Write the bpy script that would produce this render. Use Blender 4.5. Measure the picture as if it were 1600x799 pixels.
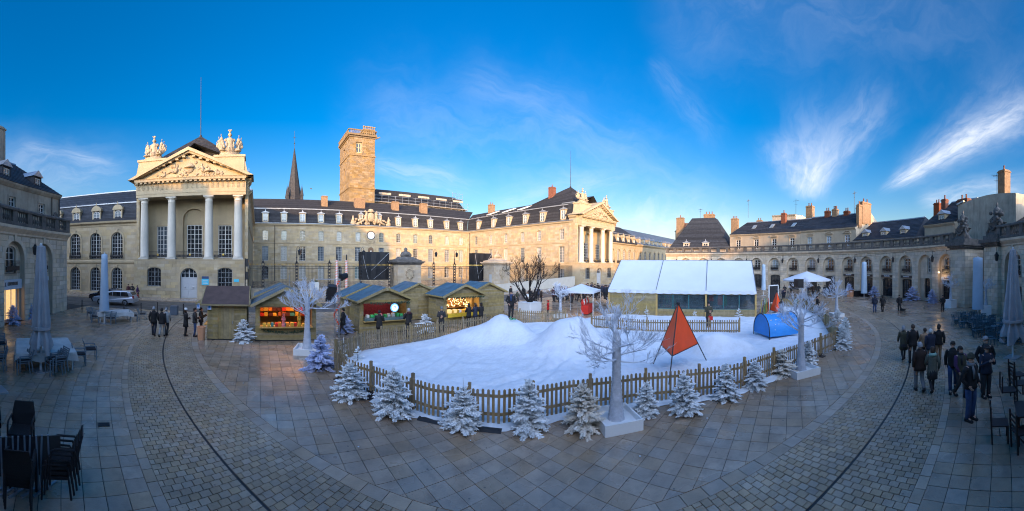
import bpy, bmesh, math, random
from math import sin, cos, pi, radians as R_, hypot, atan2, sqrt
from mathutils import Vector, Matrix
rnd = random.Random(7)
SC = bpy.context.scene
COL = SC.collection
for o in list(bpy.data.objects): bpy.data.objects.remove(o)

# ------------------------------------------------------------------ camera
FPX = 531.516                      # pixels per radian in the 1600 px wide panorama
cam_d = bpy.data.cameras.new('camera'); cam = bpy.data.objects.new('camera', cam_d); COL.objects.link(cam)
cam.location = (-27.10, -25.35, 4.5)
cam_d.type = 'PANO'
cam_d.panorama_type = 'CENTRAL_CYLINDRICAL'
cam_d.central_cylindrical_range_u_min = -800 / FPX
cam_d.central_cylindrical_range_u_max = 800 / FPX
cam_d.central_cylindrical_range_v_min = (412.4 - 799) / FPX
cam_d.central_cylindrical_range_v_max = 412.4 / FPX
cam_d.central_cylindrical_radius = 1.0
cam_d.clip_start = 0.05; cam_d.clip_end = 5000
HEAD = 0.746; ROLL = 3.924 / FPX
cam.matrix_world = (Matrix.Translation(cam.location) @ Matrix.Rotation(-HEAD, 4, 'Z') @ Matrix.Rotation(pi / 2, 4, 'X') @ Matrix.Rotation(ROLL, 4, 'Z'))
SC.camera = cam
CX, CY, CZ = -27.10, -25.35, 4.5

# ------------------------------------------------------------------ light
SUN_AZ, SUN_EL = R_(221.0), R_(8.7)          # compass azimuth, elevation
SKY_STRENGTH, SUN_STRENGTH, EXPOSURE = 0.148, 2.0, 1.92
SC.view_settings.view_transform = 'Standard'
try: SC.view_settings.look = 'None'
except Exception: pass
SC.view_settings.gamma = 1.0
SC.view_settings.exposure = EXPOSURE
SC.view_settings.use_curve_mapping = False
SC.cycles.max_bounces = 6
SC.cycles.diffuse_bounces = 3
SC.cycles.glossy_bounces = 3
SC.cycles.transmission_bounces = 4
SC.cycles.caustics_reflective = False
SC.cycles.caustics_refractive = False
SC.cycles.sample_clamp_indirect = 4
SC.cycles.use_denoising = True
SC.cycles.filter_width = 1.1
sun_d = bpy.data.lights.new('sun', 'SUN'); sun = bpy.data.objects.new('sun', sun_d); COL.objects.link(sun)
sun_d.energy = SUN_STRENGTH; sun_d.angle = R_(1.2); sun_d.color = (1.0, 0.52, 0.11)
sdir = Vector((sin(SUN_AZ) * cos(SUN_EL), cos(SUN_AZ) * cos(SUN_EL), sin(SUN_EL)))
sun.rotation_euler = (-sdir).to_track_quat('-Z', 'Y').to_euler()
sun.location = (-60, -70, 60)

W = bpy.data.worlds.new('World'); SC.world = W; W.use_nodes = True
wn = W.node_tree; wn.nodes.clear()
def wnode(t, **k):
    n = wn.nodes.new(t)
    for a, b in k.items(): setattr(n, a, b)
    return n
def wlink(a, b): wn.links.new(a, b)
def wmath(op, a, b=None, c=None, clamp=False):
    n = wnode('ShaderNodeMath', operation=op); n.use_clamp = clamp
    for i, x in enumerate((a, b, c)):
        if x is None: continue
        if isinstance(x, (int, float)): n.inputs[i].default_value = x
        else: wlink(x, n.inputs[i])
    return n.outputs[0]
sky = wnode('ShaderNodeTexSky', sky_type='NISHITA')
sky.sun_disc = False; sky.sun_elevation = SUN_EL; sky.sun_rotation = SUN_AZ
sky.altitude = 250; sky.air_density = 1.35; sky.dust_density = 0.3; sky.ozone_density = 4.0
tc = wnode('ShaderNodeTexCoord')
hsv = wnode('ShaderNodeHueSaturation'); hsv.inputs['Saturation'].default_value = 1.45; hsv.inputs['Hue'].default_value = 0.5
# towards the sunset the air is hazier and paler, away from it the blue deepens
_tint = wnode('ShaderNodeMixRGB'); _tint.blend_type = 'MULTIPLY'; _tint.inputs[0].default_value = 1.0; _tint.inputs[2].default_value = (1.06, 0.875, 0.94, 1)
wlink(sky.outputs[0], _tint.inputs[1]); wlink(_tint.outputs[0], hsv.inputs['Color'])
def vdot(vec):
    n = wnode('ShaderNodeVectorMath', operation='DOT_PRODUCT'); wlink(tc.outputs['Generated'], n.inputs[0]); n.inputs[1].default_value = vec
    return n.outputs['Value']
_ms = wnode('ShaderNodeMapRange'); _ms.interpolation_type = 'SMOOTHSTEP'
wlink(vdot((sin(SUN_AZ), cos(SUN_AZ), 0.25)), _ms.inputs['Value']); _ms.inputs['From Min'].default_value = 0.08; _ms.inputs['From Max'].default_value = 0.95
_ms.inputs['To Min'].default_value = 1.42; _ms.inputs['To Max'].default_value = 0.50
wlink(_ms.outputs[0], hsv.inputs['Saturation'])
_mv = wnode('ShaderNodeMapRange'); _mv.interpolation_type = 'SMOOTHSTEP'      # the sky brightens towards the low sun
wlink(vdot((sin(SUN_AZ), cos(SUN_AZ), 0.25)), _mv.inputs['Value']); _mv.inputs['From Min'].default_value = 0.08; _mv.inputs['From Max'].default_value = 0.95
_mv.inputs['To Min'].default_value = 0.575; _mv.inputs['To Max'].default_value = 3.9
wlink(_mv.outputs[0], hsv.inputs['Value'])
def pixdir(x, y):                       # a direction on the sky, given as picture bearing
    a = (x - 800) / FPX + HEAD; v = (412.4 - y) / FPX
    d = Vector((sin(a), cos(a), v)); d.normalize(); return d
def streak(p, q, w0, w1, amp, t_in=0.05, t_out=0.15, seed=0.0, fade=0.0, fib=26.0, along=2.5):
    A, B = pixdir(*p), pixdir(*q); N = A.cross(B); N.normalize()
    T = N.cross(A); T.normalize(); L = A.angle(B)
    dn, da, dt = vdot(N), vdot(A), vdot(T)
    t = wmath('DIVIDE', wmath('ARCTAN2', dt, da), L)
    w = wmath('ADD', wmath('MULTIPLY', t, w1 - w0), w0)
    w = wmath('MAXIMUM', w, 0.004)
    n2 = wnode('ShaderNodeTexNoise'); n2.inputs['Scale'].default_value = 9; n2.inputs['Detail'].default_value = 4; wlink(tc.outputs['Generated'], n2.inputs['Vector'])
    q2 = wmath('DIVIDE', wmath('ADD', dn, wmath('MULTIPLY', wmath('SUBTRACT', n2.outputs[0], 0.5), wmath('MULTIPLY', w, 1.2))), w)
    cmb = wnode('ShaderNodeCombineXYZ'); wlink(wmath('MULTIPLY', q2, fib * 0.045), cmb.inputs[0]); wlink(wmath('MULTIPLY', t, along), cmb.inputs[1]); cmb.inputs[2].default_value = seed
    nz = wnode('ShaderNodeTexNoise'); nz.inputs['Scale'].default_value = 1.6; nz.inputs['Detail'].default_value = 7; nz.inputs['Roughness'].default_value = 0.62; nz.inputs['Distortion'].default_value = 0.5
    wlink(cmb.outputs[0], nz.inputs['Vector'])
    g = wmath('POWER', 2.718, wmath('MULTIPLY', wmath('MULTIPLY', q2, q2), -1.0))
    def sm(x, a, b):
        m = wnode('ShaderNodeMapRange'); m.interpolation_type = 'SMOOTHERSTEP'; wlink(x, m.inputs['Value']); m.inputs['From Min'].default_value = a; m.inputs['From Max'].default_value = b
        return m.outputs[0]
    env = wmath('MULTIPLY', sm(t, -t_in, t_in + 0.12), sm(t, 1 + t_out, 1 - t_out - 0.3))
    fibre = wmath('ADD', wmath('MULTIPLY', sm(nz.outputs[0], 0.25, 0.78), 0.62), 0.30)
    f_ = wmath('MAXIMUM', wmath('SUBTRACT', 1.0, wmath('MULTIPLY', t, fade)), 0.0)
    return wmath('MULTIPLY', wmath('MULTIPLY', g, wmath('MULTIPLY', env, f_)), wmath('MULTIPLY', fibre, amp))
cl = wmath('ADD', streak((1375, 296), (1650, 150), 0.014, 0.050, 0.75, seed=1.0, along=4), streak((1400, 285), (1650, 120), 0.03, 0.10, 0.28, seed=31.0, along=3))
for s in (streak((1262, 312), (1262, 215), 0.035, 0.07, 0.45, t_out=.4, seed=41.0), streak((1258, 312), (1300, 110), 0.04, 0.115, 0.55, t_out=0.34, seed=3.1, along=1.6, fade=0.95), streak((1262, 300), (1400, 120), 0.03, 0.07, 0.4, seed=23.1, fade=.5),
          streak((1235, 295), (1215, 200), 0.03, 0.06, 0.30, seed=9.1),
          streak((700, 120), (1110, 300), 0.05, 0.06, 0.13, seed=5.7, t_out=0.3),
          streak((1010, 90), (1130, 230), 0.02, 0.05, 0.10, seed=15.7),
          streak((930, 340), (1180, 360), 0.06, 0.08, 0.50, seed=7.7, along=5),
          streak((1430, 315), (1640, 285), 0.03, 0.05, 0.45, seed=8.4),
          streak((560, 255), (760, 300), 0.02, 0.05, 0.32, seed=11.4),
          streak((-80, 285), (230, 268), 0.09, 0.05, 0.30, seed=2.2),
          streak((30, 232), (190, 262), 0.012, 0.012, 0.22, seed=12.2),
          streak((520, 200), (1150, 330), 0.10, 0.16, 0.16, seed=51.0, along=4), streak((1010, 60), (1640, 70), .10, .16, .10, seed=61.0, along=5), streak((760, 330), (1000, 270), 0.05, 0.03, 0.28, seed=19.2)):
    cl = wmath('ADD', cl, s)
cl = wmath('MINIMUM', cl, 0.92)
mixc = wnode('ShaderNodeMixRGB'); mixc.blend_type = 'MIX'
wlink(cl, mixc.inputs[0]); wlink(hsv.outputs[0], mixc.inputs[1]); CLOUD_COL = (1.9, 2.0, 2.2, 1); mixc.inputs[2].default_value = CLOUD_COL
bg = wnode('ShaderNodeBackground'); bg.inputs['Strength'].default_value = SKY_STRENGTH
wlink(mixc.outputs[0], bg.inputs['Color'])
wo = wnode('ShaderNodeOutputWorld'); wlink(bg.outputs[0], wo.inputs['Surface'])

# ------------------------------------------------------------------ materials
MATS = {}
def mat(name, col, rough=0.65, var=0.18, scale=1.2, island=0.0, bump=0.0, bscale=30.0, metal=0.0, spec=0.4, col2=None, dirt=0.0, dirtcol=(0.05, 0.045, 0.04), emit=None, estr=0.0, rvar=0.0, rscale=0.8, coat=0.0, wave=None, alpha=1.0, trans=0.0, spots=0.0):
    m = bpy.data.materials.new(name); m.use_nodes = True; MATS[name] = m
    nt = m.node_tree; b = nt.nodes['Principled BSDF']
    def N(t, **k):
        n = nt.nodes.new(t)
        for a, v in k.items(): setattr(n, a, v)
        return n
    def Lk(a, c): nt.links.new(a, c)
    geo = N('ShaderNodeNewGeometry')
    nz = N('ShaderNodeTexNoise'); nz.inputs['Scale'].default_value = scale; nz.inputs['Detail'].default_value = 6; nz.inputs['Roughness'].default_value = 0.6
    Lk(geo.outputs['Position'], nz.inputs['Vector'])
    mx = N('ShaderNodeMixRGB'); Lk(nz.outputs[0], mx.inputs[0])
    rampf = N('ShaderNodeMapRange'); rampf.inputs['From Min'].default_value = 0.3; rampf.inputs['From Max'].default_value = 0.7
    Lk(nz.outputs[0], rampf.inputs['Value']); Lk(rampf.outputs[0], mx.inputs[0])
    c2 = col2 if col2 else tuple(min(1, c * (1 + var)) for c in col)
    c1 = col if col2 else tuple(c * (1 - var) for c in col)
    mx.inputs[1].default_value = (*c1, 1); mx.inputs[2].default_value = (*c2, 1)
    out = mx.outputs[0]
    if dirt:
        n3 = N('ShaderNodeTexNoise'); n3.inputs['Scale'].default_value = 1.0; n3.inputs['Detail'].default_value = 8; n3.inputs['Roughness'].default_value = 0.7
        mp = N('ShaderNodeMapping'); mp.inputs['Scale'].default_value = (2.2, 2.2, 0.35); Lk(geo.outputs['Position'], mp.inputs[0]); Lk(mp.outputs[0], n3.inputs['Vector'])
        r3 = N('ShaderNodeMapRange'); r3.inputs['From Min'].default_value = 0.48; r3.inputs['From Max'].default_value = 0.75; r3.inputs['To Max'].default_value = dirt; Lk(n3.outputs[0], r3.inputs['Value'])
        m3 = N('ShaderNodeMixRGB'); Lk(r3.outputs[0], m3.inputs[0]); Lk(out, m3.inputs[1]); m3.inputs[2].default_value = (*dirtcol, 1); out = m3.outputs[0]
    if spots:      # gum marks and small chips trodden into the stone
        vo = N('ShaderNodeTexVoronoi'); vo.inputs['Scale'].default_value = 2.6; Lk(geo.outputs['Position'], vo.inputs['Vector'])
        rs = N('ShaderNodeMapRange'); rs.inputs['From Min'].default_value = 0.055; rs.inputs['From Max'].default_value = 0.075; rs.inputs['To Min'].default_value = spots; rs.inputs['To Max'].default_value = 0.0; Lk(vo.outputs['Distance'], rs.inputs['Value'])
        m8 = N('ShaderNodeMixRGB'); Lk(rs.outputs[0], m8.inputs[0]); Lk(out, m8.inputs[1]); m8.inputs[2].default_value = (0.04, 0.038, 0.036, 1); out = m8.outputs[0]
        nb_ = N('ShaderNodeTexNoise'); nb_.inputs['Scale'].default_value = 0.22; nb_.inputs['Detail'].default_value = 7; nb_.inputs['Roughness'].default_value = 0.65; Lk(geo.outputs['Position'], nb_.inputs['Vector'])
        rb = N('ShaderNodeMapRange'); rb.inputs['From Min'].default_value = 0.35; rb.inputs['From Max'].default_value = 0.68; rb.inputs['To Min'].default_value = 1.12; rb.inputs['To Max'].default_value = 0.68; Lk(nb_.outputs[0], rb.inputs['Value'])
        h8 = N('ShaderNodeHueSaturation'); Lk(rb.outputs[0], h8.inputs['Value']); Lk(out, h8.inputs['Color']); out = h8.outputs[0]
    if island:
        oi = N('ShaderNodeObjectInfo')
        ad = N('ShaderNodeMath', operation='ADD'); Lk(geo.outputs['Random Per Island'], ad.inputs[0]); Lk(oi.outputs['Random'], ad.inputs[1])
        fr = N('ShaderNodeMath', operation='FRACT'); Lk(ad.outputs[0], fr.inputs[0])
        mr = N('ShaderNodeMapRange'); mr.inputs['To Min'].default_value = 1 - island; mr.inputs['To Max'].default_value = 1 + island; Lk(fr.outputs[0], mr.inputs['Value'])
        hv = N('ShaderNodeHueSaturation'); Lk(mr.outputs[0], hv.inputs['Value'])
        m7 = N('ShaderNodeMath', operation='MULTIPLY'); Lk(fr.outputs[0], m7.inputs[0]); m7.inputs[1].default_value = 7.31
        f7 = N('ShaderNodeMath', operation='FRACT'); Lk(m7.outputs[0], f7.inputs[0])
        ms = N('ShaderNodeMapRange'); ms.inputs['To Min'].default_value = 0.82; ms.inputs['To Max'].default_value = 1.18; Lk(f7.outputs[0], ms.inputs['Value']); Lk(ms.outputs[0], hv.inputs['Saturation'])
        Lk(out, hv.inputs['Color']); out = hv.outputs[0]
    if wave:
        sc_, ax, amt = wave
        wv = N('ShaderNodeTexWave'); wv.bands_direction = ax; wv.inputs['Scale'].default_value = sc_; wv.inputs['Distortion'].default_value = 2.5; wv.inputs['Detail'].default_value = 3
        Lk(geo.outputs['Position'], wv.inputs['Vector'])
        mw = N('ShaderNodeMixRGB', blend_type='MULTIPLY'); mw.inputs[0].default_value = amt; Lk(out, mw.inputs[1]); Lk(wv.outputs[0], mw.inputs[2]); out = mw.outputs[0]
    Lk(out, b.inputs['Base Color'])
    b.inputs['Roughness'].default_value = rough; b.inputs['Metallic'].default_value = metal; b.inputs['Specular IOR Level'].default_value = spec
    if rvar:
        n5 = N('ShaderNodeTexNoise'); n5.inputs['Scale'].default_value = rscale; n5.inputs['Detail'].default_value = 5; Lk(geo.outputs['Position'], n5.inputs['Vector'])
        r5 = N('ShaderNodeMapRange'); r5.inputs['From Min'].default_value = 0.36; r5.inputs['From Max'].default_value = 0.64; r5.inputs['To Min'].default_value = max(0.02, rough - rvar); r5.inputs['To Max'].default_value = rough + rvar
        Lk(n5.outputs[0], r5.inputs['Value']); Lk(r5.outputs[0], b.inputs['Roughness'])
    if bump:
        n4 = N('ShaderNodeTexNoise'); n4.inputs['Scale'].default_value = bscale; n4.inputs['Detail'].default_value = 4; Lk(geo.outputs['Position'], n4.inputs['Vector'])
        bp = N('ShaderNodeBump'); bp.inputs['Strength'].default_value = bump; bp.inputs['Distance'].default_value = 0.05; Lk(n4.outputs[0], bp.inputs['Height']); Lk(bp.outputs[0], b.inputs['Normal'])
    if coat: b.inputs['Coat Weight'].default_value = coat; b.inputs['Coat Roughness'].default_value = 0.08
    if emit: b.inputs['Emission Color'].default_value = (*emit, 1); b.inputs['Emission Strength'].default_value = estr
    if trans: b.inputs['Transmission Weight'].default_value = trans
    if alpha < 1: b.inputs['Alpha'].default_value = alpha
    return m
mat('palace_stone', (0.375, 0.300, 0.190), 0.85, island=0.13, dirt=0.36, dirtcol=(0.16, 0.14, 0.12), bump=0.25, bscale=18, scale=0.9)
mat('palace_plain', (0.375, 0.300, 0.190), 0.85, var=0.12, scale=0.7, dirt=0.36, dirtcol=(0.2, 0.17, 0.14), bump=0.2, bscale=18)
mat('column_stone', (0.46, 0.43, 0.37), 0.8, var=0.06, scale=1.5, dirt=0.12, dirtcol=(0.2, 0.19, 0.17))
mat('relief_stone', (0.34, 0.275, 0.19), 0.9, var=0.22, scale=3, bump=0.5, bscale=12, dirt=0.35, dirtcol=(0.14, 0.12, 0.1))
mat('pier_stone', (0.40, 0.325, 0.235), 0.85, island=0.10, dirt=0.3, dirtcol=(0.17, 0.15, 0.13))
mat('hemi_stone', (0.60, 0.50, 0.38), 0.85, island=0.13, dirt=0.36, dirtcol=(0.09, 0.08, 0.07), bump=0.3, bscale=14)
mat('hemi_plain', (0.60, 0.50, 0.38), 0.85, var=0.16, dirt=0.35, dirtcol=(0.10, 0.09, 0.08), bump=0.25, bscale=14)
mat('joint_stone', (0.42, 0.35, 0.265), 0.9, var=0.1)
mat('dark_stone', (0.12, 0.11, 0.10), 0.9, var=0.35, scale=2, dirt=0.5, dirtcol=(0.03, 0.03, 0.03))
mat('tower_stone', (0.205, 0.140, 0.070), 0.9, island=0.22, dirt=0.3, dirtcol=(0.2, 0.15, 0.1), bump=0.4, bscale=6)
mat('render_wall', (0.38, 0.33, 0.26), 0.95, var=0.22, scale=0.8, dirt=0.6, dirtcol=(0.10, 0.09, 0.08), bump=0.2)
mat('house_wall', (0.38, 0.31, 0.225), 0.9, var=0.1, dirt=0.25, dirtcol=(0.18, 0.16, 0.14))
mat('slate', (0.026, 0.030, 0.038), 0.7, island=0.35, var=0.3, scale=2.5, bump=0.3, bscale=8, spec=0.3)
mat('slate_warm', (0.030, 0.030, 0.033), 0.72, island=0.35, var=0.3, scale=2.0, bump=0.3, bscale=8, spec=0.25)
mat('zinc', (0.30, 0.32, 0.35), 0.4, var=0.15, metal=0.5)
mat('brown_tile', (0.12, 0.075, 0.05), 0.8, var=0.4, scale=3, bump=0.3)
mat('brick_red', (0.15, 0.055, 0.032), 0.85, var=0.25, scale=5, island=0.1)
mat('chimney_stone', (0.22, 0.14, 0.08), 0.9, var=0.25, scale=3, dirt=0.3)
mat('window_white', (0.55, 0.54, 0.51), 0.5, var=0.06)
mat('window_grey', (0.36, 0.38, 0.39), 0.5, var=0.06)
mat('door_grey', (0.42, 0.43, 0.44), 0.5, var=0.05)
mat('glass_dark', (0.02, 0.024, 0.028), 0.06, var=0.3, spec=0.8)
mat('glass_teal', (0.13, 0.19, 0.19), 0.10, var=0.3, scale=0.6, spec=0.8)
mat('glass_pale', (0.20, 0.23, 0.25), 0.08, var=0.4, scale=0.5, spec=0.9)
mat('curtain', (0.30, 0.30, 0.27), 0.5, var=0.25, scale=3, spec=0.6); mat('glass_bright', (0.07, 0.09, 0.11), 0.05, var=0.5, scale=0.8, spec=1.0)
mat('iron', (0.018, 0.018, 0.02), 0.5, var=0.2, spec=0.4)
mat('gold', (0.55, 0.38, 0.10), 0.35, metal=0.9)
mat('lead_blue', (0.10, 0.13, 0.17), 0.45, var=0.2, metal=0.3)

# ------------------------------------------------------------------ mesh builder
class MB:
    def __init__(s): s.v = []; s.f = []; s.mi = []; s.X = None
    def pt(s, p):
        s.v.append(tuple(s.X(*p)) if s.X else tuple(p)); return len(s.v) - 1
    def poly(s, pts, m=0):
        i = [s.pt(p) for p in pts]; s.f.append(i); s.mi.append(m)
    def hexa(s, p, m=0):     # p: 4 bottom, 4 top
        i = [s.pt(q) for q in p]
        for f in ((0, 3, 2, 1), (4, 5, 6, 7), (0, 1, 5, 4), (1, 2, 6, 5), (2, 3, 7, 6), (3, 0, 4, 7)):
            s.f.append([i[k] for k in f]); s.mi.append(m)
    def box(s, x0, x1, y0, y1, z0, z1, m=0):
        s.hexa([(x0, y0, z0), (x1, y0, z0), (x1, y1, z0), (x0, y1, z0), (x0, y0, z1), (x1, y0, z1), (x1, y1, z1), (x0, y1, z1)], m)
    def cbox(s, c, sz, rz=0.0, m=0, top=1.0):
        a, b, h = sz[0] / 2, sz[1] / 2, sz[2]; C, S = cos(rz), sin(rz)
        P = []
        for z, k in ((0, 1.0), (h, top)):
            for x, y in ((-a, -b), (a, -b), (a, b), (-a, b)):
                x *= k; y *= k; P.append((c[0] + x * C - y * S, c[1] + x * S + y * C, c[2] + z))
        s.hexa(P, m)
    def bar(s, p, q, w, h=None, m=0):
        p, q = Vector(p), Vector(q); d = (q - p)
        if d.length < 1e-6: return
        d.normalize(); h = h or w
        up = Vector((0, 0, 1)) if abs(d.z) < 0.95 else Vector((1, 0, 0))
        a = d.cross(up); a.normalize(); b = a.cross(d)
        a *= w / 2; b *= h / 2
        s.hexa([p - a - b, p + a - b, p + a + b, p - a + b, q - a - b, q + a - b, q + a + b, q - a + b], m)
    def loft(s, rings, m=0, cap=True, closed=True):
        n = len(rings[0]); idx = [[s.pt(p) for p in r] for r in rings]
        for a, b in zip(idx, idx[1:]):
            for k in range(n if closed else n - 1):
                s.f.append([a[k], a[(k + 1) % n], b[(k + 1) % n], b[k]]); s.mi.append(m)
        if cap and closed:
            s.f.append(idx[0][::-1]); s.mi.append(m); s.f.append(idx[-1]); s.mi.append(m)
    def path(s, pts, rad, n=6, m=0, cap=True, ell=1.0):
        pts = [Vector(p) for p in pts]; rings = []; ref = None
        for i, p in enumerate(pts):
            d = (pts[min(i + 1, len(pts) - 1)] - pts[max(i - 1, 0)])
            if d.length < 1e-9: d = Vector((0, 0, 1))
            d.normalize()
            if ref is None:
                ref = Vector((1, 0, 0)) if abs(d.x) < 0.8 else Vector((0, 1, 0))
            a = ref - d * ref.dot(d); a.normalize(); ref = a; b = d.cross(a)
            r = rad[i] if isinstance(rad, (list, tuple)) else rad
            rings.append([p + a * (r * cos(2 * pi * k / n)) + b * (r * ell * sin(2 * pi * k / n)) for k in range(n)])
        s.loft(rings, m, cap)
    def lathe(s, prof, c=(0, 0, 0), n=12, m=0, sx=1.0, sy=1.0):
        s.loft([[(c[0] + r * sx * cos(2 * pi * k / n), c[1] + r * sy * sin(2 * pi * k / n), c[2] + z) for k in range(n)] for r, z in prof], m)
    def extr(s, pts, vec, m=0):
        v = Vector(vec); a = [s.pt(p) for p in pts]; b = [s.pt(Vector(p) + v) for p in pts]; n = len(a)
        s.f.append(a[::-1]); s.mi.append(m); s.f.append(b); s.mi.append(m)
        for k in range(n): s.f.append([a[k], a[(k + 1) % n], b[(k + 1) % n], b[k]]); s.mi.append(m)
    def ball(s, c, r, n=8, m=0, rings=5):
        rx, ry, rz = r if isinstance(r, (tuple, list)) else (r, r, r)
        s.loft([[(c[0] + rx * sin(t) * cos(2 * pi * k / n), c[1] + ry * sin(t) * sin(2 * pi * k / n), c[2] - rz * cos(t)) for k in range(n)]
                for t in [pi * (i + 0.35) / (rings + 0.7 - 0.0) for i in range(rings + 1)]], m)
    def mesh(s, name, smooth=False):
        me = bpy.data.meshes.new(name); me.from_pydata(s.v, [], s.f)
        if any(s.mi): me.polygons.foreach_set('material_index', s.mi)
        if smooth: me.polygons.foreach_set('use_smooth', [True] * len(me.polygons))
        me.update(); return me
    def build(s, name, mats, parent=None, smooth=False, **kw):
        return link(name, s.mesh(name, smooth), mats, parent, **kw)
def link(name, me, mats=None, parent=None, loc=None, rz=None, **props):
    o = bpy.data.objects.new(name, me); COL.objects.link(o)
    if mats is not None and me is not None and not me.materials:
        for x in (mats if isinstance(mats, (list, tuple)) else [mats]): me.materials.append(MATS[x])
    if parent is not None:
        o.parent = parent
        if parent.get('wparent'): o.matrix_parent_inverse = Matrix.Translation(-parent.location)
    if loc is not None: o.location = loc
    if rz is not None: o.rotation_euler = (0, 0, rz)
    for k, v in props.items(): o[k] = v
    return o
def thing(name, label, cat, loc=(0, 0, 0), rz=0.0, group=None, world=False):
    o = bpy.data.objects.new(name, None); COL.objects.link(o); o.location = loc; o.rotation_euler = (0, 0, rz); o.empty_display_size = 0.3
    o['label'] = label; o['category'] = cat
    if group: o['group'] = group
    if world: o['wparent'] = 1
    return o
def copy_tree(o, loc=None, rz=None, label=None, group=None, scale=None, kids=None):
    def rec(x, par):
        c = x.copy(); COL.objects.link(c)
        if par is not None: c.parent = par
        for ch in KIDS.get(x.name, []): rec(ch, c)
        return c
    KIDS = kids if kids is not None else kid_map(o)
    r = rec(o, None)
    if loc is not None: r.location = loc
    if rz is not None: r.rotation_euler = (0, 0, rz)
    if label: r['label'] = label
    if group: r['group'] = group
    if scale is not None: r.scale = (scale,) * 3 if isinstance(scale, (int, float)) else scale
    return r
def kid_map(o):
    d = {}
    def rec(x):
        d[x.name] = list(x.children)
        for c in x.children: rec(c)
    rec(o); return d
def structure(o): o['kind'] = 'structure'; return o
def stuff(o): o['kind'] = 'stuff'; return o

# pixel bearing -> point on the plane z, used to read real ground positions off the survey of the square
_F = Vector((sin(HEAD), cos(HEAD), 0)); _R0 = Vector((cos(HEAD), -sin(HEAD), 0)); _Z = Vector((0, 0, 1))
_RV = _R0 * cos(ROLL) + _Z * sin(ROLL); _U = _Z * cos(ROLL) - _R0 * sin(ROLL)
def G(px, py, z=0.0):
    a = (px - 800) / FPX; v = (412.4 - py) / FPX
    d = _F * cos(a) + _RV * sin(a) + _U * v; t = (z - CZ) / d.z
    return (CX + d.x * t, CY + d.y * t)

# ------------------------------------------------------------------ facades
def planar(ox, oy, rz):
    c, s = cos(rz), sin(rz)
    f = lambda u, d, z: (ox + u * c + d * s, oy + u * s - d * c, z)
    f.place = lambda u, d, z: ((ox + u * c + d * s, oy + u * s - d * c, z), rz); f.curved = False
    return f
HR = 43.9
def round_wall(a0, r=HR):          # u runs clockwise (to the right seen from the square) from angle a0, d points to the centre
    f = lambda u, d, z: ((r - d) * cos(a0 - u / r), (r - d) * sin(a0 - u / r), z)
    f.place = lambda u, d, z: (((r - d) * cos(a0 - u / r), (r - d) * sin(a0 - u / r), z), a0 - u / r - pi / 2); f.curved = True
    return f
def arc_pts(uc, w, zs, rise, n=10):
    return [(uc - w / 2 * cos(pi * k / n), zs + rise * sin(pi * k / n)) for k in range(n + 1)]
def facade(mb, M, u0, u1, z0, z1, ops, reveal=0.3, d=0.0, m=0, mr=None, step=None):
    mr = m if mr is None else mr
    us = {u0, u1}; zs = {z0, z1}
    for uc, w, za, zb, rise in ops: us |= {uc - w / 2, uc + w / 2}; zs |= {max(za, z0), zb}
    if step:
        k = int((u1 - u0) / step)
        for i in range(1, k): us.add(u0 + (u1 - u0) * i / k)
    us = sorted(us); zs = sorted(zs)
    for a, b in zip(us, us[1:]):
        if b - a < 1e-5: continue
        for c, e in zip(zs, zs[1:]):
            if e - c < 1e-5: continue
            mu, mz = (a + b) / 2, (c + e) / 2
            if any(abs(mu - uc) < w / 2 and za < mz < zb for uc, w, za, zb, rise in ops): continue
            mb.poly([M(a, d, c), M(b, d, c), M(b, d, e), M(a, d, e)], m)
    for uc, w, za, zb, rise in ops:
        a, b = uc - w / 2, uc + w / 2; za = max(za, z0); zs_ = zb - rise
        if rise > 0:
            P = arc_pts(uc, w, zs_, rise); h = len(P) // 2
            for k in range(h):
                mb.poly([M(a, d, zb), M(P[k][0], d, P[k][1]), M(P[k + 1][0], d, P[k + 1][1])], m)
                q, r = P[-1 - k], P[-2 - k]
                mb.poly([M(b, d, zb), M(r[0], d, r[1]), M(q[0], d, q[1])], m)
        else: P = [(a, zb), (b, zb)]
        P = [(a, za)] + P + [(b, za)]
        if za > z0 + 0.01: P.append((a, za))
        for p, q in zip(P, P[1:]):
            mb.poly([M(p[0], d, p[1]), M(q[0], d, q[1]), M(q[0], d - reveal, q[1]), M(p[0], d - reveal, p[1])], mr)
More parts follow.
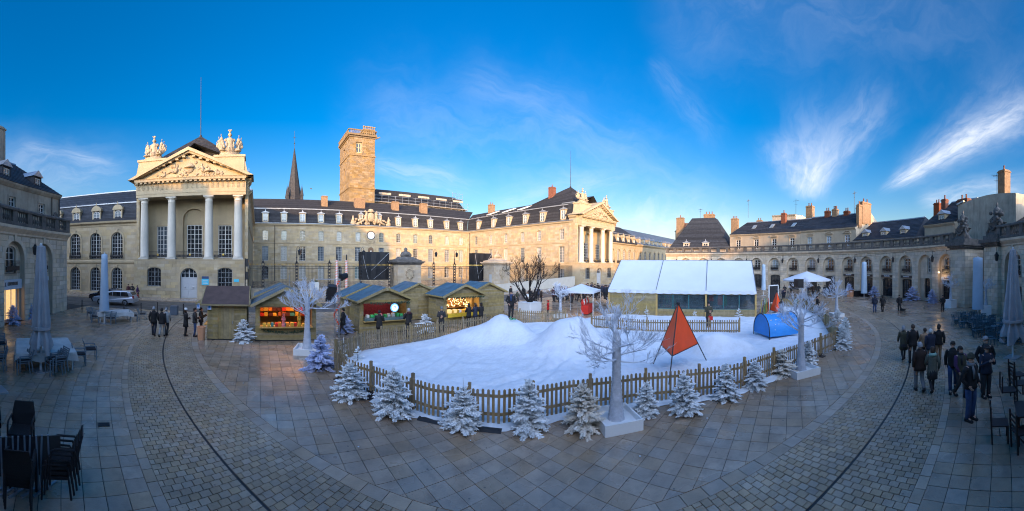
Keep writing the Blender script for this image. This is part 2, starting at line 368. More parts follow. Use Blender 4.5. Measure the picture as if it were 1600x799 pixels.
def blocks(mb, M, u0, u1, z0, z1, ops, h=0.36, L=0.9, gap=0.025, d=0.03, m=0, collect=None, pad=0.02, vj=True):
    n = max(1, round((z1 - z0) / h)); hh = (z1 - z0) / n
    for i in range(n):
        za, zb = z0 + i * hh, z0 + (i + 1) * hh - gap
        cuts = []
        for uc, w, oa, ob, rise in ops:
            if ob <= za + 0.02 or oa >= zb - 0.02: continue
            hw = w / 2
            if rise > 0 and za > ob - rise:
                t = (za - (ob - rise)) / rise; hw = w / 2 * sqrt(max(0, 1 - t * t))
            cuts.append((uc - hw - pad, uc + hw + pad))
        cuts.sort(); iv = []; x = u0
        for a, b in cuts:
            if a > x: iv.append((x, min(a, u1)))
            x = max(x, b)
        if x < u1: iv.append((x, u1))
        for a, b in iv:
            if b - a < 0.06: continue
            if vj:
                k = max(1, round((b - a) / L)); off = 0.5 * (i % 2)
                e = [a] + [a + (b - a) * (j + off) / k for j in range(0 if off else 1, k)] + [b]
            else:
                k = max(1, round((b - a) / L)); e = [a + (b - a) * j / k for j in range(k + 1)]
            for p, q in zip(e, e[1:]):
                if q - p < 0.05: continue
                g = gap / 2 if vj else 0
                P = [(p + g, 0.0, za), (q - g, 0.0, za), (q - g, 0.0, zb), (p + g, 0.0, zb)]
                F = [M(u, d, z) for u, _, z in P]; B = [M(u, -0.01, z) for u, _, z in P]
                if collect is not None: collect.append((F, B)); continue
                mb.poly(F, m)
                for k2 in range(4): mb.poly([F[k2], F[(k2 + 1) % 4], B[(k2 + 1) % 4], B[k2]], m)
def band(mb, M, u0, u1, prof, m=0, step=None, ends=True):
    """moulding: prof is a list of (d, z); swept along u"""
    n = max(1, int((u1 - u0) / step)) if step else 1
    us = [u0 + (u1 - u0) * i / n for i in range(n + 1)]
    rings = [[M(u, d, z) for d, z in prof] for u in us]
    mb.loft(rings, m, cap=ends)
def arch_trim(mb, M, op, w=0.22, d=0.06, m=0, keystone=True, jambs=True, d0=-0.005):
    uc, ow, za, zb, rise = op; zs = zb - rise
    inner = arc_pts(uc, ow, zs, rise) if rise > 0 else [(uc - ow / 2, zb), (uc + ow / 2, zb)]
    outer = arc_pts(uc, ow + 2 * w, zs, rise + w) if rise > 0 else [(uc - ow / 2 - w, zb + w), (uc + ow / 2 + w, zb + w)]
    if jambs: inner = [(uc - ow / 2, za)] + inner + [(uc + ow / 2, za)]; outer = [(uc - ow / 2 - w, za)] + outer + [(uc + ow / 2 + w, za)]
    for k in range(len(inner) - 1):
        a, b, c, e = inner[k], inner[k + 1], outer[k + 1], outer[k]
        mb.hexa([M(a[0], d0, a[1]), M(b[0], d0, b[1]), M(c[0], d0, c[1]), M(e[0], d0, e[1]), M(a[0], d, a[1]), M(b[0], d, b[1]), M(c[0], d, c[1]), M(e[0], d, e[1])], m)
    if keystone:
        k = 0.16
        mb.hexa([M(uc - k * .7, d0, zb - .02), M(uc + k * .7, d0, zb - .02), M(uc + k, d0, zb + w + .12), M(uc - k, d0, zb + w + .12), M(uc - k * .7, d + .07, zb - .02), M(uc + k * .7, d + .07, zb - .02), M(uc + k, d + .09, zb + w + .12), M(uc - k, d + .09, zb + w + .12)], m)
WCACHE = {}
def window_meshes(w, h, rise, cols, rows, bw=0.05, fm='window_white', pm='glass_dark', mid=True):
    key = (round(w, 3), round(h, 3), round(rise, 3), cols, rows, bw, fm, pm, mid)
    if key in WCACHE: return WCACHE[key]
    f = MB(); p = MB(); zs = h - rise
    P = [(-w / 2, 0)] + (arc_pts(0, w, zs, rise, 10) if rise > 0 else [(-w / 2, h), (w / 2, h)]) + [(w / 2, 0)]
    p.poly([(x, 0.05, z) for x, z in P])
    fw = bw * 1.5
    for (x0, z0), (x1, z1) in zip(P, P[1:] + P[:1]):
        sc = lambda x, z: (x * (1 - 2 * fw / w), fw + (z) * (1 - 2 * fw / h))
        a, b = sc(x0, z0), sc(x1, z1)
        f.hexa([(x0, 0.04, z0), (x1, 0.04, z1), (b[0], 0.04, b[1]), (a[0], 0.04, a[1]), (x0, -0.03, z0), (x1, -0.03, z1), (b[0], -0.03, b[1]), (a[0], -0.03, a[1])])
    for i in range(1, cols):
        x = -w / 2 + w * i / cols; t = x / (w / 2); top = zs + rise * sqrt(max(0, 1 - t * t)) if rise > 0 else h
        k = bw * (1.6 if mid and cols % 2 == 0 and i == cols // 2 else 0.8)
        f.box(x - k / 2, x + k / 2, -0.02, 0.044, 0.02, top - 0.02)
    for j in range(1, rows):
        z = h * j / rows; hw = w / 2
        if rise > 0 and z > zs: hw = w / 2 * sqrt(max(0.02, 1 - ((z - zs) / rise) ** 2))
        f.box(-hw + .02, hw - .02, -0.018, 0.043, z - bw * .4, z + bw * .4)
    fme, pme = f.mesh('window'), p.mesh('pane'); fme.materials.append(MATS[fm]); pme.materials.append(MATS[pm])
    WCACHE[key] = (fme, pme); return WCACHE[key]
PANES = random.Random(77)
def put_window(parent, M, uc, za, d, meshes, name='window'):
    loc, rz = M.place(uc, d, za)
    w = link(name, meshes[0], None, parent, loc, rz); pm = meshes[1]
    if pm.materials[0].name in ('glass_pale', 'glass_teal'):
        k = (pm.name, PANES.choice(('glass_pale', 'glass_dark', 'glass_dark', 'glass_teal', 'curtain', 'glass_bright', 'glass_bright')))
        if k not in WCACHE: WCACHE[k] = pm.copy(); WCACHE[k].materials.clear(); WCACHE[k].materials.append(MATS[k[1]])
        pm = WCACHE[k]
    link('pane', pm, None, w)
    return w
RCACHE = {}
def railing_mesh(w, h=0.85, dep=0.3, mat_='iron', pitch=0.12, curl=True):
    key = (round(w, 2), h, dep, mat_, pitch)
    if key in RCACHE: return RCACHE[key]
    f = MB()
    for z in (0.04, h * .82, h): f.bar((-w / 2, -dep, z), (w / 2, -dep, z), 0.035, 0.03)
    if dep > 0.05:
        for sx in (-1, 1):
            for z in (0.04, h): f.bar((sx * w / 2, -dep, z), (sx * w / 2, 0, z), 0.03, 0.03)
    n = max(2, int(w / pitch))
    for i in range(n + 1):
        x = -w / 2 + w * i / n; f.bar((x, -dep, 0.04), (x, -dep, h), 0.018, 0.018)
        if curl and i < n:
            xm = x + w / n / 2; f.cbox((xm, -dep, h * .25), (w / n * .7, .02, h * .35), 0, 0)
    me = f.mesh('railing'); me.materials.append(MATS[mat_]); RCACHE[key] = me; return me
# ================================================================== GROUND
mat('joint', (0.020, 0.018, 0.017), 0.6, var=0.3)
mat('slab', (0.340, 0.248, 0.172), 0.28, var=0.16, scale=1.6, island=0.10, rvar=0.16, rscale=0.55, bump=0.10, bscale=26, spec=0.55, spots=0.7, dirt=0.45, dirtcol=(0.05, 0.045, 0.042))
mat('sett_stone', (0.345, 0.258, 0.172), 0.40, var=0.16, scale=2.0, island=0.15, rvar=0.14, rscale=0.5, bump=0.16, bscale=26, spec=0.5, dirt=0.3, spots=0.5)
mat('border_stone', (0.33, 0.25, 0.18), 0.40, var=0.18, scale=2.0, island=0.15, rvar=0.12, bump=0.12, spec=0.5)
mat('asphalt', (0.075, 0.068, 0.062), 0.5, var=0.2, scale=2, rvar=0.12, bump=0.2, bscale=60)
g = MB(); NG = 48
ring = [(700 * cos(2 * pi * k / NG), 700 * sin(2 * pi * k / NG), -0.035) for k in range(NG)]; g.poly(ring)
ground = structure(g.build('ground', 'asphalt'))
g = MB(); g.poly([(-46, 5.04, -0.03)] + [(46 * cos(a), 46 * sin(a), -0.03) for a in [R_(180 + 180 * k / 60) for k in range(61)]] + [(46, 5.04, -0.03)])
paving = structure(g.build('plaza_pavement', 'joint'))
PIECES = {'paving_slab': [], 'sett': [], 'border_stone': []}
PT = 0.028
def piece(kind, P, chips=0.0):
    n = len(P); cx = sum(p[0] for p in P) / n; cy = sum(p[1] for p in P) / n
    z = rnd.uniform(-0.003, 0.003)
    PIECES[kind].append((cx, cy, [(x, y, z) for x, y in P]))
def inset(P, g):
    n = len(P); cx = sum(p[0] for p in P) / n; cy = sum(p[1] for p in P) / n
    out = []
    for x, y in P:
        d = hypot(x - cx, y - cy); k = max(0, 1 - g / max(d, 1e-6)); out.append((cx + (x - cx) * k, cy + (y - cy) * k))
    return out
R1, R2, R3, R4, R5 = 31.15, 31.5, 33.01, 33.06, 34.6
# snow park outline (also used by the snow and the fences)
PARK = [(-24.03, -12.31), (-23.9, -13.4), (-23.17, -14.67), (-22.23, -16.81), (-20.92, -18.26), (-18.91, -19.16), (-17.27, -20.55), (-15.13, -23.42), (-13.33, -24.55), (-8.73, -27.78), (1.96, -27.79), (9.0, -26.5), (9.0, -22.9), (2.2, -22.9),
        (-0.9, -9.6), (-6.57, -9.09), (-9.34, -6.95), (-12.55, -7.54), (-15.2, -7.8), (-17.36, -7.95), (-19.66, -8.33), (-21.69, -8.83), (-23.76, -10.93)]
def in_poly(x, y, P):
    c = False; j = len(P) - 1
    for i in range(len(P)):
        if (P[i][1] > y) != (P[j][1] > y) and x < (P[j][0] - P[i][0]) * (y - P[i][1]) / (P[j][1] - P[i][1]) + P[i][0]: c = not c
        j = i
    return c
T = 0.45
for i in range(-70, 70):
    for j in range(-70, 11):
        x, y = i * T, j * T
        cs = [(x, y), (x + T, y), (x + T, y + T), (x, y + T)]
        rs = [hypot(*c) for c in cs]
        if min(rs) > R1: continue
        if all(in_poly(c[0] * 1.0, c[1], PARK) for c in cs): continue
        if max(rs) > R1 and y < 2:
            cxm, cym = x + T / 2, y + T / 2; a = atan2(cym, cxm); nx, ny = cos(a), sin(a)
            out = []
            for k in range(4):
                p, q = cs[k], cs[(k + 1) % 4]; dp = R1 - (p[0] * nx + p[1] * ny); dq = R1 - (q[0] * nx + q[1] * ny)
                if dp >= 0: out.append(p)
                if (dp >= 0) != (dq >= 0): t = dp / (dp - dq); out.append((p[0] + (q[0] - p[0]) * t, p[1] + (q[1] - p[1]) * t))
            cs = out
            if len(cs) < 3: continue
        piece('paving_slab', inset(cs, 0.009))
def ring_pieces(kind, r0, r1, nr, step, gap, stag=False, a0=R_(-188), a1=R_(7)):
    rw = (r1 - r0) / nr; n = int((a1 - a0) * r0 / step); da = (a1 - a0) / n
    for k in range(n):
        for i in range(nr):
            ra, rb = r0 + i * rw, r0 + (i + 1) * rw
            o = 0.5 * da if (stag and i % 2) else 0.0
            if stag: o += rnd.uniform(-.06, .06) * da
            aa, ab = a0 + k * da + o, a0 + (k + 1) * da + o
            if ra * sin(aa) > 5: continue
            piece(kind, inset([(ra * cos(aa), ra * sin(aa)), (rb * cos(aa), rb * sin(aa)), (rb * cos(ab), rb * sin(ab)), (ra * cos(ab), ra * sin(ab))], gap))
def sett_rows(r0, r1, nr, step, gap, a0=R_(-188), a1=R_(7)):
    n = int((a1 - a0) * r0 / step); da = (a1 - a0) / n; rw = (r1 - r0) / nr
    for k in range(n):            # each course runs across the band, every other one starts with a half sett
        aa, ab = a0 + k * da, a0 + (k + 1) * da
        if r0 * sin(aa) > 5: continue
        e = [r0 + i * rw for i in range(nr + 1)] if k % 2 == 0 else [r0] + [r0 + (i + .5) * rw for i in range(nr)] + [r1]
        e = [e[0]] + [x + rnd.uniform(-.012, .012) for x in e[1:-1]] + [e[-1]]
        for ra, rb in zip(e, e[1:]): piece('sett', inset([(ra * cos(aa), ra * sin(aa)), (rb * cos(aa), rb * sin(aa)), (rb * cos(ab), rb * sin(ab)), (ra * cos(ab), ra * sin(ab))], gap))
ring_pieces('border_stone', R1 + .005, R2, 1, 0.50, 0.010)
sett_rows(R2, R3, 7, 0.185, 0.013)
sett_rows(R4, R5, 7, 0.185, 0.013)
ring_pieces('border_stone', R5, R5 + .235, 1, 0.43, 0.010)
ring_pieces('paving_slab', R5 + .235, HR - 0.05, 21, 0.43, 0.010)
def seen(c):
    d = hypot(c[0] - CX, c[1] - CY); a = (atan2(c[0] - CX, c[1] - CY) - HEAD + pi) % (2 * pi) - pi
    return d > 6.25 and abs(a) < 1.50, d
def flat_mesh(lst):
    m = MB()
    for _, _, P in lst:
        n = len(P); lo = [m.pt((x, y, z - PT)) for x, y, z in P]; hi = [m.pt(p) for p in P]
        m.f.append(hi); m.mi.append(0)
        for k in range(n): m.f.append([lo[k], lo[(k + 1) % n], hi[(k + 1) % n], hi[k]]); m.mi.append(0)
    return m
for kind, mt, plural in (('paving_slab', 'slab', 'paving_slabs'), ('sett', 'sett_stone', 'setts'), ('border_stone', 'border_stone', 'border_stones')):
    L = PIECES[kind]; vis = sorted([(seen(c)[1], i) for i, c in enumerate(L) if seen(c)[0]])[:300]
    ids = {i for _, i in vis}
    for i in sorted(ids):
        cx, cy, P = L[i]
        m = flat_mesh([(0, 0, [(x - cx, y - cy, z) for x, y, z in P])]); m.build(kind, mt, paving, loc=(cx, cy, 0))
    stuff(flat_mesh([c for i, c in enumerate(L) if i not in ids]).build(plural, mt, paving))
# slot drain
d = MB(); N = 160
for k in range(N):
    a, b = R_(-188) + R_(193) * k / N, R_(-188) + R_(193) * (k + 1) / N
    d.poly([(r * cos(t), r * sin(t), -0.012) for r, t in ((R3 - .005, a), (R4 + .005, a), (R4 + .005, b), (R3 - .005, b))])
d.build('slot_drain', 'iron', paving)
# small drain cover in the left slabs
dm = MB(); dm.box(-.17, .17, -.11, .11, 0.002, 0.012)
for k in range(5): dm.box(-.14, .14, -.09 + k * .04, -.07 + k * .04, 0.012, 0.016)
x, y = G(162, 664); dm.build('drain_cover', 'iron', paving, loc=(x, y, 0), rz=.5)
# street in front of the palace with kerb and pavement
s = MB(); s.box(-120, 130, 5.05, 11.6, -0.03, -0.006); structure(s.build('street', 'asphalt'))
s = MB()
s.box(-120, -43.5, 11.6, 17.2, -0.03, 0.11); s.box(-43.5, 43.5, 11.6, 15.0, -0.03, 0.11); s.box(43.5, 130, 11.6, 17.2, -0.03, 0.11)
pav = structure(s.build('pavement', 'slab'))
k = MB()
for i in range(120):
    x = -95 + i * 1.6; k.box(x + .008, x + 1.592, 11.45, 11.62, -0.03, 0.125)
stuff(k.build('kerb_stones', 'border_stone', pav))
c = MB(); c.box(-28, 28, 16.2, 60, -0.03, 0.05); structure(c.build('courtyard_pavement', 'slab'))
# ================================================================== PALACE
def chimney(parent, x, y, z0, z1, wx, wy, pots=2, m='chimney_stone', pm='brick_red', rz=0.0):
    c = MB(); c.cbox((0, 0, 0), (wx, wy, z1 - z0)); c.cbox((0, 0, z1 - z0 - .22), (wx + .16, wy + .16, .12)); c.cbox((0, 0, z1 - z0), (wx * .9, wy * .9, .08))
    o = c.build('chimney', m, parent, loc=(x, y, z0), rz=rz)
    if pots:
        p = MB()
        for i in range(pots):
            t = (i + .5) / pots - .5
            q = (wx * .8 * t, 0, z1 - z0 + .08) if wx >= wy else (0, wy * .8 * t, z1 - z0 + .08)
            p.lathe([(.13, 0), (.15, .05), (.11, .12), (.10, .5), (.13, .55), (.12, .6)], q, 8)
        p.build('chimney_pots', pm, o)
    return o
def antenna(x, y, z, h, rz, label):
    a = MB(); a.path([(0, 0, 0), (0, 0, h)], .035, 5)
    a.bar((-.7, 0, h * .9), (.7, 0, h * .9), .03)
    for k in range(6): t = -.65 + k * .26; a.bar((t, -.35 + k * .03, h * .9), (t, .35 - k * .03, h * .9), .022)
    a.bar((-.4, 0, h * .72), (.4, 0, h * .72), .025)
    o = a.build('antenna', 'iron', None, loc=(x, y, z), rz=rz); o['label'] = label; o['category'] = 'antenna'; return o
def dormer(parent, M, uc, z, w=1.15, h=1.9, dep=1.6, style='ped', d=0.0, wm='window_white', gm='glass_dark', stone='palace_plain', roof='zinc'):
    """a dormer standing on the roof foot; M gives the facade frame"""
    loc, rz = M.place(uc, d, z)
    b = MB(); t = .17
    b.box(-w / 2 - t, -w / 2, 0, dep, 0, h); b.box(w / 2, w / 2 + t, 0, dep, 0, h); b.box(-w / 2, w / 2, 0, dep * .4, -.12, 0.0)
    b.box(-w / 2 - t - .06, w / 2 + t + .06, -.08, .14, -.2, -.121)
    b.box(-w / 2, w / 2, .09, dep, h - .14, h)
    root = b.build('dormer', stone, parent, loc=loc, rz=rz)
    r = MB(); e = .16
    if style == 'ped':
        pr = [(-w / 2 - t - e, h + .002), (w / 2 + t + e, h + .002), (w / 2 + t + e, h + .12), (w * .22, h + .30), (.08, h + .46), (.06, h + .72), (-.06, h + .72), (-.08, h + .46), (-w * .22, h + .30), (-w / 2 - t - e, h + .12)]
        r.extr([(x, -.14, zz) for x, zz in pr[:5] + pr[8:]], (0, dep + .1, 0)); r.cbox((0, -.02, h + .4), (.16, .16, .42), 0, 0, .4)
    elif style == 'round':
        P = arc_pts(0, w + 2 * t + .2, h - .02, .62, 8); r.extr([(x, -.12, zz) for x, zz in [(-w / 2 - t - .1, h - .1)] + P + [(w / 2 + t + .1, h - .1)]], (0, dep + .1, 0))
        r.lathe([(.10, 0), (.13, .1), (.06, .3), (.02, .5)], (0, -.05, h + .58), 6)
    else:
        r.extr([(-w / 2 - t - e, -.14, h + .002), (w / 2 + t + e, -.14, h + .002), (0, -.14, h + .6)], (0, dep + .1, 0))
    r.build('dormer_roof', roof if style != 'round' else stone, root)
    rise = .0 if style != 'round' else w / 2 * .8
    wm_ = window_meshes(w, h - .16, rise, 2, 3, .05, wm, gm)
    x = link('window', wm_[0], None, root, (0, .07, .0))
    if style != 'round': link('pane', wm_[1], None, x)
    else: link('pane', wm_[1], None, x)
    return root
def slate_courses(mb, corners, n):
    """a roof slope laid as overlapping slate courses; corners: bl, br, tr, tl"""
    bl, br, tr, tl = [Vector(c) for c in corners]; nrm = (br - bl).cross(tl - bl)
    if nrm.length < 1e-6: nrm = Vector((0, 0, 1))
    nrm.normalize()
    if nrm.z < 0: nrm = -nrm
    for i in range(n):
        a0, a1 = i / n, (i + 1) / n
        L0, R0 = bl.lerp(tl, a0), br.lerp(tr, a0); L1, R1 = bl.lerp(tl, a1), br.lerp(tr, a1)
        up = nrm * .035
        mb.poly([L0 + up, R0 + up, R1 + nrm * .006, L1 + nrm * .006]); mb.poly([L0, R0, R0 + up, L0 + up])
    mb.poly([bl, br, tr, tl])

# ---- trophies (statue groups)
def trophy_mesh(sd, flip=1):
    q = random.Random(sd); m = MB()
    m.cbox((0, 0, 0), (2.5, 1.1, .30)); m.cbox((0, 0, .3), (2.2, .95, .2))
    # cuirass with skirt, helmet and plume in the middle
    m.lathe([(.55, .5), (.60, .75), (.46, 1.2), (.40, 1.5), (.47, 1.85), (.50, 2.05), (.36, 2.25), (.15, 2.32), (.14, 2.45)], (0, 0, 0), 12, sy=.75)
    for k in range(9): a = pi * (k + .5) / 9; m.cbox((.56 * cos(a), -.42 * sin(a), .5), (.14, .10, .62), a)
    m.ball((0, -.02, 2.62), (.20, .23, .24), 10); m.lathe([(.27, 2.60), (.24, 2.70), (.16, 2.86), (.05, 2.95)], (0, 0, 0), 10)
    m.lathe([(.05, 2.9), (.13, 3.05), (.15, 3.2), (.06, 3.33)], (.02, .02, 0), 7, sx=1.0, sy=.7)
    m.ball((.16, -.04, 3.24), (.12, .08, .08), 6); m.ball((-.14, -.02, 3.2), (.10, .07, .1), 6)
    for s in (-1, 1):
        m.ball((s * .5, 0, 2.02), (.2, .22, .2), 8); m.ball((s * .44, -.2, 1.5), (.12, .12, .35), 6)
        # flags and lances leaning out
        for k in range(4):
            t = .35 + .17 * k + q.uniform(-.04, .04); L = 2.15 - .18 * k + q.uniform(-.1, .1)
            p = Vector((s * .35, .15, .55)); d = Vector((s * sin(t), .05 * k, cos(t))); e = p + d * L
            m.path([p, e], .035, 5); m.lathe([(.02, 0), (.07, .06), (.02, .24)], e, 5)
            for j in range(3):
                c = p + d * (L * (.55 + .14 * j)); m.ball((c.x + s * .08, c.y - .04, c.z - .08), (.22, .10, .24), 7)
        m.lathe([(.05, 0), (.36, .05), (.42, .12), (.3, .2), (.05, .24)], (s * .95, -.42, .55), 12)
        for k in range(5): m.ball((s * q.uniform(.6, 1.15), q.uniform(-.4, .2), q.uniform(.5, 1.15)), (q.uniform(.14, .26), .2, q.uniform(.14, .26)), 7)
        m.path([(s * 1.1, -.35, .5), (s * 1.0, -.3, 1.0), (s * 1.12, -.2, 1.45)], [.14, .12, .05], 6)
    return m.mesh('trophy', True)
TROPH = trophy_mesh(3)
TROPH.materials.append(MATS['relief_stone'])

def figure_relief(m, x, z, s, y, fl=1, lean=0.4):
    """reclining carved figure in high relief"""
    m.ball((x, y, z + .62 * s), (.11 * s, .1, .13 * s), 7)
    m.path([(x, y, z + .52 * s), (x + fl * .06 * s, y, z + .3 * s), (x + fl * .15 * s, y, z + .08 * s)], [.10 * s, .17 * s, .15 * s], 7)
    m.path([(x + fl * .15 * s, y, z + .10 * s), (x + fl * .5 * s, y - .05, z + .22 * s), (x + fl * .85 * s, y, z + .05 * s)], [.13 * s, .10 * s, .06 * s], 6)
    m.path([(x, y, z + .46 * s), (x - fl * .25 * s, y, z + .3 * s), (x - fl * .32 * s, y, z + .5 * s)], [.07 * s, .055 * s, .04 * s], 5)

PAV_HW = 7.0; PY = 14.55
def pavilion(cx, side, label):
    root = thing('portico_pavilion', label, 'palace wing', (cx, PY, 0), world=True)
    P = planar(cx, PY, 0.0)                      # u across, d towards the square
    hw = PAV_HW
    door = (0, 2.1, 0.12, 3.75, 1.0); wl = (-4.35, 1.75, 1.45, 3.8, .35); wr = (4.35, 1.75, 1.45, 3.8, .35)
    ops = [wl, door, wr]
    w = MB(); facade(w, P, -hw, hw, 0, 4.72, ops, .38)
    # portico box: back wall, side cheeks, ceiling, floor
    B = planar(cx, PY + 3.1, 0.0)
    bops = [(-4.05, 1.75, 5.0, 9.15, 0), (0, 2.05, 5.0, 9.3, 0), (4.05, 1.75, 5.0, 9.15, 0)]
    niche = (0, 2.9, 4.85, 11.35, 1.45)
    facade(w, B, -6.6, 6.6, 4.72, 13.0, [niche] + [bops[0], bops[2]], .5)
    N = planar(cx, PY + 3.6, 0.0)
    facade(w, N, -1.6, 1.6, 4.72, 11.6, [bops[1]], .2)
    for s in (-1, 1):
        w.box(cx + s * 6.6, cx + s * hw, PY + .9, PY + 3.0, 4.72, 13.0)       # cheek walls
        w.box(cx + s * (hw - .02), cx + s * (hw - .3), PY + .02, PY + 3.0, 0, 4.70)
    w.box(cx - 6.59, cx + 6.59, PY + .9, PY + 3.6, 12.55, 12.9)
    w.box(cx - hw - .05, cx + hw + .05, PY - .06, PY + 3.7, 4.722, 4.80)
    wall = w.build('wall', 'palace_plain', root)
    b = MB()
    blocks(b, P, -hw, hw, 0.95, 4.6, ops, .36, 1.0, .03, .035)
    blocks(b, P, -hw, hw, 0.0, .93, [door], .46, 1.3, .03, .09)
    for s in (-1, 1):
        C = planar(cx + s * hw, PY + .9, s * pi / 2) if s > 0 else planar(cx - hw, PY + 3.0, -pi / 2)
        blocks(b, C, 0, 2.1, 4.9, 12.9, [], .40, 1.1, .03, .03)
        F = planar(cx + s * (hw + 6.6) / 2, PY + .9, 0.0); blocks(b, F, -.2, .2, 4.9, 12.9, [], .4, .5, .03, .03)
    stuff(b.build('stone_blocks', 'palace_stone', root))
    t = MB()
    arch_trim(t, P, door, .28, .07); arch_trim(t, P, wl, .2, .05); arch_trim(t, P, wr, .2, .05)
    arch_trim(t, B, niche, .25, .08); arch_trim(t, B, bops[0], .16, .06, keystone=False); arch_trim(t, B, bops[2], .16, .06, keystone=False); arch_trim(t, N, bops[1], .14, .05, keystone=False)
    for u in (-4.05, 4.05): t.box(cx + u - 1.1, cx + u + 1.1, PY + 2.95, PY + 3.095, 10.0, 11.7); t.box(cx + u - 1.25, cx + u + 1.25, PY + 2.92, PY + 3.096, 9.6, 9.75); t.ball((cx + u, PY + 2.95, 9.5), (.35, .12, .2), 8)
    for k in range(14): a = pi * k / 13; t.ball((cx - 1.75 * cos(a), PY + 2.98, 11.0 + 1.0 * sin(a)), (.28, .14, .24), 6)
    t.build('stone_trim', 'palace_plain', root)
    # entablature, cornice, dentils
    e = MB(); E0 = planar(cx, PY + .02, 0.0)
    prof = [(-1.0, 12.42), (.06, 12.42), (.06, 12.75), (.10, 12.78), (.10, 13.15), (.05, 13.18), (.05, 13.95), (.12, 14.0), (.14, 14.14), (.62, 14.20), (.66, 14.42), (.74, 14.52), (-1.0, 14.56)]
    band(e, E0, -hw + .25, hw - .25, prof)
    for s in (-1, 1):
        S_ = planar(cx + s * (hw - .02), PY + .9, pi / 2) if s > 0 else planar(cx - hw + .02, PY + 3.0, -pi / 2)
        band(e, S_, -.05 if s > 0 else 0, 2.1, [(-.4, 12.9), (.05, 12.9), (.08, 13.3), (.05, 13.34), (.05, 13.95), (.35, 14.2), (.42, 14.5), (-.4, 14.56)])
    e.build('entablature', 'palace_plain', root)
    dn = MB()
    for k in range(24):
        u = -6.5 + 13.0 * k / 23; dn.box(cx + u - .14, cx + u + .14, PY - .52, PY - .03, 14.02, 14.195)
    for k in range(22):
        u = -6.45 + 12.9 * k / 21
        for j in (-1, 0, 1): dn.box(cx + u + j * .1 - .035, cx + u + j * .1 + .035, PY - .08, PY - .032, 13.3, 13.9)
    stuff(dn.build('dentils', 'palace_plain', root))
    # pediment
    p = MB(); H = 18.05; xe = hw + .55
    def ped(x0, h0, y0, y1): p.extr([(cx - x0, y0, 14.565), (cx + x0, y0, 14.565), (cx, y0, h0)], (0, y1 - y0, 0))
    ped(xe - 1.3, 17.3, PY + .05, PY + 3)
    p.build('tympanum', 'palace_plain', root)
    p = MB()
    for s in (-1, 1):
        for th, y0, off in ((.34, PY - .72, 0.0), (.28, PY - .45, -.30)):
            a = (cx + s * (xe + .1), y0, 14.57 + off * 0); bq = (cx, y0, H + off)
            n = Vector((-(bq[2] - a[2]), 0, (bq[0] - a[0]))); n.normalize(); n = n if n.z > 0 else -n
            A, Bq = Vector(a), Vector(bq)
            lo = [A, Bq, Bq - Vector((0, 0, th * 1.15)), A + Vector((-s * th * 2.1, 0, 0))]
            p.extr(lo, (0, 3.8 if off == 0 else .55, 0))
        for k in range(8):
            t_ = (k + .7) / 8.4; x = cx + s * (xe - .5) * (1 - t_); z = 14.7 + (H - .95 - 14.7) * t_
            p.cbox((x, PY - .2, z), (.36, .55, .2))
    p.build('raking_cornice', 'palace_plain', root)
    rl = MB(); ry = PY + .02
    rl.lathe([(.62, 0), (.66, .08), (.55, .2), (.2, .25)], (cx, ry, 15.7), 16); rl.ball((cx, ry - .02, 15.75), (.62, .18, .62), 14)
    figure_relief(rl, cx - 1.5, 15.1, 1.5, ry, -1); figure_relief(rl, cx + 1.5, 15.1, 1.5, ry, 1)
    figure_relief(rl, cx - 3.0, 14.8, .9, ry, -1); figure_relief(rl, cx + 3.2, 14.8, .9, ry, 1)
    q = random.Random(int(cx))
    for k in range(46):
        x = q.uniform(-4.2, 4.2); zm = 14.7 + (1 - abs(x) / 5.6) * 2.0; z = 14.7 + (zm - 14.7) * q.random() ** 1.5
        rl.ball((cx + x, ry + .02, z), (q.uniform(.12, .3), .12, q.uniform(.1, .25)), 6)
    rl.lathe([(.5, 0), (.55, .06), (.3, .12)], (cx + 2.4, ry, 15.2), 12)
    rl.build('pediment_relief', 'relief_stone', root, smooth=True)
    # columns
    for u in (-5.83, -2.31, 2.31, 5.83):
        c = MB(); c.cbox((0, 0, 4.80), (1.26, 1.26, .16)); r = .52
        c.lathe([(.62, 4.962), (.64, 5.03), (.60, 5.1), (.55, 5.13), (.57, 5.2), (r, 5.26), (r, 7.2), (r * .96, 9.4), (r * .86, 11.75), (r * .93, 11.80), (r * .88, 11.86), (r * .86, 12.05), (r * 1.05, 12.16), (r * 1.12, 12.24)], (0, 0, 0), 24)
        c.cbox((0, 0, 12.242), (1.22, 1.22, .17))
        o = c.build('column', 'column_stone', root, smooth=False, loc=(cx + u, PY + .62, 0))
        for pl in o.data.polygons: pl.use_smooth = abs(pl.normal.z) < .9 and len(pl.vertices) == 4 and pl.center.z < 11.7 and pl.center.z > 5.25
    # doors and windows
    dm = MB(); W_, H_ = 2.1, 3.63; zs = H_ - 1.0
    P_ = [(-W_ / 2, 0)] + [(-W_ / 2, zs - .25), (W_ / 2, zs - .25)] + [(W_ / 2, 0)]
    dm.extr([(x, 0, z) for x, z in P_], (0, .08, 0))
    for s in (-1, 1):
        for z0, z1 in ((.15, .9), (1.05, 1.55), (1.7, 2.25)): dm.box(s * .12 if s > 0 else -.9, .9 if s > 0 else -.12, -.04, .001, z0, z1)
        dm.ball((s * .5, -.06, 1.3), .12, 8)
    loc, rz = P.place(0, -.3, .12); dr = dm.build('door', 'door_grey', root, loc=loc, rz=rz)
    fl = window_meshes(W_, 1.22, .99, 4, 2, .07, 'door_grey', 'glass_dark'); x = link('fanlight', fl[0], None, dr, (0, .0, zs - .23)); link('pane', fl[1], None, x)
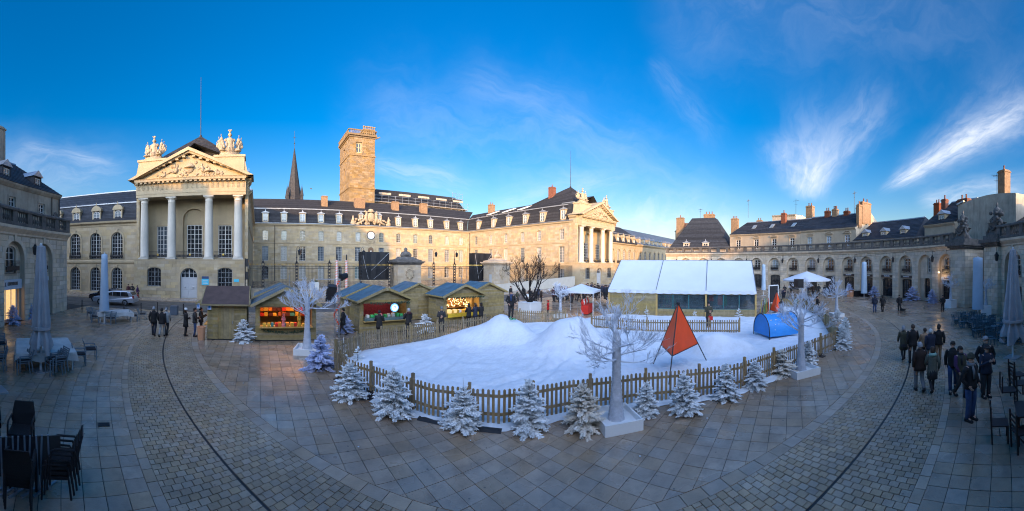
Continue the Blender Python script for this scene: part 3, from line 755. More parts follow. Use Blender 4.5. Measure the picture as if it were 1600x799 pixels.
    for op in (wl, wr):
        put_window(root, P, op[0], op[2], -.28, window_meshes(op[1], op[3] - op[2], op[4], 4, 4, .05, 'window_grey', 'glass_dark'))
        gb = MB()
        for k in range(9): gb.bar((-.8 + .2 * k, 0, 0), (-.8 + .2 * k, 0, 2.28), .03)
        for z in (.5, 1.3): gb.bar((-.87, 0, z), (.87, 0, z), .03)
        loc, rz = P.place(op[0], -.1, op[2]); gb.build('window_grille', 'iron', root, loc=loc, rz=rz)
    for op, PP, rows in ((bops[0], B, 7), (bops[1], N, 7), (bops[2], B, 7)):
        put_window(root, PP, op[0], op[2], -.14, window_meshes(op[1], op[3] - op[2], 0, 4, rows, .06, 'window_white', 'glass_teal'))
    for u, wd in ((-4.07, 2.3), (0, 3.4), (4.07, 2.3)):
        loc, rz = P.place(u, -.62, 4.8); rr = link('railing', railing_mesh(wd, .95, 0, 'iron', .16), None, root, loc, rz)
        gm = MB(); gm.ball((0, -.02, .55), (.13, .05, .15), 8); gm.build('gilt_boss', 'gold', rr)
    # plaques
    # roof: mansard behind the pediment
    r = MB(); z0, z1 = 14.56, 17.5
    for s in (-1, 1):
        a = (cx - s * (hw - .35), PY + 3.0, z0); bb = (cx - s * (hw - .35), PY + 30, z0)
        slate_courses(r, [(cx + s * (hw - .12), PY + 1.6, z0), (cx + s * (hw - .12), PY + 4.2, z0), (cx + s * (hw - 1.5), PY + 4.2, z1), (cx + s * (hw - 1.5), PY + 2.8, z1)], 14)
        slate_courses(r, [(cx + s * (hw - 1.5), PY + 2.8, z1), (cx + s * (hw - 1.5), PY + 20, z1 - .4), (cx, PY + 20, 19.7), (cx, PY + 8.0, 22.4)], 18)
    slate_courses(r, [(cx - hw + .12, PY + 1.6, z0), (cx + hw - .12, PY + 1.6, z0), (cx + hw - 1.5, PY + 2.8, z1), (cx - hw + 1.5, PY + 2.8, z1)], 14)
    slate_courses(r, [(cx - hw + 1.5, PY + 2.8, z1), (cx + hw - 1.5, PY + 2.8, z1), (cx, PY + 8.0, 22.4), (cx, PY + 8.0, 22.4)], 16)
    r.build('roof', 'slate_warm', root)
    zc = MB()
    zc.bar((cx - hw + 1.5, PY + 2.75, z1 + .06), (cx + hw - 1.5, PY + 2.75, z1 + .06), .25, .16)
    for s in (-1, 1): zc.bar((cx + s * (hw - 1.5), PY + 2.75, z1 + .061), (cx + s * (hw - 1.5), PY + 6, z1 + .061), .25, .16)
    zc.build('roof_flashing', 'zinc', root)
    po = MB(); po.path([(0, 0, 0), (0, 0, 8.5)], [.07, .03], 6); po.ball((0, 0, .1), .2, 8); po.build('mast', 'iron', root, loc=(cx, PY + 8.0, 22.3))
    # pedestals for the statue groups
    for s in (-1, 1):
        pd = MB(); x0, x1 = sorted((cx + s * 3.0, cx + s * 6.55))
        pd.box(x0, x1, PY + .3, PY + 2.2, 14.57, 16.95); pd.box(x0 - .12, x1 + .12, PY + .18, PY + 2.32, 16.95, 17.2)
        xo = cx + s * 6.55; pd.extr([(xo, PY + .4, 14.57), (xo + s * .75, PY + .4, 14.57), (xo + s * .35, PY + .4, 15.3), (xo + s * .12, PY + .4, 16.3), (xo, PY + .4, 16.9)], (0, 1.7, 0))
        pd.build('pedestal', 'palace_plain', root)
        o = link('trophy', TROPH, None, root, (cx + s * 4.75, PY + 1.2, 17.2), (0.2 * s)); o.scale = (1.0 if s > 0 else -.95, 1, .96 if s < 0 else 1.0)
    return root
PW = pavilion(-35.35, -1, 'west palace pavilion with four pale columns under a pediment, roof mast above, mostly in shade')
PE = pavilion(35.35, 1, 'east palace pavilion with columned portico and pediment glowing in low sun, roof mast above')
# plaques beside the west pavilion door
pq = MB(); pq.box(-.42, .42, 0, .03, 0, .95); pl_ = pq.build('plaque', mat('plaque_blue', (.06, .45, .62), .5, var=.03).name, PW, loc=(-33.35, PY - .07, 1.75))
pq = MB(); pq.box(-.42, .42, 0, .034, 0, .30); pq.build('plaque_header', mat('plaque_navy', (.03, .06, .14), .5, var=.03).name, pl_, loc=(0, -.003, .72))
for k in range(3):
    pq = MB(); pq.box(-.3, .3 - .12 * (k % 2), 0, .004, 0, .045); pq.build('plaque_lines', 'window_white', pl_, loc=(0, -.005, .15 + .17 * k))
pq = MB(); pq.box(-.3, .3, 0, .03, 0, .32); pq.build('plaque', 'plaque_blue', PW, loc=(-29.65, PY - .07, 2.15))

# ---- low wings west and east of the pavilions
def low_wing(x0, x1, Y, centers, label, side):
    root = thing('palace_low_wing', label, 'palace wing', ((x0 + x1) / 2, Y, 0), world=True)
    P = planar(0, Y, 0.0)
    up = [(c, 1.68, 4.85, 8.45, .84) for c in centers]; lo = [(c, 1.6, .40, 3.7, .8) for c in centers]
    w = MB(); facade(w, P, x0, x1, 0, 9.9, up + lo, .35); w.build('wall', 'palace_plain', root)
    b = MB(); blocks(b, P, x0, x1, 4.75, 9.2, up, .4, 1.2, .02, .015); blocks(b, P, x0, x1, 0, 4.1, lo, .42, 1.2, .025, .02)
    stuff(b.build('stone_blocks', 'palace_stone', root))
    t = MB()
    for o in up + lo: arch_trim(t, P, o, .26, .07)
    band(t, P, x0, x1, [(-.05, 4.2), (.10, 4.25), (.16, 4.5), (.10, 4.62), (-.05, 4.66)])
    band(t, P, x0, x1, [(-.05, 9.25), (.06, 9.3), (.08, 9.55), (.40, 9.72), (.48, 9.95), (-.05, 10.0)])
    t.build('stone_trim', 'palace_plain', root)
    for o in up:
        put_window(root, P, o[0], o[2], -.28, window_meshes(1.68, 3.6, .84, 4, 7, .05, 'window_white', 'glass_dark'))
        loc, rz = P.place(o[0], .0, 4.85); link('railing', railing_mesh(1.9, .8, .12, 'iron', .14), None, root, loc, rz)
    for o in lo: put_window(root, P, o[0], o[2], -.28, window_meshes(1.6, 3.3, .8, 4, 7, .06, 'window_grey', 'glass_dark'))
    for c in centers: dormer(root, P, c, 10.25, .95, 1.35, 1.3, 'round', -.25, 'window_white', 'glass_pale')
    r = MB(); slate_courses(r, [(x0, Y + .1, 10.0), (x1, Y + .1, 10.0), (x1, Y + 1.2, 12.5), (x0, Y + 1.2, 12.5)], 12); slate_courses(r, [(x0, Y + 1.2, 12.5), (x1, Y + 1.2, 12.5), (x1, Y + 5.5, 15.0), (x0, Y + 5.5, 15.0)], 10)
    r.poly([(x0, Y + 5.5, 15), (x1, Y + 5.5, 15), (x1, Y + 11, 10), (x0, Y + 11, 10)])
    r.build('roof', 'slate', root)
    f = MB(); f.bar((x0, Y + 1.15, 12.56), (x1, Y + 1.15, 12.56), .22, .14); f.bar((x0, Y + 5.5, 15.05), (x1, Y + 5.5, 15.05), .3, .14); f.build('roof_flashing', 'zinc', root)
    return root
low_wing(-58.0, -42.37, 16.6, [-55.35, -52.1, -48.85, -45.6], 'low west palace wing with arched windows and round dormers behind the grey estate car', -1)
EW_ = low_wing(42.37, 58.5, 16.6, [44.6, 47.6, 50.6, 53.6, 56.6], 'low east palace wing with a row of round dormers right of the sunlit portico', 1)
chimney(EW_, 47, 22.5, 14, 17.2, 2.2, 1.0, 3); chimney(EW_, 55, 22.5, 14, 16.8, 1.6, 1.0, 2)

# ---- main court facade and the two court wings
def court_block(name, label, M, u0, u1, bays, op_sets, root_loc, slope, ridge, dorm, zc=13.4, skip=(), pipes=(), roofends=None, ends=(0, 0), teal=()):
    root = thing(name, label, 'palace wing', root_loc, world=True)
    ops = []
    for i, c in enumerate(bays):
        ops += [(c, 1.25, 9.65, 11.95, .28, i), (c, 1.45, 4.85, 8.25, 0, i), (c, 1.5, .6, 3.55, .25, i)]
    ops = [o for o in ops if (o[5], o[2]) not in skip]
    o5 = [o[:5] for o in ops]
    w = MB(); facade(w, M, u0, u1, 0, zc, o5, .28); w.build('wall', 'palace_plain', root)
    b = MB(); blocks(b, M, u0, u1, .9, 4.1, o5, .36, 1.3, .02, .015); blocks(b, M, u0, u1, 4.6, 8.7, o5, .42, 1.3, .014, .012); blocks(b, M, u0, u1, 9.2, 12.7, o5, .42, 1.3, .014, .012)
    stuff(b.build('stone_blocks', 'palace_stone', root))
    t = MB()
    for o in o5: arch_trim(t, M, o, .17, .05, keystone=o[4] > 0)
    for z in (4.25, 8.85): band(t, M, u0, u1, [(-.03, z), (.09, z + .03), (.11, z + .24), (-.03, z + .3)])
    band(t, M, u0, u1, [(-.03, 12.75), (.06, 12.8), (.08, 13.0), (.34, 13.18), (.42, 13.4), (-.03, 13.5)])
    t.build('stone_trim', 'palace_plain', root)
    for o in ops:
        gm = 'glass_teal' if (o[2] == 9.65 and o[5] in teal) else ('glass_pale' if o[2] > 4 else 'glass_teal')
        put_window(root, M, o[0], o[2], -.2, window_meshes(o[1], o[3] - o[2], o[4], 4, 6 if o[3] - o[2] > 3 else 4, .036, 'window_white' if o[5] % 3 else 'window_grey', gm))
    g_ = MB(); band(g_, M, u0, u1, [(.30, 13.5), (.46, 13.5), (.46, 13.62), (.30, 13.62)]); g_.build('gutter', 'zinc', root)
    pp = MB()
    for u in pipes: pp.path([M(u, .12, 13.4), M(u, .12, 0.2)], .07, 6)
    if pipes: pp.build('downpipes', 'iron', root)
    r = MB()
    s1, z1, s2, z2 = slope[0], slope[1], ridge[0], ridge[1]
    slate_courses(r, [M(u0 - ends[0] * 0, 0, 13.5), M(u1, 0, 13.5), M(u1 - ends[1] * s1, -s1, z1), M(u0 + ends[0] * s1, -s1, z1)], 16)
    slate_courses(r, [M(u0 + ends[0] * s1, -s1, z1), M(u1 - ends[1] * s1, -s1, z1), M(u1 - ends[1] * s2, -s2, z2), M(u0 + ends[0] * s2, -s2, z2)], 14)
    r.poly([M(u0 + ends[0] * s2, -s2, z2), M(u1 - ends[1] * s2, -s2, z2), M(u1 - ends[1] * s2, -2 * s2, 13.5), M(u0 + ends[0] * s2, -2 * s2, 13.5)])
    r.build('roof', 'slate_warm', root)
    f = MB(); f.loft([[M(u, d, z) for d, z in ((-s1 + .10, z1 - .05), (-s1 + .12, z1 + .16), (-s1 - .25, z1 + .2), (-s1 - .2, z1))] for u in (u0 + ends[0] * s1, u1 - ends[1] * s1)])
    f.build('roof_flashing', 'zinc', root)
    for c in dorm: dormer(root, M, c, 14.0, 1.15, 2.0, 1.7, 'ped', -.12, 'window_white', 'glass_pale')
    return root
Mmain = planar(0, 53.6, 0.0)
MAINB = [-25.5, -21.15, -16.8, -12.4, -8.0, -3.3, 2.75, 7.4, 12.2, 16.7, 21.8, 26.4]
MAIN = court_block('palace_main_building', 'long main palace building with clock and carved crest at the back of the courtyard', Mmain, -28.3, 28.4, MAINB, None, (0, 53.6, 0), (1.35, 17.15), (7.5, 20.6),
                   [c for c in MAINB if not -5 < c < 4], pipes=(-23.3, -14.6, -5.7, 5.2, 14.5, 24), teal=range(0, 7), ends=(-1, -1))
# clock frontispiece
ck = MB(); rr = 1.0
ck.extr([(rr * cos(2 * pi * k / 32), 0, rr * sin(2 * pi * k / 32)) for k in range(32)], (0, .06, 0))
c_ = ck.build('clock', mat('clock_white', (.72, .70, .66), .5, var=.04).name, MAIN, loc=(-.05, 53.6 - .18, 11.2))
ck = MB()
for k in range(32):
    a, b = 2 * pi * k / 32, 2 * pi * (k + 1) / 32
    ck.hexa([(r * cos(t), -.1, r * sin(t)) for r, t in ((.92, a), (.92, b), (1.06, b), (1.06, a))] + [(r * cos(t), .15, r * sin(t)) for r, t in ((.92, a), (.92, b), (1.06, b), (1.06, a))])
ck.build('clock_ring', 'iron', c_)
ck = MB()
for k in range(32):
    a, b = 2 * pi * k / 32, 2 * pi * (k + 1) / 32
    ck.hexa([(r * cos(t), -.06, r * sin(t)) for r, t in ((1.1, a), (1.1, b), (1.4, b), (1.4, a))] + [(r * cos(t), .2, r * sin(t)) for r, t in ((1.1, a), (1.1, b), (1.4, b), (1.4, a))])
for s in (-1, 1): ck.path([(s * 1.0, .05, -1.1), (s * .55, .0, -1.75), (s * .1, .0, -1.9)], [.16, .12, .06], 6)
ck.build('clock_surround', 'palace_plain', c_)
ck = MB(); ck.bar((0, -.02, 0), (.05, -.02, .55), .07, .03); ck.bar((0, -.025, 0), (.62, -.025, .3), .05, .03)
for k in range(12): a = pi * k / 6; ck.bar((.72 * cos(a), -.012, .72 * sin(a)), (.84 * cos(a), -.012, .84 * sin(a)), .05, .02)
ck.build('clock_hands', 'iron', c_)
nb = MB(); Q = (-.05, 1.5, 5.4, 8.3, .75); arch_trim(nb, Mmain, Q, .22, .1)
nb.build('niche_frame', 'palace_plain', MAIN)
nb = MB(); nb.extr([(x - .05, 0, z) for x, z in [(-.75, 0)] + arc_pts(0, 1.5, 2.15, .75) + [(.75, 0)]], (0, .02, 0)); nb.build('niche', mat('niche_brown', (.16, .10, .06), .9).name, MAIN, loc=(0, 53.575, 5.4))
nb = MB(); nb.lathe([(.4, 0), (.42, .3), (.25, .5), (.33, .9), (.36, 1.2), (.15, 1.4), (.13, 1.5)], (0, 0, 0), 10, sy=.6); nb.ball((0, -.03, 1.68), (.2, .2, .24), 8); nb.build('bust', 'column_stone', MAIN, loc=(-.05, 53.35, 5.6), smooth=True)
cr = MB(); q = random.Random(5); y = 53.6 - .1
cr.ball((-.05, y, 15.7), (1.0, .3, 1.15), 14); cr.lathe([(.9, 0), (1.0, .1), (.85, .2)], (-.05, y, 16.9), 12, sy=.4)
cr.ball((-.05, y - .25, 15.7), (.62, .15, .75), 12); cr.ball((-.05, y, 17.3), (.7, .25, .4), 10)
for s in (-1, 1):
    cr.path([(s * 1.0, y, 14.2), (s * 1.4, y, 15.4), (s * 1.15, y, 16.6), (s * 1.5, y, 17.2)], [.35, .42, .3, .12], 8)
    cr.path([(s * 1.4, y, 15.2), (s * 2.6, y, 14.4), (s * 3.6, y, 13.9)], [.3, .22, .3], 7)
    cr.lathe([(.6, 0), (.65, .4), (.5, .9), (.3, 1.4), (.12, 2.3)], (s * 4.6, y, 13.6), 8, sy=.5)
    for k in range(22): cr.ball((s * q.uniform(.5, 4.8), y - .1, q.uniform(13.7, 15.2)), (q.uniform(.15, .35), .2, q.uniform(.15, .35)), 6)
    for k in range(8): cr.ball((s * q.uniform(.9, 1.8), y - .1, q.uniform(14.5, 17.0)), (.25, .2, .28), 6)
cr.build('crest_relief', 'relief_stone', MAIN, smooth=True)
for u in (-2.4, 2.45): dormer(MAIN, Mmain, u, 15.3, .75, 1.0, 1.0, 'gable', -.55, 'window_white', 'glass_dark')
for x, y, w, h in ((-10.9, 57.5, 1.5, 2.2), (-1.8, 57.5, 2.7, 2.1), (8.0, 57.5, 1.9, 1.9), (16.2, 57.0, 2.0, 2.0)): chimney(MAIN, x, y, 18.0, 18.7 + h, w, 1.1, 0)
# east court wing, seen side-on in the sun
Meast = planar(28.5, 53.6, -pi / 2)
EB = [53.6 - y for y in (49.3, 43.0, 37.1, 31.25, 25.95, 19.5)]
EASTW = court_block('palace_court_wing', 'sunlit east court wing of the palace with tall windows and dormers', Meast, 0, 37.4, EB, None, (28.5, 40, 0), (1.35, 17.15), (7.0, 19.6), [53.6 - y for y in (48.6, 42.2, 36.4, 30.6, 25.2, 19.3)], pipes=(1.4, 13.4, 25.3, 31.5), ends=(-1, 0))
for y0 in (46.5, 40, 34.3):
    sk = MB(); sk.hexa([Meast(53.6 - y0 - 1.2, -2.2, 17.7), Meast(53.6 - y0 + .4, -2.2, 17.7), Meast(53.6 - y0 + 1.6, -4.6, 18.75), Meast(53.6 - y0, -4.6, 18.75), Meast(53.6 - y0 - 1.2, -2.2, 17.86), Meast(53.6 - y0 + .4, -2.2, 17.86), Meast(53.6 - y0 + 1.6, -4.6, 18.9), Meast(53.6 - y0, -4.6, 18.9)])
    sk.build('skylight', 'window_white', EASTW)
chimney(EASTW, 34.4, 50, 18, 21.3, 1.6, 1.2, 2); chimney(EASTW, 34.6, 27.5, 18.5, 22.8, 1.3, 1.3, 1, m='brick_red')
Mwest = planar(-28.3, 17.2, pi / 2)
WESTW = court_block('palace_court_wing', 'shaded west court wing of the palace seen edge-on beyond the columned pavilion', Mwest, 0, 36.3, [2.3 + 5.6 * k for k in range(6)], None, (-28.3, 40, 0), (1.35, 17.15), (7.0, 19.6), [2.3 + 5.6 * k for k in range(6)])
# ---- tower
TW = thing('stone_tower', 'tall square medieval stone tower lit orange by the sun behind the main palace building', 'tower', (.6, 68, 0), world=True)
tx0, tx1, ty0, ty1 = -8.2, 4.4, 63.0, 74.0
faces = [(planar((tx0 + tx1) / 2, ty0, 0.0), (tx1 - tx0) / 2), (planar(tx0, (ty0 + ty1) / 2, -pi / 2), (ty1 - ty0) / 2), (planar(tx1, (ty0 + ty1) / 2, pi / 2), (ty1 - ty0) / 2), (planar((tx0 + tx1) / 2, ty1, pi), (tx1 - tx0) / 2)]
tx0, tx1 = -2.95, 4.2
TS = ((tx1 - tx0) / 2)
faces = [(planar((tx0 + tx1) / 2, ty0, 0.0), TS), (planar(tx0, (ty0 + ty1) / 2, -pi / 2), 5.5), (planar(tx1, (ty0 + ty1) / 2, pi / 2), 5.5), (planar((tx0 + tx1) / 2, ty1, pi), TS)]
w = MB(); b = MB(); t = MB()
for i, (P, hw) in enumerate(faces):
    ops = [(-1.0 if i == 0 else 0, 1.7, 34.3, 37.2, 0)] if i == 0 else ([(0, 1.4, 34.3, 36.6, 0), (0, 1.2, 27.5, 31, 0)] if i == 1 else [])
    facade(w, P, -hw, hw, 10, 38.6, ops, .5); blocks(b, P, -hw, hw, 12, 38.4, ops, .5, 1.2, .03, .03)
    for z in (24.6, 33.4, 38.4): band(t, P, -hw - .2, hw + .2, [(-.03, z), (.22, z + .1), (.26, z + .32), (-.03, z + .4)])
    for o in ops:
        arch_trim(t, P, o, .2, .08, keystone=False); put_window(TW, P, o[0], o[2], -.35, window_meshes(o[1], o[3] - o[2], 0, 2, 2, .22, 'palace_plain', 'glass_dark'))
    band(t, P, -hw - .45, hw + .45, [(.1, 38.85), (.45, 38.95), (.5, 39.4), (.1, 39.5)])
    for k in range(int(hw * 2 / .55)): u = -hw + .25 + k * .55; loc, rz = P.place(u, .35, 39.5); t.cbox(loc, (.18, .2, .75), rz)
    band(t, P, -hw - .4, hw + .4, [(.22, 40.25), (.48, 40.25), (.48, 40.5), (.22, 40.5)])
w.build('wall', 'tower_stone', TW); stuff(b.build('stone_blocks', 'tower_stone', TW)); t.build('parapet', 'tower_stone', TW)
t = MB(); t.box(1.2, 4.2, 64, 68, 39.4, 41.0); t.box(1.0, 4.5, 63.6, 68.2, 41.0, 41.3)
for k in range(7): t.box(1.05 + k * .52, 1.25 + k * .52, 63.7, 63.95, 41.3, 41.9)
t.box(1.0, 4.6, 63.65, 64.0, 41.9, 42.1)
for x, y in ((tx0 - .3, ty0 - .3), (tx1 + .3, ty0 - .3)): t.path([(x, y, 38.6), (x - .9 if x < 0 else x + .9, y - .7, 38.9)], [.25, .1], 6)
t.build('turret', 'tower_stone', TW)
t = MB(); t.box(tx0 + .1, tx1 - .1, ty0 + .1, ty1 - .1, 38.9, 39.3); t.build('roof', 'slate', TW)
# ---- church spire behind
SP = thing('church_spire', 'slim dark slate church spire with pinnacles rising left of the stone tower', 'spire', (-12.9, 110, 0), world=True)
s = MB(); s.lathe([(3.6, 24), (3.4, 29.5), (2.75, 31), (1.5, 40), (.35, 48.5), (.12, 50)], (-12.9, 110, 0), 8); s.build('spire_roof', 'slate_warm', SP)
s = MB()
for k in range(4):
    a = pi / 4 + k * pi / 2; s.lathe([(.55, 26), (.55, 30.5), (.7, 30.8), (.08, 34.5), (.03, 35.2)], (-12.9 + 3.9 * cos(a), 110 + 3.9 * sin(a), 0), 6)
s.build('pinnacle', 'slate_warm', SP)
s = MB(); s.path([(-12.9, 110, 49.5), (-12.9, 110, 57)], [.09, .05], 5); s.bar((-13.5, 110, 54.3), (-12.3, 110, 54.3), .1); s.ball((-12.9, 110, 52), .28, 8); s.build('cross', 'iron', SP)
s = MB(); s.box(-16.6, -9.2, 106.4, 113.6, 0, 26.3); s.build('tower_base', 'palace_plain', SP)
# ---- long roof with scaffolding behind the main building
BH = thing('scaffolded_roof_building', 'long dark roof building ringed by scaffolding boards behind the main palace roof', 'building', (21, 72, 0), world=True)
s = MB(); s.box(5, 37.5, 67.5, 80, 0, 22.0); s.build('wall', 'palace_plain', BH)
s = MB(); slate_courses(s, [(5, 67.4, 22.0), (37.5, 67.4, 22.0), (36.5, 72.5, 27.0), (5, 72.5, 27.0)], 16); s.poly([(5, 72.5, 27), (36.5, 72.5, 27), (37.5, 80, 22), (5, 80, 22)]); s.poly([(37.5, 67.4, 22), (37.5, 80, 22), (36.5, 72.5, 27)]); s.build('roof', 'slate_warm', BH)
s = MB()
for k in range(16): x = 5.6 + k * 2.15; s.bar((x, 66.6, 19), (x, 66.6, 24.2), .06)
for z in (22.3, 23.1, 24.0): s.bar((5, 66.6, z), (38.5, 66.6, z), .05)
s.build('scaffold_poles', 'zinc', BH)
s = MB(); s.box(5, 37.6, 66.2, 67.2, 22.0, 22.12)
for k in range(5): s.box(7.2 + k * 6.4, 11 + k * 6.4, 67.6, 67.8, 24.5, 25.1)
s.build('scaffold_boards', 'render_wall', BH)
s = MB()
for k in range(4): s.bar((34 + k * 1.3, 70.0, 25), (34 + k * 1.3, 70.0, 28.2), .06)
for z in (26.2, 27.0, 27.8): s.bar((33.8, 70, z), (38.2, 70, z), .06)
s.box(34, 38, 69.8, 72, 25.9, 26.0); s.build('scaffold_platform', 'zinc', BH)

# ---- courtyard railings, gate piers
FY = 16.5
def court_fence(x0, x1, label, posts, tips='gold'):
    rt = thing('iron_railing', label, 'railing', ((x0 + x1) / 2, FY, 0), world=True)
    pl = MB(); pl.box(x0, x1, FY - .25, FY + .25, 0, 1.1); pl.box(x0, x1, FY - .31, FY + .31, 1.1, 1.25); pl.build('plinth', 'pier_stone', rt)
    b = MB(); n = int((x1 - x0) / .17)
    for k in range(n + 1):
        x = x0 + (x1 - x0) * k / n; b.bar((x, FY, 1.25), (x, FY, 4.1), .026)
    for z in (1.45, 3.75, 4.0): b.bar((x0, FY, z), (x1, FY, z), .045)
    stuff(b.build('bars', 'iron', rt))
    g_ = MB()
    for k in range(n + 1): x = x0 + (x1 - x0) * k / n; g_.lathe([(.012, 0), (.035, .08), (.004, .26)], (x, FY, 4.1), 4)
    stuff(g_.build('spear_tips', tips, rt))
    for x in posts:
        p = MB(); 
        for dx in (-.16, .16): p.bar((x + dx, FY, 1.25), (x + dx, FY, 4.35), .06)
        for k in range(7): p.ball((x, FY, 1.6 + k * .4), (.12, .05, .12), 6)
        p.cbox((x, FY, 4.35), (.5, .3, .08)); p.lathe([(.1, 0), (.16, .1), (.05, .25), (.02, .45)], (x, FY, 4.43), 6)
        p.build('post', 'iron', rt)
    return rt
court_fence(-28.2, -9.6, 'black iron railing with gilt spear tips left of the gate piers', (-26.5, -22.35, -18.2, -14.05, -10.1))
court_fence(-5.9, 5.2, 'lower iron gate railing between the two stone gate piers', (-3.35, .15))
court_fence(11.2, 28.2, 'black iron railing right of the gate piers behind the bare tree', (15.2, 19.5, 24.0), 'iron')
def street_lamp(x, y, zb, label, h=2.2):
    t = thing('gate_lamp', label, 'lamp', (x, y, zb))
    p = MB(); p.path([(0, 0, 0), (0, 0, h)], [.06, .04], 6); p.path([(0, 0, h), (0, 0, h + .35), (.12, 0, h + .55), (.3, 0, h + .5), (.36, 0, h + .25)], .03, 5); p.ball((0, 0, h * .5), .1, 6); p.build('bracket', 'iron', t)
    l = MB(); l.lathe([(.05, -.55), (.16, -.5), (.22, -.05), (.24, 0), (.08, .14), (.02, .22)], (.36, 0, h + .05), 6); l.build('lantern', 'glass_dark', t)
    return t
street_lamp(-22.35, FY, 4.3, 'black lantern above the railing left of the striped poles', 1.6)
street_lamp(-14.05, FY, 4.3, 'black lantern above the railing beside the black screen', 1.6)
street_lamp(-3.35, FY, 4.3, 'black lantern on the left post between the gate piers', 1.6)
street_lamp(.15, FY, 4.3, 'black lantern on the right post between the gate piers', 1.6)
def gate_pier(x, label, medal):
    t = thing('gate_pier', label, 'gate pier', (x, FY, 0))
    w_, d_ = 3.4, 2.6
    b = MB(); b.box(-w_ / 2 + .04, w_ / 2 - .04, -d_ / 2 + .04, d_ / 2 - .04, 0, 4.5); b.build('core', 'joint_stone', t)
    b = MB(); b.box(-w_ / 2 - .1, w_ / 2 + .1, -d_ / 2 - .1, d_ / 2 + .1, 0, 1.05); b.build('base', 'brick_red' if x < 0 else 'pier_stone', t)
    b = MB()
    for P, hw in ((planar(0, -d_ / 2, 0.0), w_ / 2), (planar(-w_ / 2, 0, -pi / 2), d_ / 2), (planar(w_ / 2, 0, pi / 2), d_ / 2), (planar(0, d_ / 2, pi), w_ / 2)): blocks(b, P, -hw, hw, 1.06, 4.3, [], .36, .95, .03, .0)
    stuff(b.build('stone_blocks', 'pier_stone', t))
    b = MB()
    for k, (e, z0, z1) in enumerate(((.12, 4.3, 4.45), (.3, 4.451, 4.58), (.42, 4.581, 4.75), (.05, 4.751, 4.95))): b.box(-w_ / 2 - e, w_ / 2 + e, -d_ / 2 - e, d_ / 2 + e, z0, z1)
    b.loft([[(sx * (w_ / 2 - k), sy * (d_ / 2 - k), z) for sx, sy in ((-1, -1), (1, -1), (1, 1), (-1, 1))] for k, z in ((.1, 4.952), (.55, 5.1), (.75, 5.35))])
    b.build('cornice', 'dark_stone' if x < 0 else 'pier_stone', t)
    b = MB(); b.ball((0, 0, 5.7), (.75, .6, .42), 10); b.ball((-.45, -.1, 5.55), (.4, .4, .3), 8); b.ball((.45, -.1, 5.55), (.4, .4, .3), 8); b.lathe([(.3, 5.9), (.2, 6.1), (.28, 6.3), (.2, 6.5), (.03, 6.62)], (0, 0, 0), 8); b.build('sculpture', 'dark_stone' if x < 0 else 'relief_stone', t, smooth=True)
    b = MB(); b.lathe([(.45, 0), (.5, .06), (.42, .12), (.2, .14)], (0, 0, 0), 14); 
    for k in range(10): a = 2 * pi * k / 10; b.ball((.5 * cos(a), .5 * sin(a), .05), .13, 6)
    b.path([(-.5, .4, .05), (-.1, .75, .08), (.5, .4, .05)], .1, 6); b.path([(0, -.4, .05), (0, -1.1, .05)], [.2, .08], 6)
    o = b.build('medallion', 'relief_stone', t, loc=(.0, -d_ / 2 - .03, 3.0)); o.rotation_euler = (pi / 2, 0, 0)
    return t
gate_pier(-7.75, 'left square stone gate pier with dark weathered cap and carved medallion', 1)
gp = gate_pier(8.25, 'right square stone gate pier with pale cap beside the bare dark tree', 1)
d_ = MB(); d_.box(-.3, .3, -.02, .02, 0, 1.7); d_.build('door', 'window_grey', gp, loc=(-1.72, -.5, 1.1), rz=pi / 2)
# black screens behind the railing
mat('black_tarp', (.012, .013, .016), .5, var=.3, bump=.4, bscale=3); mat('strap_grey', (.35, .36, .38), .6)
def screen(x0, x1, y, z0, z1, label):
    t = thing('stage_screen', label, 'screen', ((x0 + x1) / 2, y, 0), world=True)
    b = MB(); n = 6
    for i in range(n):
        a, c = x0 + (x1 - x0) * i / n, x0 + (x1 - x0) * (i + 1) / n; o = .06 * (i % 2)
        b.hexa([(a, y - o, z0), (c, y - .06 + o, z0), (c, y + 1.5, z0), (a, y + 1.5, z0), (a, y - o, z1), (c, y - .06 + o, z1), (c, y + 1.5, z1), (a, y + 1.5, z1)])
    b.build('tarpaulin', 'black_tarp', t)
    b = MB(); 
    for x in (x0 + .1, x1 - .1): b.bar((x, y + .8, 0), (x, y + .8, z0), .12)
    b.build('legs', 'zinc', t)
    b = MB(); b.bar((x0 + .05, y - .12, z1 - .2), (x0 + .9, y - .12, z0 + .1), .035); b.bar((x1 - .1, y - .12, z1 - .1), (x1 - 2.6, y - .12, z0 + 1.3), .035); b.bar((x0 + 1.6, y - .12, z0 + .1), (x1 - .05, y - .12, z0 + 1.8), .035)
    b.build('straps', 'strap_grey', t)
screen(-13.6, -9.7, 17.6, 2.2, 5.95, 'black tarpaulin stage screen with grey straps left of the left gate pier')
screen(5.6, 9.2, 19.0, 1.6, 6.2, 'black tarpaulin stage box behind the right gate pier')
# pale low ramp wall
rw = MB(); rw.hexa([(1, 14.9, 0), (27, 14.9, 0), (27, 15.35, 0), (1, 15.35, 0), (1, 14.9, 1.0), (27, 14.9, 2.1), (27, 15.35, 2.1), (1, 15.35, 1.0)])
o = rw.build('ramp_wall', 'column_stone'); o['label'] = 'pale sloping stone ramp wall behind the bare dark tree'; o['category'] = 'wall'
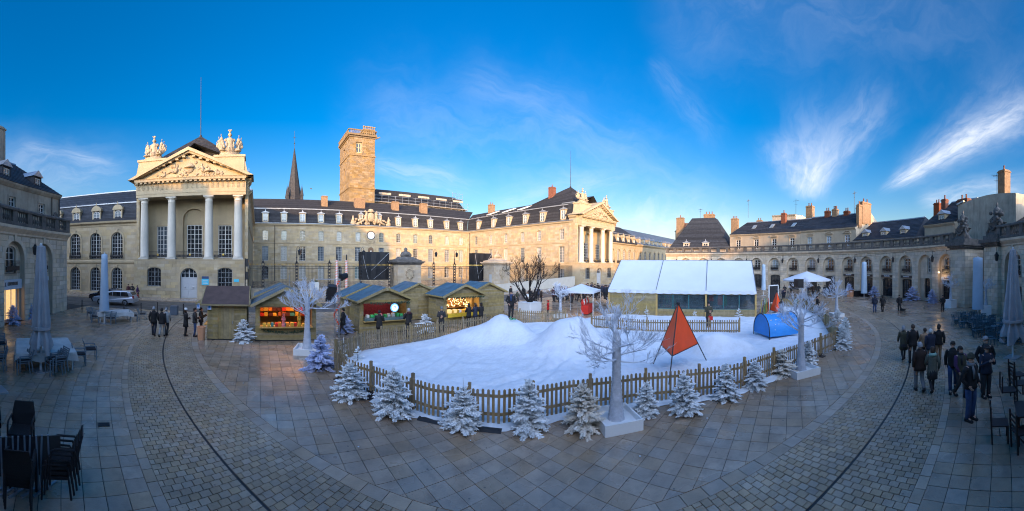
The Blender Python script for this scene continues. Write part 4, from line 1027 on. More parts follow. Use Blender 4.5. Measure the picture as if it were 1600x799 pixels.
# street building far right
SB = thing('street_building', 'long shaded street building with blue slate roof beyond the east palace wing', 'building', (85, 17, 0), world=True)
P = planar(0, 17.2, 0.0); cs = [61.5 + 3.4 * k for k in range(16)]; w = MB(); oo = [(c, 1.5, 5.0, 8.3, .5) for c in cs] + [(c, 1.7, .3, 3.6, .6) for c in cs]
facade(w, P, 58.6, 116, 0, 10.2, oo, .3); w.build('wall', 'palace_plain', SB); t = MB(); [arch_trim(t, P, o, .25, .07) for o in oo]
band(t, P, 58.6, 116, [(-.03, 9.6), (.1, 9.7), (.45, 10.05), (.5, 10.3), (-.03, 10.35)]); t.build('stone_trim', 'palace_plain', SB)
for o in oo[:14]: put_window(SB, P, o[0], o[2], -.2, window_meshes(o[1], o[3] - o[2], o[4], 2, 4, .06, 'window_grey', 'glass_dark'))
for c in cs: dormer(SB, P, c, 10.6, 1.0, 1.4, 1.5, 'gable', -.3)
r = MB(); slate_courses(r, [(58.6, 17.2, 10.35), (116, 17.2, 10.35), (114, 22.5, 15.0), (58.6, 22.5, 15.0)], 16); r.poly([(58.6, 22.5, 15), (114, 22.5, 15), (116, 28, 10), (58.6, 28, 10)]); r.poly([(116, 17.2, 10.3), (116, 28, 10.3), (114, 22.5, 15)]); r.build('roof', 'lead_blue', SB)
SB2 = thing('corner_building', 'pale corner building with a blue hipped roof closing the street far right', 'building', (122, 6, 0), world=True)
s = MB(); s.box(112, 135, 0, 17, 0, 9.5); s.build('wall', 'house_wall', SB2)
s = MB(); s.poly([(112, 0, 9.5), (112, 17, 9.5), (120, 11, 16), (120, 6, 16)]); s.poly([(112, 17, 9.5), (135, 17, 9.5), (127, 11, 16), (120, 11, 16)]); s.poly([(112, 0, 9.5), (120, 6, 16), (127, 6, 16), (135, 0, 9.5)]); s.build('roof', 'lead_blue', SB2)
# ================================================================== HEMICYCLE
mat('shop_dark', (.03, .032, .035), .35, var=.3); mat('shop_white', (.62, .64, .66), .5, var=.05); mat('shutter_blue', (.42, .50, .58), .5, var=.06); mat('sign_grey', (.45, .50, .56), .5, var=.05)
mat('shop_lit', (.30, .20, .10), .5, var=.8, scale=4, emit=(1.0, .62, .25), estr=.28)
mat('lamp_glass', (.30, .26, .18), .3)
PITCH = R_(5.33) * HR
lan = MB(); lan.path([(0, 0, .9), (0, 0, .42)], .02, 5); lan.lathe([(.05, -.42), (.14, -.36), (.20, .1), (.22, .14), (.20, .2), (.10, .3), (.12, .36), (.03, .45)], (0, 0, 0), 6); lan.bar((0, .55, .9), (0, 0, .9), .03)
LANT = lan.mesh('lantern'); LANT.materials.append(MATS['iron'])
lg = MB(); lg.lathe([(.13, -.32), (.19, .08)], (0, 0, 0), 6); LGL = lg.mesh('lantern_glass'); LGL.materials.append(MATS['lamp_glass'])
def arcade(name, label, a_from, a_to, bays, kinds, single_blocks=False, loc_a=None):
    """bays: centre angles (deg) of the arches; a_from > a_to, u runs clockwise"""
    A0 = R_(a_from); M = round_wall(A0); U = (A0 - R_(a_to)) * HR
    am = (R_(a_from) + R_(a_to)) / 2
    root = thing(name, label, 'building', (HR * cos(am), HR * sin(am), 0), world=True)
    us = [(A0 - R_(b)) * HR for b in bays]
    big = [(u, 2.75, 0.0, 5.98, 1.37) for u in us]
    w = MB(); facade(w, M, 0, U, 0, 7.0, big, .36, d=-.0, step=1.0)
    inner = []
    for u, k in zip(us, kinds):
        win = (u, 1.35, 3.62, 5.62, .3) if k != 'passage' else (u + .4, .7, 3.7, 5.6, 0)
        shop = (u, 2.3, 0.05, 2.75, .3) if k not in ('passage',) else (u, 1.15, .4, 3.05, .55)
        inner.append((win, shop)); facade(w, M, u - 1.45, u + 1.45, 0, 6.05, [win, shop], .25, d=-.36, step=None)
    # end walls and terrace top
    for u in (0, U):
        w.poly([M(u, 0, 0), M(u, -3.2, 0), M(u, -3.2, 7.0), M(u, 0, 7.0)])
    n = max(2, int(U / 1.5))
    for i in range(n):
        ua, ub = U * i / n, U * (i + 1) / n; w.poly([M(ua, .3, 7.06), M(ub, .3, 7.06), M(ub, -5, 7.06), M(ua, -5, 7.06)])
    w.build('wall', 'joint_stone', root)
    if single_blocks:
        col = []; blocks(None, M, 0.02, U - .02, 0.0, 6.35, big, .395, 1.05, .035, .05, collect=col)
        for F, B in col[:300]:
            m = MB(); c = F[0]
            L = lambda P: [(p[0] - c[0], p[1] - c[1], p[2] - c[2]) for p in P]
            f, b_ = L(F), L(B); m.poly(f)
            for k2 in range(4): m.poly([f[k2], f[(k2 + 1) % 4], b_[(k2 + 1) % 4], b_[k2]])
            m.build('stone_block', 'hemi_stone', root, loc=c)
    else:
        b = MB(); blocks(b, M, 0.02, U - .02, 0.0, 6.35, big, .395, 1.05, .035, .05); stuff(b.build('stone_blocks', 'hemi_stone', root))
    t = MB()
    for u, o in zip(us, big): arch_trim(t, M, o, .34, .055, keystone=True, jambs=False)
    for u, (wi, sh) in zip(us, inner):
        Md = lambda uu, d, z: M(uu, d - .36, z)
        blocks(t, Md, u - 1.37, u + 1.37, 2.95, 5.9, [(wi[0], wi[1] + .3, wi[2], wi[3] + .2, 0)], .5, 1.4, .02, .012)
        arch_trim(t, Md, wi, .12, .04, keystone=False)
    band(t, M, 0, U, [(-.03, 6.38), (.10, 6.42), (.12, 6.55), (.32, 6.72), (.46, 6.86), (.48, 7.05), (-.2, 7.10)], step=1.2)
    t.build('stone_trim', 'hemi_plain', root)
    # balustrade
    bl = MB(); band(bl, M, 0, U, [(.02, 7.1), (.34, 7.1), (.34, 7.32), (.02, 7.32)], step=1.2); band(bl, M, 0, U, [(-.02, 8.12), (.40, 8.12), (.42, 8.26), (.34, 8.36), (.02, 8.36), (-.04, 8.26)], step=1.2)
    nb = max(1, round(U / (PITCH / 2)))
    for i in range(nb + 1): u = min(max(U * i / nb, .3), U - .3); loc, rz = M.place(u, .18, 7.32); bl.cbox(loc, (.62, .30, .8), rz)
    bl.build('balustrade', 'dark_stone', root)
    bs = MB(); n = int(U / .26)
    for i in range(n):
        u = U * (i + .5) / n
        if any(abs(u - U * j / nb) < .42 for j in range(nb + 1)): continue
        bs.lathe([(.07, 0), (.05, .06), (.10, .26), (.05, .5), (.045, .62), (.08, .8)], M(u, .18, 7.32), 5)
    stuff(bs.build('balusters', 'dark_stone', root))
    for i, (u, k, (wi, sh)) in enumerate(zip(us, kinds, inner)):
        shut = k in ('shut', 'tall')
        gm = {'shut': 'glass_pale'}.get(k, 'glass_dark')
        put_window(root, M, wi[0], wi[2], -.50, window_meshes(wi[1], wi[3] - wi[2], wi[4], 2, 4, .06, 'shutter_blue' if shut else 'window_white', gm))
        if k != 'passage':
            loc, rz = M.place(u, -.28, 3.58); link('railing', railing_mesh(1.75, .95, .18, 'iron', .13), None, root, loc, rz)
        if k == 'passage':
            put_window(root, M, sh[0], sh[2] - .4, -.55, window_meshes(sh[1], sh[3] - sh[2] + .4, sh[4], 2, 3, .07, 'shop_dark', 'glass_dark'), 'door')
        elif k == 'lit':
            d = put_window(root, M, sh[0], sh[2], -.55, window_meshes(sh[1], sh[3] - sh[2], sh[4], 3, 1, .07, 'shop_white', 'shop_lit'), 'shop_front')
        else:
            d = put_window(root, M, sh[0], sh[2], -.55, window_meshes(sh[1], sh[3] - sh[2], sh[4], 3, 2, .08, 'shop_dark', 'glass_dark'), 'shop_front')
        if k == 'spot' and a_from == 3.0:      # the one sign with its lamp on
            loc, rz = M.place(u - .9, .35, 3.75); lp = MB(); lp.ball((0, 0, 0), .07, 7); o_ = lp.build('sign_lamp', mat('lamp_warm', (.9, .7, .4), .4, emit=(1, .72, .4), estr=3).name, root, loc=loc)
            ld = bpy.data.lights.new('sign_light', 'POINT'); ld.energy = 11; ld.color = (1, .66, .34); ld.shadow_soft_size = .08; lo = bpy.data.objects.new('sign_light', ld); COL.objects.link(lo); lo.parent = root; lo.matrix_parent_inverse = Matrix.Translation(-root.location); lo.location = (loc[0] - .12 * cos(am), loc[1] - .12 * sin(am), loc[2])
        if k in ('sign', 'sign2', 'spot', 'lit'):
            loc, rz = M.place(u, -.31, 2.86); sg = MB(); big_ = k == 'lit'
            if big_: sg.box(-1.35, 1.35, -.12, .02, -.42, .30)
            else: sg.box(-1.2, 1.2, -.1, .02, 0, .34)
            s_ = sg.build('shop_sign', 'sign_grey' if big_ else ('shop_white' if k == 'spot' else 'shop_dark'), root, loc=loc, rz=rz)
            lt = MB()
            if big_:
                lt.box(-1.0, -.78, -.135, -.12, -.16, -.11); lt.box(-.92, -.86, -.135, -.12, -.16, .12); lt.box(-.98, -.80, -.136, -.121, .09, .12)
                for q_ in range(7):                      # bold letters run together
                    x = -.62 + q_ * .2; lt.box(x, x + .05, -.135, -.12, -.12, .12); lt.box(x + .05, x + .17, -.134, -.12, .07, .12); lt.box(x + .05, x + .17, -.134, -.12, -.12, -.07)
                    lt.box(x + .12, x + .17, -.133, -.12, -.12, .12); lt.box(x + .05, x + .13, -.132, -.12, -.02, .03)
                lt.build('sign_letters', 'shop_dark', s_)
            else:
                for q_ in range(8): x = -.62 + q_ * .15; lt.box(x, x + .09, -.112, -.1, .11, .11 + (.14 if q_ % 3 else .18))
                lt.build('sign_letters', 'shop_white' if k != 'spot' else 'brick_red', s_)
    for i, u in enumerate(us):
        if i % 2 == 0:
            loc, rz = M.place(u - PITCH / 2, .5, 5.4)
            ln = link('lantern', LANT, None, root, loc, rz); link('lantern_glass', LGL, None, ln)
    return root, M
ea, EM = arcade('arcade_building', 'curved east arcade with a long dark balustrade, arched shop bays and wall lanterns', 3.0, -80.0,
    [-3.1, -8.4, -13.8, -19.2, -24.5, -29.84, -35.37, -40.7, -46.0, -51.4, -56.6, -62.05, -67.31, -72.57, -77.9], ['plain'] * 5 + ['shut', 'plain', 'shut', 'shut', 'sign', 'sign2', 'sign', 'sign', 'passage', 'spot'])
sa, SM = arcade('arcade_building', 'southern arcade segment with an arched bay at the right edge beyond the trophy pillar', -90.6, -101.0, [-93.6, -98.9], ['plain', 'plain'])
wa, WM = arcade('arcade_building', 'western arcade with a pale shop sign over a glowing shop window', -160.0, -181.62, [-165.9, -171.3, -176.75], ['plain', 'lit', 'spot'], single_blocks=True)
def arc_pier(a0, a1, label, trophy=True):
    M = round_wall(R_(a0)); U = R_(a0 - a1) * HR; am = R_((a0 + a1) / 2)
    t = thing('arcade_pillar', label, 'pillar', (HR * cos(am), HR * sin(am), 0), world=True)
    b = MB(); Mo = lambda u, d, z: M(u, d, z)
    b.hexa([M(.03, .40, 0), M(U - .03, .40, 0), M(U - .03, -2.2, 0), M(.03, -2.2, 0), M(.03, .40, 6.5), M(U - .03, .40, 6.5), M(U - .03, -2.2, 6.5), M(.03, -2.2, 6.5)]); b.build('core', 'joint_stone', t)
    b = MB(); Mf = lambda u, d, z: M(u, d + .42, z); blocks(b, Mf, 0, U, 0, 6.35, [], .395, .9, .03, .03)
    for uu in (0, U):
        sg = -1 if uu == 0 else 1
        Ms = (lambda s_, u0: lambda u, d, z: M(u0 + s_ * d, .45 - u, z))(sg, uu); blocks(b, Ms, 0, 2.5, 0, 6.35, [], .395, .9, .03, .03)
    stuff(b.build('stone_blocks', 'hemi_stone', t))
    b = MB(); 
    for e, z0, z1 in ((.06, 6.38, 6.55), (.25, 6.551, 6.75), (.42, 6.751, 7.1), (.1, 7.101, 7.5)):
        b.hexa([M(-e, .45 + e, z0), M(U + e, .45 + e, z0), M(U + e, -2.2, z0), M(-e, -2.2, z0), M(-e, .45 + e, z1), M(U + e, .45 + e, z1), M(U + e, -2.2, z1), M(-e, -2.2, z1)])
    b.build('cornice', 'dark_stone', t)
    loc, rz = M.place(U / 2, -.3, 7.5)
    b = MB()
    b.loft([[(x * k, y * k2, z) for x, y in ((-1, -.6), (1, -.6), (1, .6), (-1, .6))] for k, k2, z in ((1.1, .9, 0), (.75, .75, .3), (.55, .6, .8), (.75, .8, 1.15), (.95, .9, 1.25))])
    for s in (-1, 1): b.path([(s * 1.15, -.3, .05), (s * 1.25, -.3, .4), (s * .95, -.3, .75), (s * .8, -.3, 1.15)], [.2, .16, .1, .14], 7)
    for k in range(6): b.ball((-.5 + .2 * k, -.5, .85 - .3 * sin(pi * k / 5)), .13, 6)
    b.build('pedestal', 'dark_stone', t, loc=loc, rz=rz)
    tm = MB(); q = random.Random(int(a0) + 5)
    tm.lathe([(.5, 0), (.42, .4), (.35, .8), (.45, 1.2), (.3, 1.45), (.12, 1.55), (.16, 1.75), (.05, 2.0)], (0, 0, 0), 9, sy=.8)
    for s in (-1, 1):
        tm.path([(s * .3, 0, .2), (s * .75, -.1, .05), (s * 1.0, -.1, -.25)], [.3, .22, .12], 7)
        for k in range(3): tm.path([(s * .2, .1, .3), (s * (.5 + .15 * k), .1, 1.3 - .1 * k)], .06, 5)
    for k in range(24): tm.ball((q.uniform(-.75, .75), q.uniform(-.4, .25), q.uniform(0, 1.0)), (.2, .18, .2), 6)
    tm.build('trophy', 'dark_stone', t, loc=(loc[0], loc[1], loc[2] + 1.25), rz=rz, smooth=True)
    return t
arc_pier(-79.75, -83.35, 'stone pillar with a dark carved trophy ending the east arcade')
arc_pier(-87.95, -91.0, 'stone pillar with a dark tall trophy at the start of the southern arcade')

# ---- houses standing behind the arcade terrace
def curved_house(label, a0, a1, r0, dep, zb, ze, zr, wins, wm='house_wall', roof='slate', wz=(8.0, 10.0), ww=1.15, hip=(0.5, 0.5), ped=True, name='terraced_house', gm='glass_dark', sh='window_white', gables=True):
    am = R_((a0 + a1) / 2); t = thing(name, label, 'house', (r0 * cos(am), r0 * sin(am), 0), world=True)
    M = round_wall(R_(a0), r0); U = R_(a0 - a1) * r0
    ops = [(R_(a0 - w) * r0, ww, wz[0], wz[1], .0) for w in wins]
    w = MB(); facade(w, M, 0, U, zb, ze, ops, .2, step=1.5)
    for u in (0, U): w.poly([M(u, 0, zb), M(u, -dep, zb), M(u, -dep, ze), M(u, -dep / 2, zr - .05 if gables and hip[0 if u == 0 else 1] < .3 else ze), M(u, 0, ze)])
    w.build('wall', wm, t)
    tr = MB()
    for o in ops:
        arch_trim(tr, M, o, .14, .05, keystone=False)
        if ped:
            tr.hexa([M(o[0] - .85, 0, wz[1] + .28), M(o[0] + .85, 0, wz[1] + .28), M(o[0] + .85, .22, wz[1] + .28), M(o[0] - .85, .22, wz[1] + .28), M(o[0] - .85, 0, wz[1] + .4), M(o[0] + .85, 0, wz[1] + .4), M(o[0] + .85, .22, wz[1] + .4), M(o[0] - .85, .22, wz[1] + .4)])
            P = arc_pts(o[0], 1.6, wz[1] + .41, .35, 8)
            for p_, q_ in zip(P, P[1:]): tr.hexa([M(p_[0], 0, p_[1] - .12), M(q_[0], 0, q_[1] - .12), M(q_[0], 0, q_[1]), M(p_[0], 0, p_[1]), M(p_[0], .2, p_[1] - .12), M(q_[0], .2, q_[1] - .12), M(q_[0], .2, q_[1]), M(p_[0], .2, p_[1])])
    band(tr, M, 0, U, [(-.03, ze - .35), (.08, ze - .3), (.30, ze - .08), (.34, ze + .05), (-.03, ze + .08)], step=1.5)
    tr.build('stone_trim', wm, t)
    for o in ops: put_window(t, M, o[0], o[2], -.14, window_meshes(o[1], o[3] - o[2], 0, 2, 4, .07, sh, gm))
    r = MB(); n = max(2, int(U / 3)); e0, e1 = hip[0] * dep / 2, hip[1] * dep / 2
    for i in range(n):
        ua, ub = U * i / n, U * (i + 1) / n
        ta, tb = e0 + (U - e0 - e1) * i / n, e0 + (U - e0 - e1) * (i + 1) / n
        slate_courses(r, [M(ua, .35, ze + .06), M(ub, .35, ze + .06), M(tb, -dep / 2, zr), M(ta, -dep / 2, zr)], 14)
        r.poly([M(ta, -dep / 2, zr), M(tb, -dep / 2, zr), M(ub, -dep, ze), M(ua, -dep, ze)])
    r.poly([M(0, .35, ze + .06), M(e0, -dep / 2, zr), M(0, -dep, ze)]); r.poly([M(U, .35, ze + .06), M(U - e1, -dep / 2, zr), M(U, -dep, ze)])
    r.build('roof', roof, t)
    rg = MB(); rg.loft([[M(u, -dep / 2 + dd, z) for dd, z in ((.14, zr - .06), (.1, zr + .1), (-.1, zr + .1), (-.14, zr - .06))] for u in [e0 + (U - e0 - e1) * i / n for i in range(n + 1)]]); rg.build('ridge', 'zinc', t)
    return t, M
def rc(t, a, r, z0, z1, wx, wy, pots=2, m='chimney_stone', pm='brick_red'):
    a = R_(a); return chimney(t, r * cos(a), r * sin(a), z0, z1, wx, wy, pots, m, pm, rz=a - pi / 2)
HA, _ = curved_house('long pale stone house with pedimented windows, nearest the steep mansard roof', -14.2, -34.4, 47.6, 8.5, 7.0, 11.1, 14.2, [-16.6, -21.8, -26.9, -32.0], hip=(.5, 0.02))
HB, _ = curved_house('pale stone house with pale shuttered windows and a row of many chimneys', -34.45, -49.6, 47.6, 8.5, 7.0, 11.2, 14.4, [-37.0, -42.3, -47.3], hip=(.02, 0.02), gm='glass_pale', sh='shutter_blue')
rc(HA, -27.4, 51, 13, 15.6, 1.0, .8, 1, 'brick_red'); rc(HA, -33.5, 52.5, 13, 16.9, 1.5, 1.1, 2, 'chimney_stone')
for a, z, n_, m_ in ((-38.6, 15.4, 2, 'brick_red'), (-40.6, 15.6, 3, 'chimney_stone'), (-43.6, 15.0, 2, 'brick_red'), (-46.8, 15.5, 3, 'chimney_stone')): rc(HB, a, 51.8, 13.2, z, 1.1, .8, n_, m_)
rc(HB, -49.4, 50.5, 12.0, 15.9, .7, 2.6, 2, 'chimney_stone', 'brick_red'); rc(HB, -49.5, 48.6, 11.2, 15.2, .6, .9, 1, 'chimney_stone')
for a in (-20, -25, -31.0):
    sk = MB(); M_ = round_wall(R_(a), 47.6); sk.hexa([M_(-.4, -1.5, 12.45), M_(.4, -1.5, 12.45), M_(.4, -2.6, 13.25), M_(-.4, -2.6, 13.25), M_(-.4, -1.5, 12.56), M_(.4, -1.5, 12.56), M_(.4, -2.6, 13.36), M_(-.4, -2.6, 13.36)]); sk.build('skylight', 'glass_pale', HA)
HC, MC_ = curved_house('low house with a dark slate roof and three white dormers behind the east balustrade', -49.8, -66.5, 46.8, 8.0, 7.0, 8.7, 12.2, [], hip=(.25, .5), name='low_house')
for a in (-52.3, -57.2, -62.2): dormer(HC, MC_, R_(-49.8 - a) * 46.8, 8.85, .9, 1.25, 1.6, 'gable', -.5, 'window_white', 'glass_pale')
HD, MD_ = curved_house('narrow house with a blank grey rendered gable wall and dark roof beside the street gap', -66.6, -74.0, 48.2, 9.0, 7.0, 10.4, 14.3, [], roof='slate_warm', hip=(.3, .02), name='narrow_house')
dormer(HD, MD_, R_(-66.6 + 70.2) * 48.2, 10.5, .95, 1.4, 1.7, 'gable', -.4, 'window_white', 'glass_pale')
rc(HD, -67.8, 51.5, 12.2, 14.6, .9, .7, 1, 'brick_red')
HE = thing('rendered_house', 'tall house with a blank weathered render wall filling the gap between the two trophy pillars', 'house', (10, -49, 0), world=True)
Me = round_wall(R_(-74.0), 48.6); U_ = R_(12.5) * 48.6
w = MB(); n = 8
for i in range(n):
    a, b = U_ * i / n, U_ * (i + 1) / n; za = 12.7 + (.55 * sin(pi * (i / n)) if i / n < .9 else 0); zb = 12.7 + .55 * sin(pi * ((i + 1) / n))
    w.poly([Me(a, 0, 0), Me(b, 0, 0), Me(b, 0, zb), Me(a, 0, za)])
    w.poly([Me(a, 0, za), Me(b, 0, zb), Me(b, -9, zb), Me(a, -9, za)])
w.poly([Me(0, 0, 0), Me(0, -9, 0), Me(0, -9, 12.7), Me(0, 0, 12.7)]); w.poly([Me(U_, 0, 0), Me(U_, -9, 0), Me(U_, -9, 12.7), Me(U_, 0, 12.7)])
w.build('wall', 'render_wall', HE)
r = MB(); r.hexa([Me(-.1, .15, 12.72), Me(1.2, .15, 13.0), Me(1.2, -9, 13.0), Me(-.1, -9, 12.72), Me(-.1, .15, 12.9), Me(1.2, .15, 13.2), Me(1.2, -9, 13.2), Me(-.1, -9, 12.9)]); r.build('roof_edge', 'zinc', HE)
rc(HE, -74.6, 49.3, 12.6, 13.5, 2.0, .9, 2, 'brick_red'); rc(HE, -81.6, 50.6, 11.5, 16.4, 1.25, 1.0, 1, 'chimney_stone')
HF, MF_ = curved_house('house with a dark tiled roof behind the southern arcade balustrade', -86.9, -103, 47.4, 9, 0.0, 8.6, 12.0, [], roof='brown_tile', hip=(.4, .3), name='low_house')
dormer(HF, MF_, R_(9) * 47.4, 8.8, 1.0, 1.3, 1.6, 'gable', -.5, 'window_white', 'glass_dark')
# far roofs peeping over
def back_house(label, a0, a1, r0, dep, ze, zr, m='house_wall', roof='brown_tile', hip=(0.02, .02)):
    t, _ = curved_house(label, a0, a1, r0, dep, 0, ze, zr, [], m, roof, hip=hip, name='town_house'); return t
b1 = back_house('brown tiled roof between the steep mansard and the long pale house', -11.0, -16.5, 60, 9, 12.2, 15.0)
rc(b1, -9.8, 61, 12.5, 16.6, 1.8, 1.2, 3, 'chimney_stone'); rc(b1, -15.8, 62, 13, 16.0, 1.4, 1.0, 2, 'chimney_stone')
b2 = back_house('flat grey block rising behind the long pale house roof', -19.0, -24.8, 62, 9, 17.0, 17.4, 'render_wall', 'zinc')
b3 = back_house('brown roofed house with a brick chimney behind the three white dormers', -60.5, -70, 55.5, 9, 12.2, 15.4); rc(b3, -61.8, 56.5, 12.2, 15.4, 1.2, .9, 2, 'brick_red')
b4 = back_house('brown roof behind the house with the blank gable wall', -80, -90, 60, 10, 13.5, 17.0, 'house_wall', 'brown_tile')
# steep mansard pavilion at the end of the east arcade
MP = thing('mansard_house', 'steep dark slate mansard house behind the white marquee at the end of the east arcade', 'house', (52, -4, 0), world=True)
w = MB(); w.box(46.2, 58, -11.5, 2.4, 6.9, 8.0); w.build('wall', 'hemi_plain', MP)
r = MB()
A, Bq = [(45.9, -11.8), (58.2, -11.8), (58.2, 2.7), (45.9, 2.7)], [(50.2, -7.3), (53.2, -7.3), (53.2, -1.8), (50.2, -1.8)]
K = [(46.9, -10.9), (57.2, -10.9), (57.2, 1.8), (46.9, 1.8)]
for i in range(4):
    j = (i + 1) % 4
    slate_courses(r, [(*A[i], 8.0), (*A[j], 8.0), (*K[j], 9.6), (*K[i], 9.6)], 6); slate_courses(r, [(*K[i], 9.6), (*K[j], 9.6), (*Bq[j], 15.6), (*Bq[i], 15.6)], 18)
r.poly([(*p, 15.6) for p in Bq]); r.build('roof', 'slate', MP)
Pm = planar(46.0, 0, -pi / 2)
for yy in (-1.6, -6.1): dormer(MP, Pm, -yy, 8.15, 1.05, 1.35, 1.6, 'ped', -.35, 'window_white', 'glass_dark', stone='hemi_plain')
chimney(MP, 51.7, -5.6, 15.4, 16.6, 1.0, 2.6, 3, 'chimney_stone'); chimney(MP, 50.3, 1.2, 9.5, 15.8, .9, 1.8, 1, 'chimney_stone'); chimney(MP, 57.5, 3.0, 9, 15.5, 1.2, 1.2, 0, 'brick_red')
w = MB(); w.box(60, 66, -2, 6, 0, 13.6); w.build('wall', 'house_wall', thing('town_house', 'pale rear house wall peeping out left of the steep mansard roof', 'house', (63, 2, 0), world=True))
HQ = bpy.data.objects['town_house.004']
r = MB(); r.poly([(59.8, -2.2, 13.6), (59.8, 6.2, 13.6), (63, 4, 16.2), (63, 0, 16.2)]); r.poly([(66.2, -2.2, 13.6), (66.2, 6.2, 13.6), (63, 4, 16.2), (63, 0, 16.2)]); r.poly([(59.8, 6.2, 13.6), (66.2, 6.2, 13.6), (63, 4, 16.2)]); r.poly([(59.8, -2.2, 13.6), (66.2, -2.2, 13.6), (63, 0, 16.2)])
r.build('roof', 'brown_tile', HQ)
# ---- the house over the western arcade
HL, ML_ = curved_house('grey rendered house with two dormers and a broad chimney over the western arcade', -161, -184.3, 46.3, 8.6, 0.0, 11.05, 14.6, [-167.6, -175.3, -180.72], wm='render_wall', wz=(8.4, 9.95), ww=.95, ped=False, hip=(.4, .45), name='rendered_house')
for a in (-175.25, -180.85): dormer(HL, ML_, R_(-161 - a) * 46.3, 11.25, .85, 1.35, 2.2, 'gable', -.55, 'window_white', 'glass_pale', stone='slate')
rc(HL, -176.9, 49.6, 12.5, 17.2, 2.6, .9, 3, 'render_wall')
pp = MB(); uu = R_(21.6) * 46.3; pp.path([ML_(uu, .1, 11), ML_(uu, .1, 7.2)], .05, 6); uu = R_(23.1) * 46.3; pp.path([ML_(uu, .1, 11), ML_(uu, .1, 7.2)], .06, 6); pp.build('downpipes', 'iron', HL)
cr = MB(); loc, rz = ML_.place(R_(22.4) * 46.3, .06, 8.9)
for k in range(9): a = 2 * pi * k / 9; cr.ball((.3 * cos(a), 0, .38 * sin(a)), (.14, .08, .16), 6)
cr.ball((0, 0, 0), (.22, .1, .3), 8); cr.build('coat_of_arms', 'dark_stone', HL, loc=loc, rz=rz)
w = MB(); 
# ---- houses behind the photographer: they close the square and throw the long evening shade
SOUTH_Z = [(-103, -121, 12.6, 15.5), (-121.2, -141, 12.2, 14.8), (-141.2, -160.6, 12.4, 15.6)]
for i, (a0, a1, ze, zr) in enumerate(SOUTH_Z):
    curved_house(['row house closing the south side of the square', 'row house closing the south west side of the square', 'row house closing the west side of the square'][i], a0, a1, 44.0, 10, 0, ze, zr, [], name='row_house', hip=(.02, .02))
TH = thing('street_house', 'tall house closing the street west of the square', 'house', (-70, -14, 0), world=True)  # unseen, added and sized to keep the west pavilion in shade
w = MB(); w.box(-84, -60, -34, 2.0, 0, 17.5); w.build('wall', 'house_wall', TH)
r = MB(); r.poly([(-60, -34, 17.5), (-60, 2, 17.5), (-68, 0, 20.6), (-68, -30, 20.6)]); r.poly([(-84, -34, 17.5), (-84, 2, 17.5), (-76, 0, 20.6), (-76, -30, 20.6)]); r.poly([(-60, 2, 17.5), (-84, 2, 17.5), (-76, 0, 20.6), (-68, 0, 20.6)]); r.poly([(-60, -34, 17.5), (-84, -34, 17.5), (-76, -30, 20.6), (-68, -30, 20.6)]); r.poly([(-68, 0, 20.6), (-68, -30, 20.6), (-76, -30, 20.6), (-76, 0, 20.6)]); r.build('roof', 'slate', TH)
# ---- aerials
antenna(47.5, -15.5, 15.0, 4.2, .4, 'thin television aerial above the long pale house roof'); antenna(45.0, -26.0, 14.2, 4.5, 1.0, 'television aerial beside the tall chimney on the long pale house')
antenna(36.6, -37.0, 14.2, 4.6, .2, 'tall television aerial above the house with many chimneys'); antenna(8.9, -50.2, 12.9, 3.6, .7, 'double television aerial on the blank render house'); antenna(8.3, -49.6, 12.9, 3.4, 1.3, 'shorter television aerial beside the tall chimney'); antenna(-3.5, -51.0, 11.5, 2.6, .3, 'small aerial above the dark tiled roof at the right edge'); antenna(52.2, -3.2, 15.6, 2.6, .9, 'small aerial on top of the steep mansard roof')
# ================================================================== TREES, MARKET, SNOW PARK
mat('flock', (.60, .63, .63), .9, col2=(.88, .90, .92), scale=11, bump=.3, bscale=60); mat('flock_warm', (.58, .53, .45), .9, col2=(.86, .80, .72), scale=11); mat('flock_blue', (.50, .55, .74), .9, var=.2, scale=9)  # blue flock: blue light on white firs put into the base colour
mat('white_wood', (.56, .60, .68), .7, var=.10, scale=4); mat('rope_wrap', (.56, .59, .66), .8, var=.15, scale=6, wave=(13.0, 'Z', .45), bump=.5, bscale=30); mat('white_box', (.68, .69, .69), .6, var=.05)
mat('bark', (.05, .04, .035), .9, var=.3); mat('bark_dark', (.012, .010, .010), .85, var=.3)
mat('pine_wood', (.33, .255, .12), .75, var=.22, scale=4, island=.14, wave=(14, 'Z', .25), dirt=.25); mat('fence_wood', (.28, .205, .115), .75, var=.25, scale=5, island=.22, wave=(18, 'X', .2), dirt=.2, dirtcol=(.07, .08, .05))
mat('felt_roof', (.055, .105, .145), .55, var=.25, scale=2, rvar=.15); mat('felt_brown', (.12, .075, .06), .6, var=.25, scale=2, wave=(10, 'X', .5)); mat('yellow_wood', (.46, .30, .10), .6, var=.15)
mat('snow', (.66, .69, .74), .8, var=.07, scale=1.2, bump=.6, bscale=7, dirt=.30, dirtcol=(.42, .40, .37)); mat('tarp_white', (.62, .66, .70), .5, var=.15, scale=3, bump=.4, bscale=6); mat('tent_white', (.60, .63, .68), .5, var=.04, scale=.8, bump=.15, bscale=1.5)
mat('red_fabric', (.86, .085, .015), .55, var=.10); mat('blue_fabric', (.04, .26, .66), .5, var=.10); mat('steel', (.45, .47, .5), .35, metal=.7); mat('black_plastic', (.014, .014, .016), .5)
def spike(m, p, d, L, r, n=3):
    d = Vector(d); d.normalize(); a = d.orthogonal(); a.normalize(); b = d.cross(a); p = Vector(p)
    mid = p + d * (L * .45); R = [m.pt(mid + (a * cos(2 * pi * k / n) + b * sin(2 * pi * k / n)) * r) for k in range(n)]
    i0, i1 = m.pt(p), m.pt(p + d * L)
    for k in range(n): m.f.append([i0, R[k], R[(k + 1) % n]]); m.mi.append(0); m.f.append([R[k], i1, R[(k + 1) % n]]); m.mi.append(0)
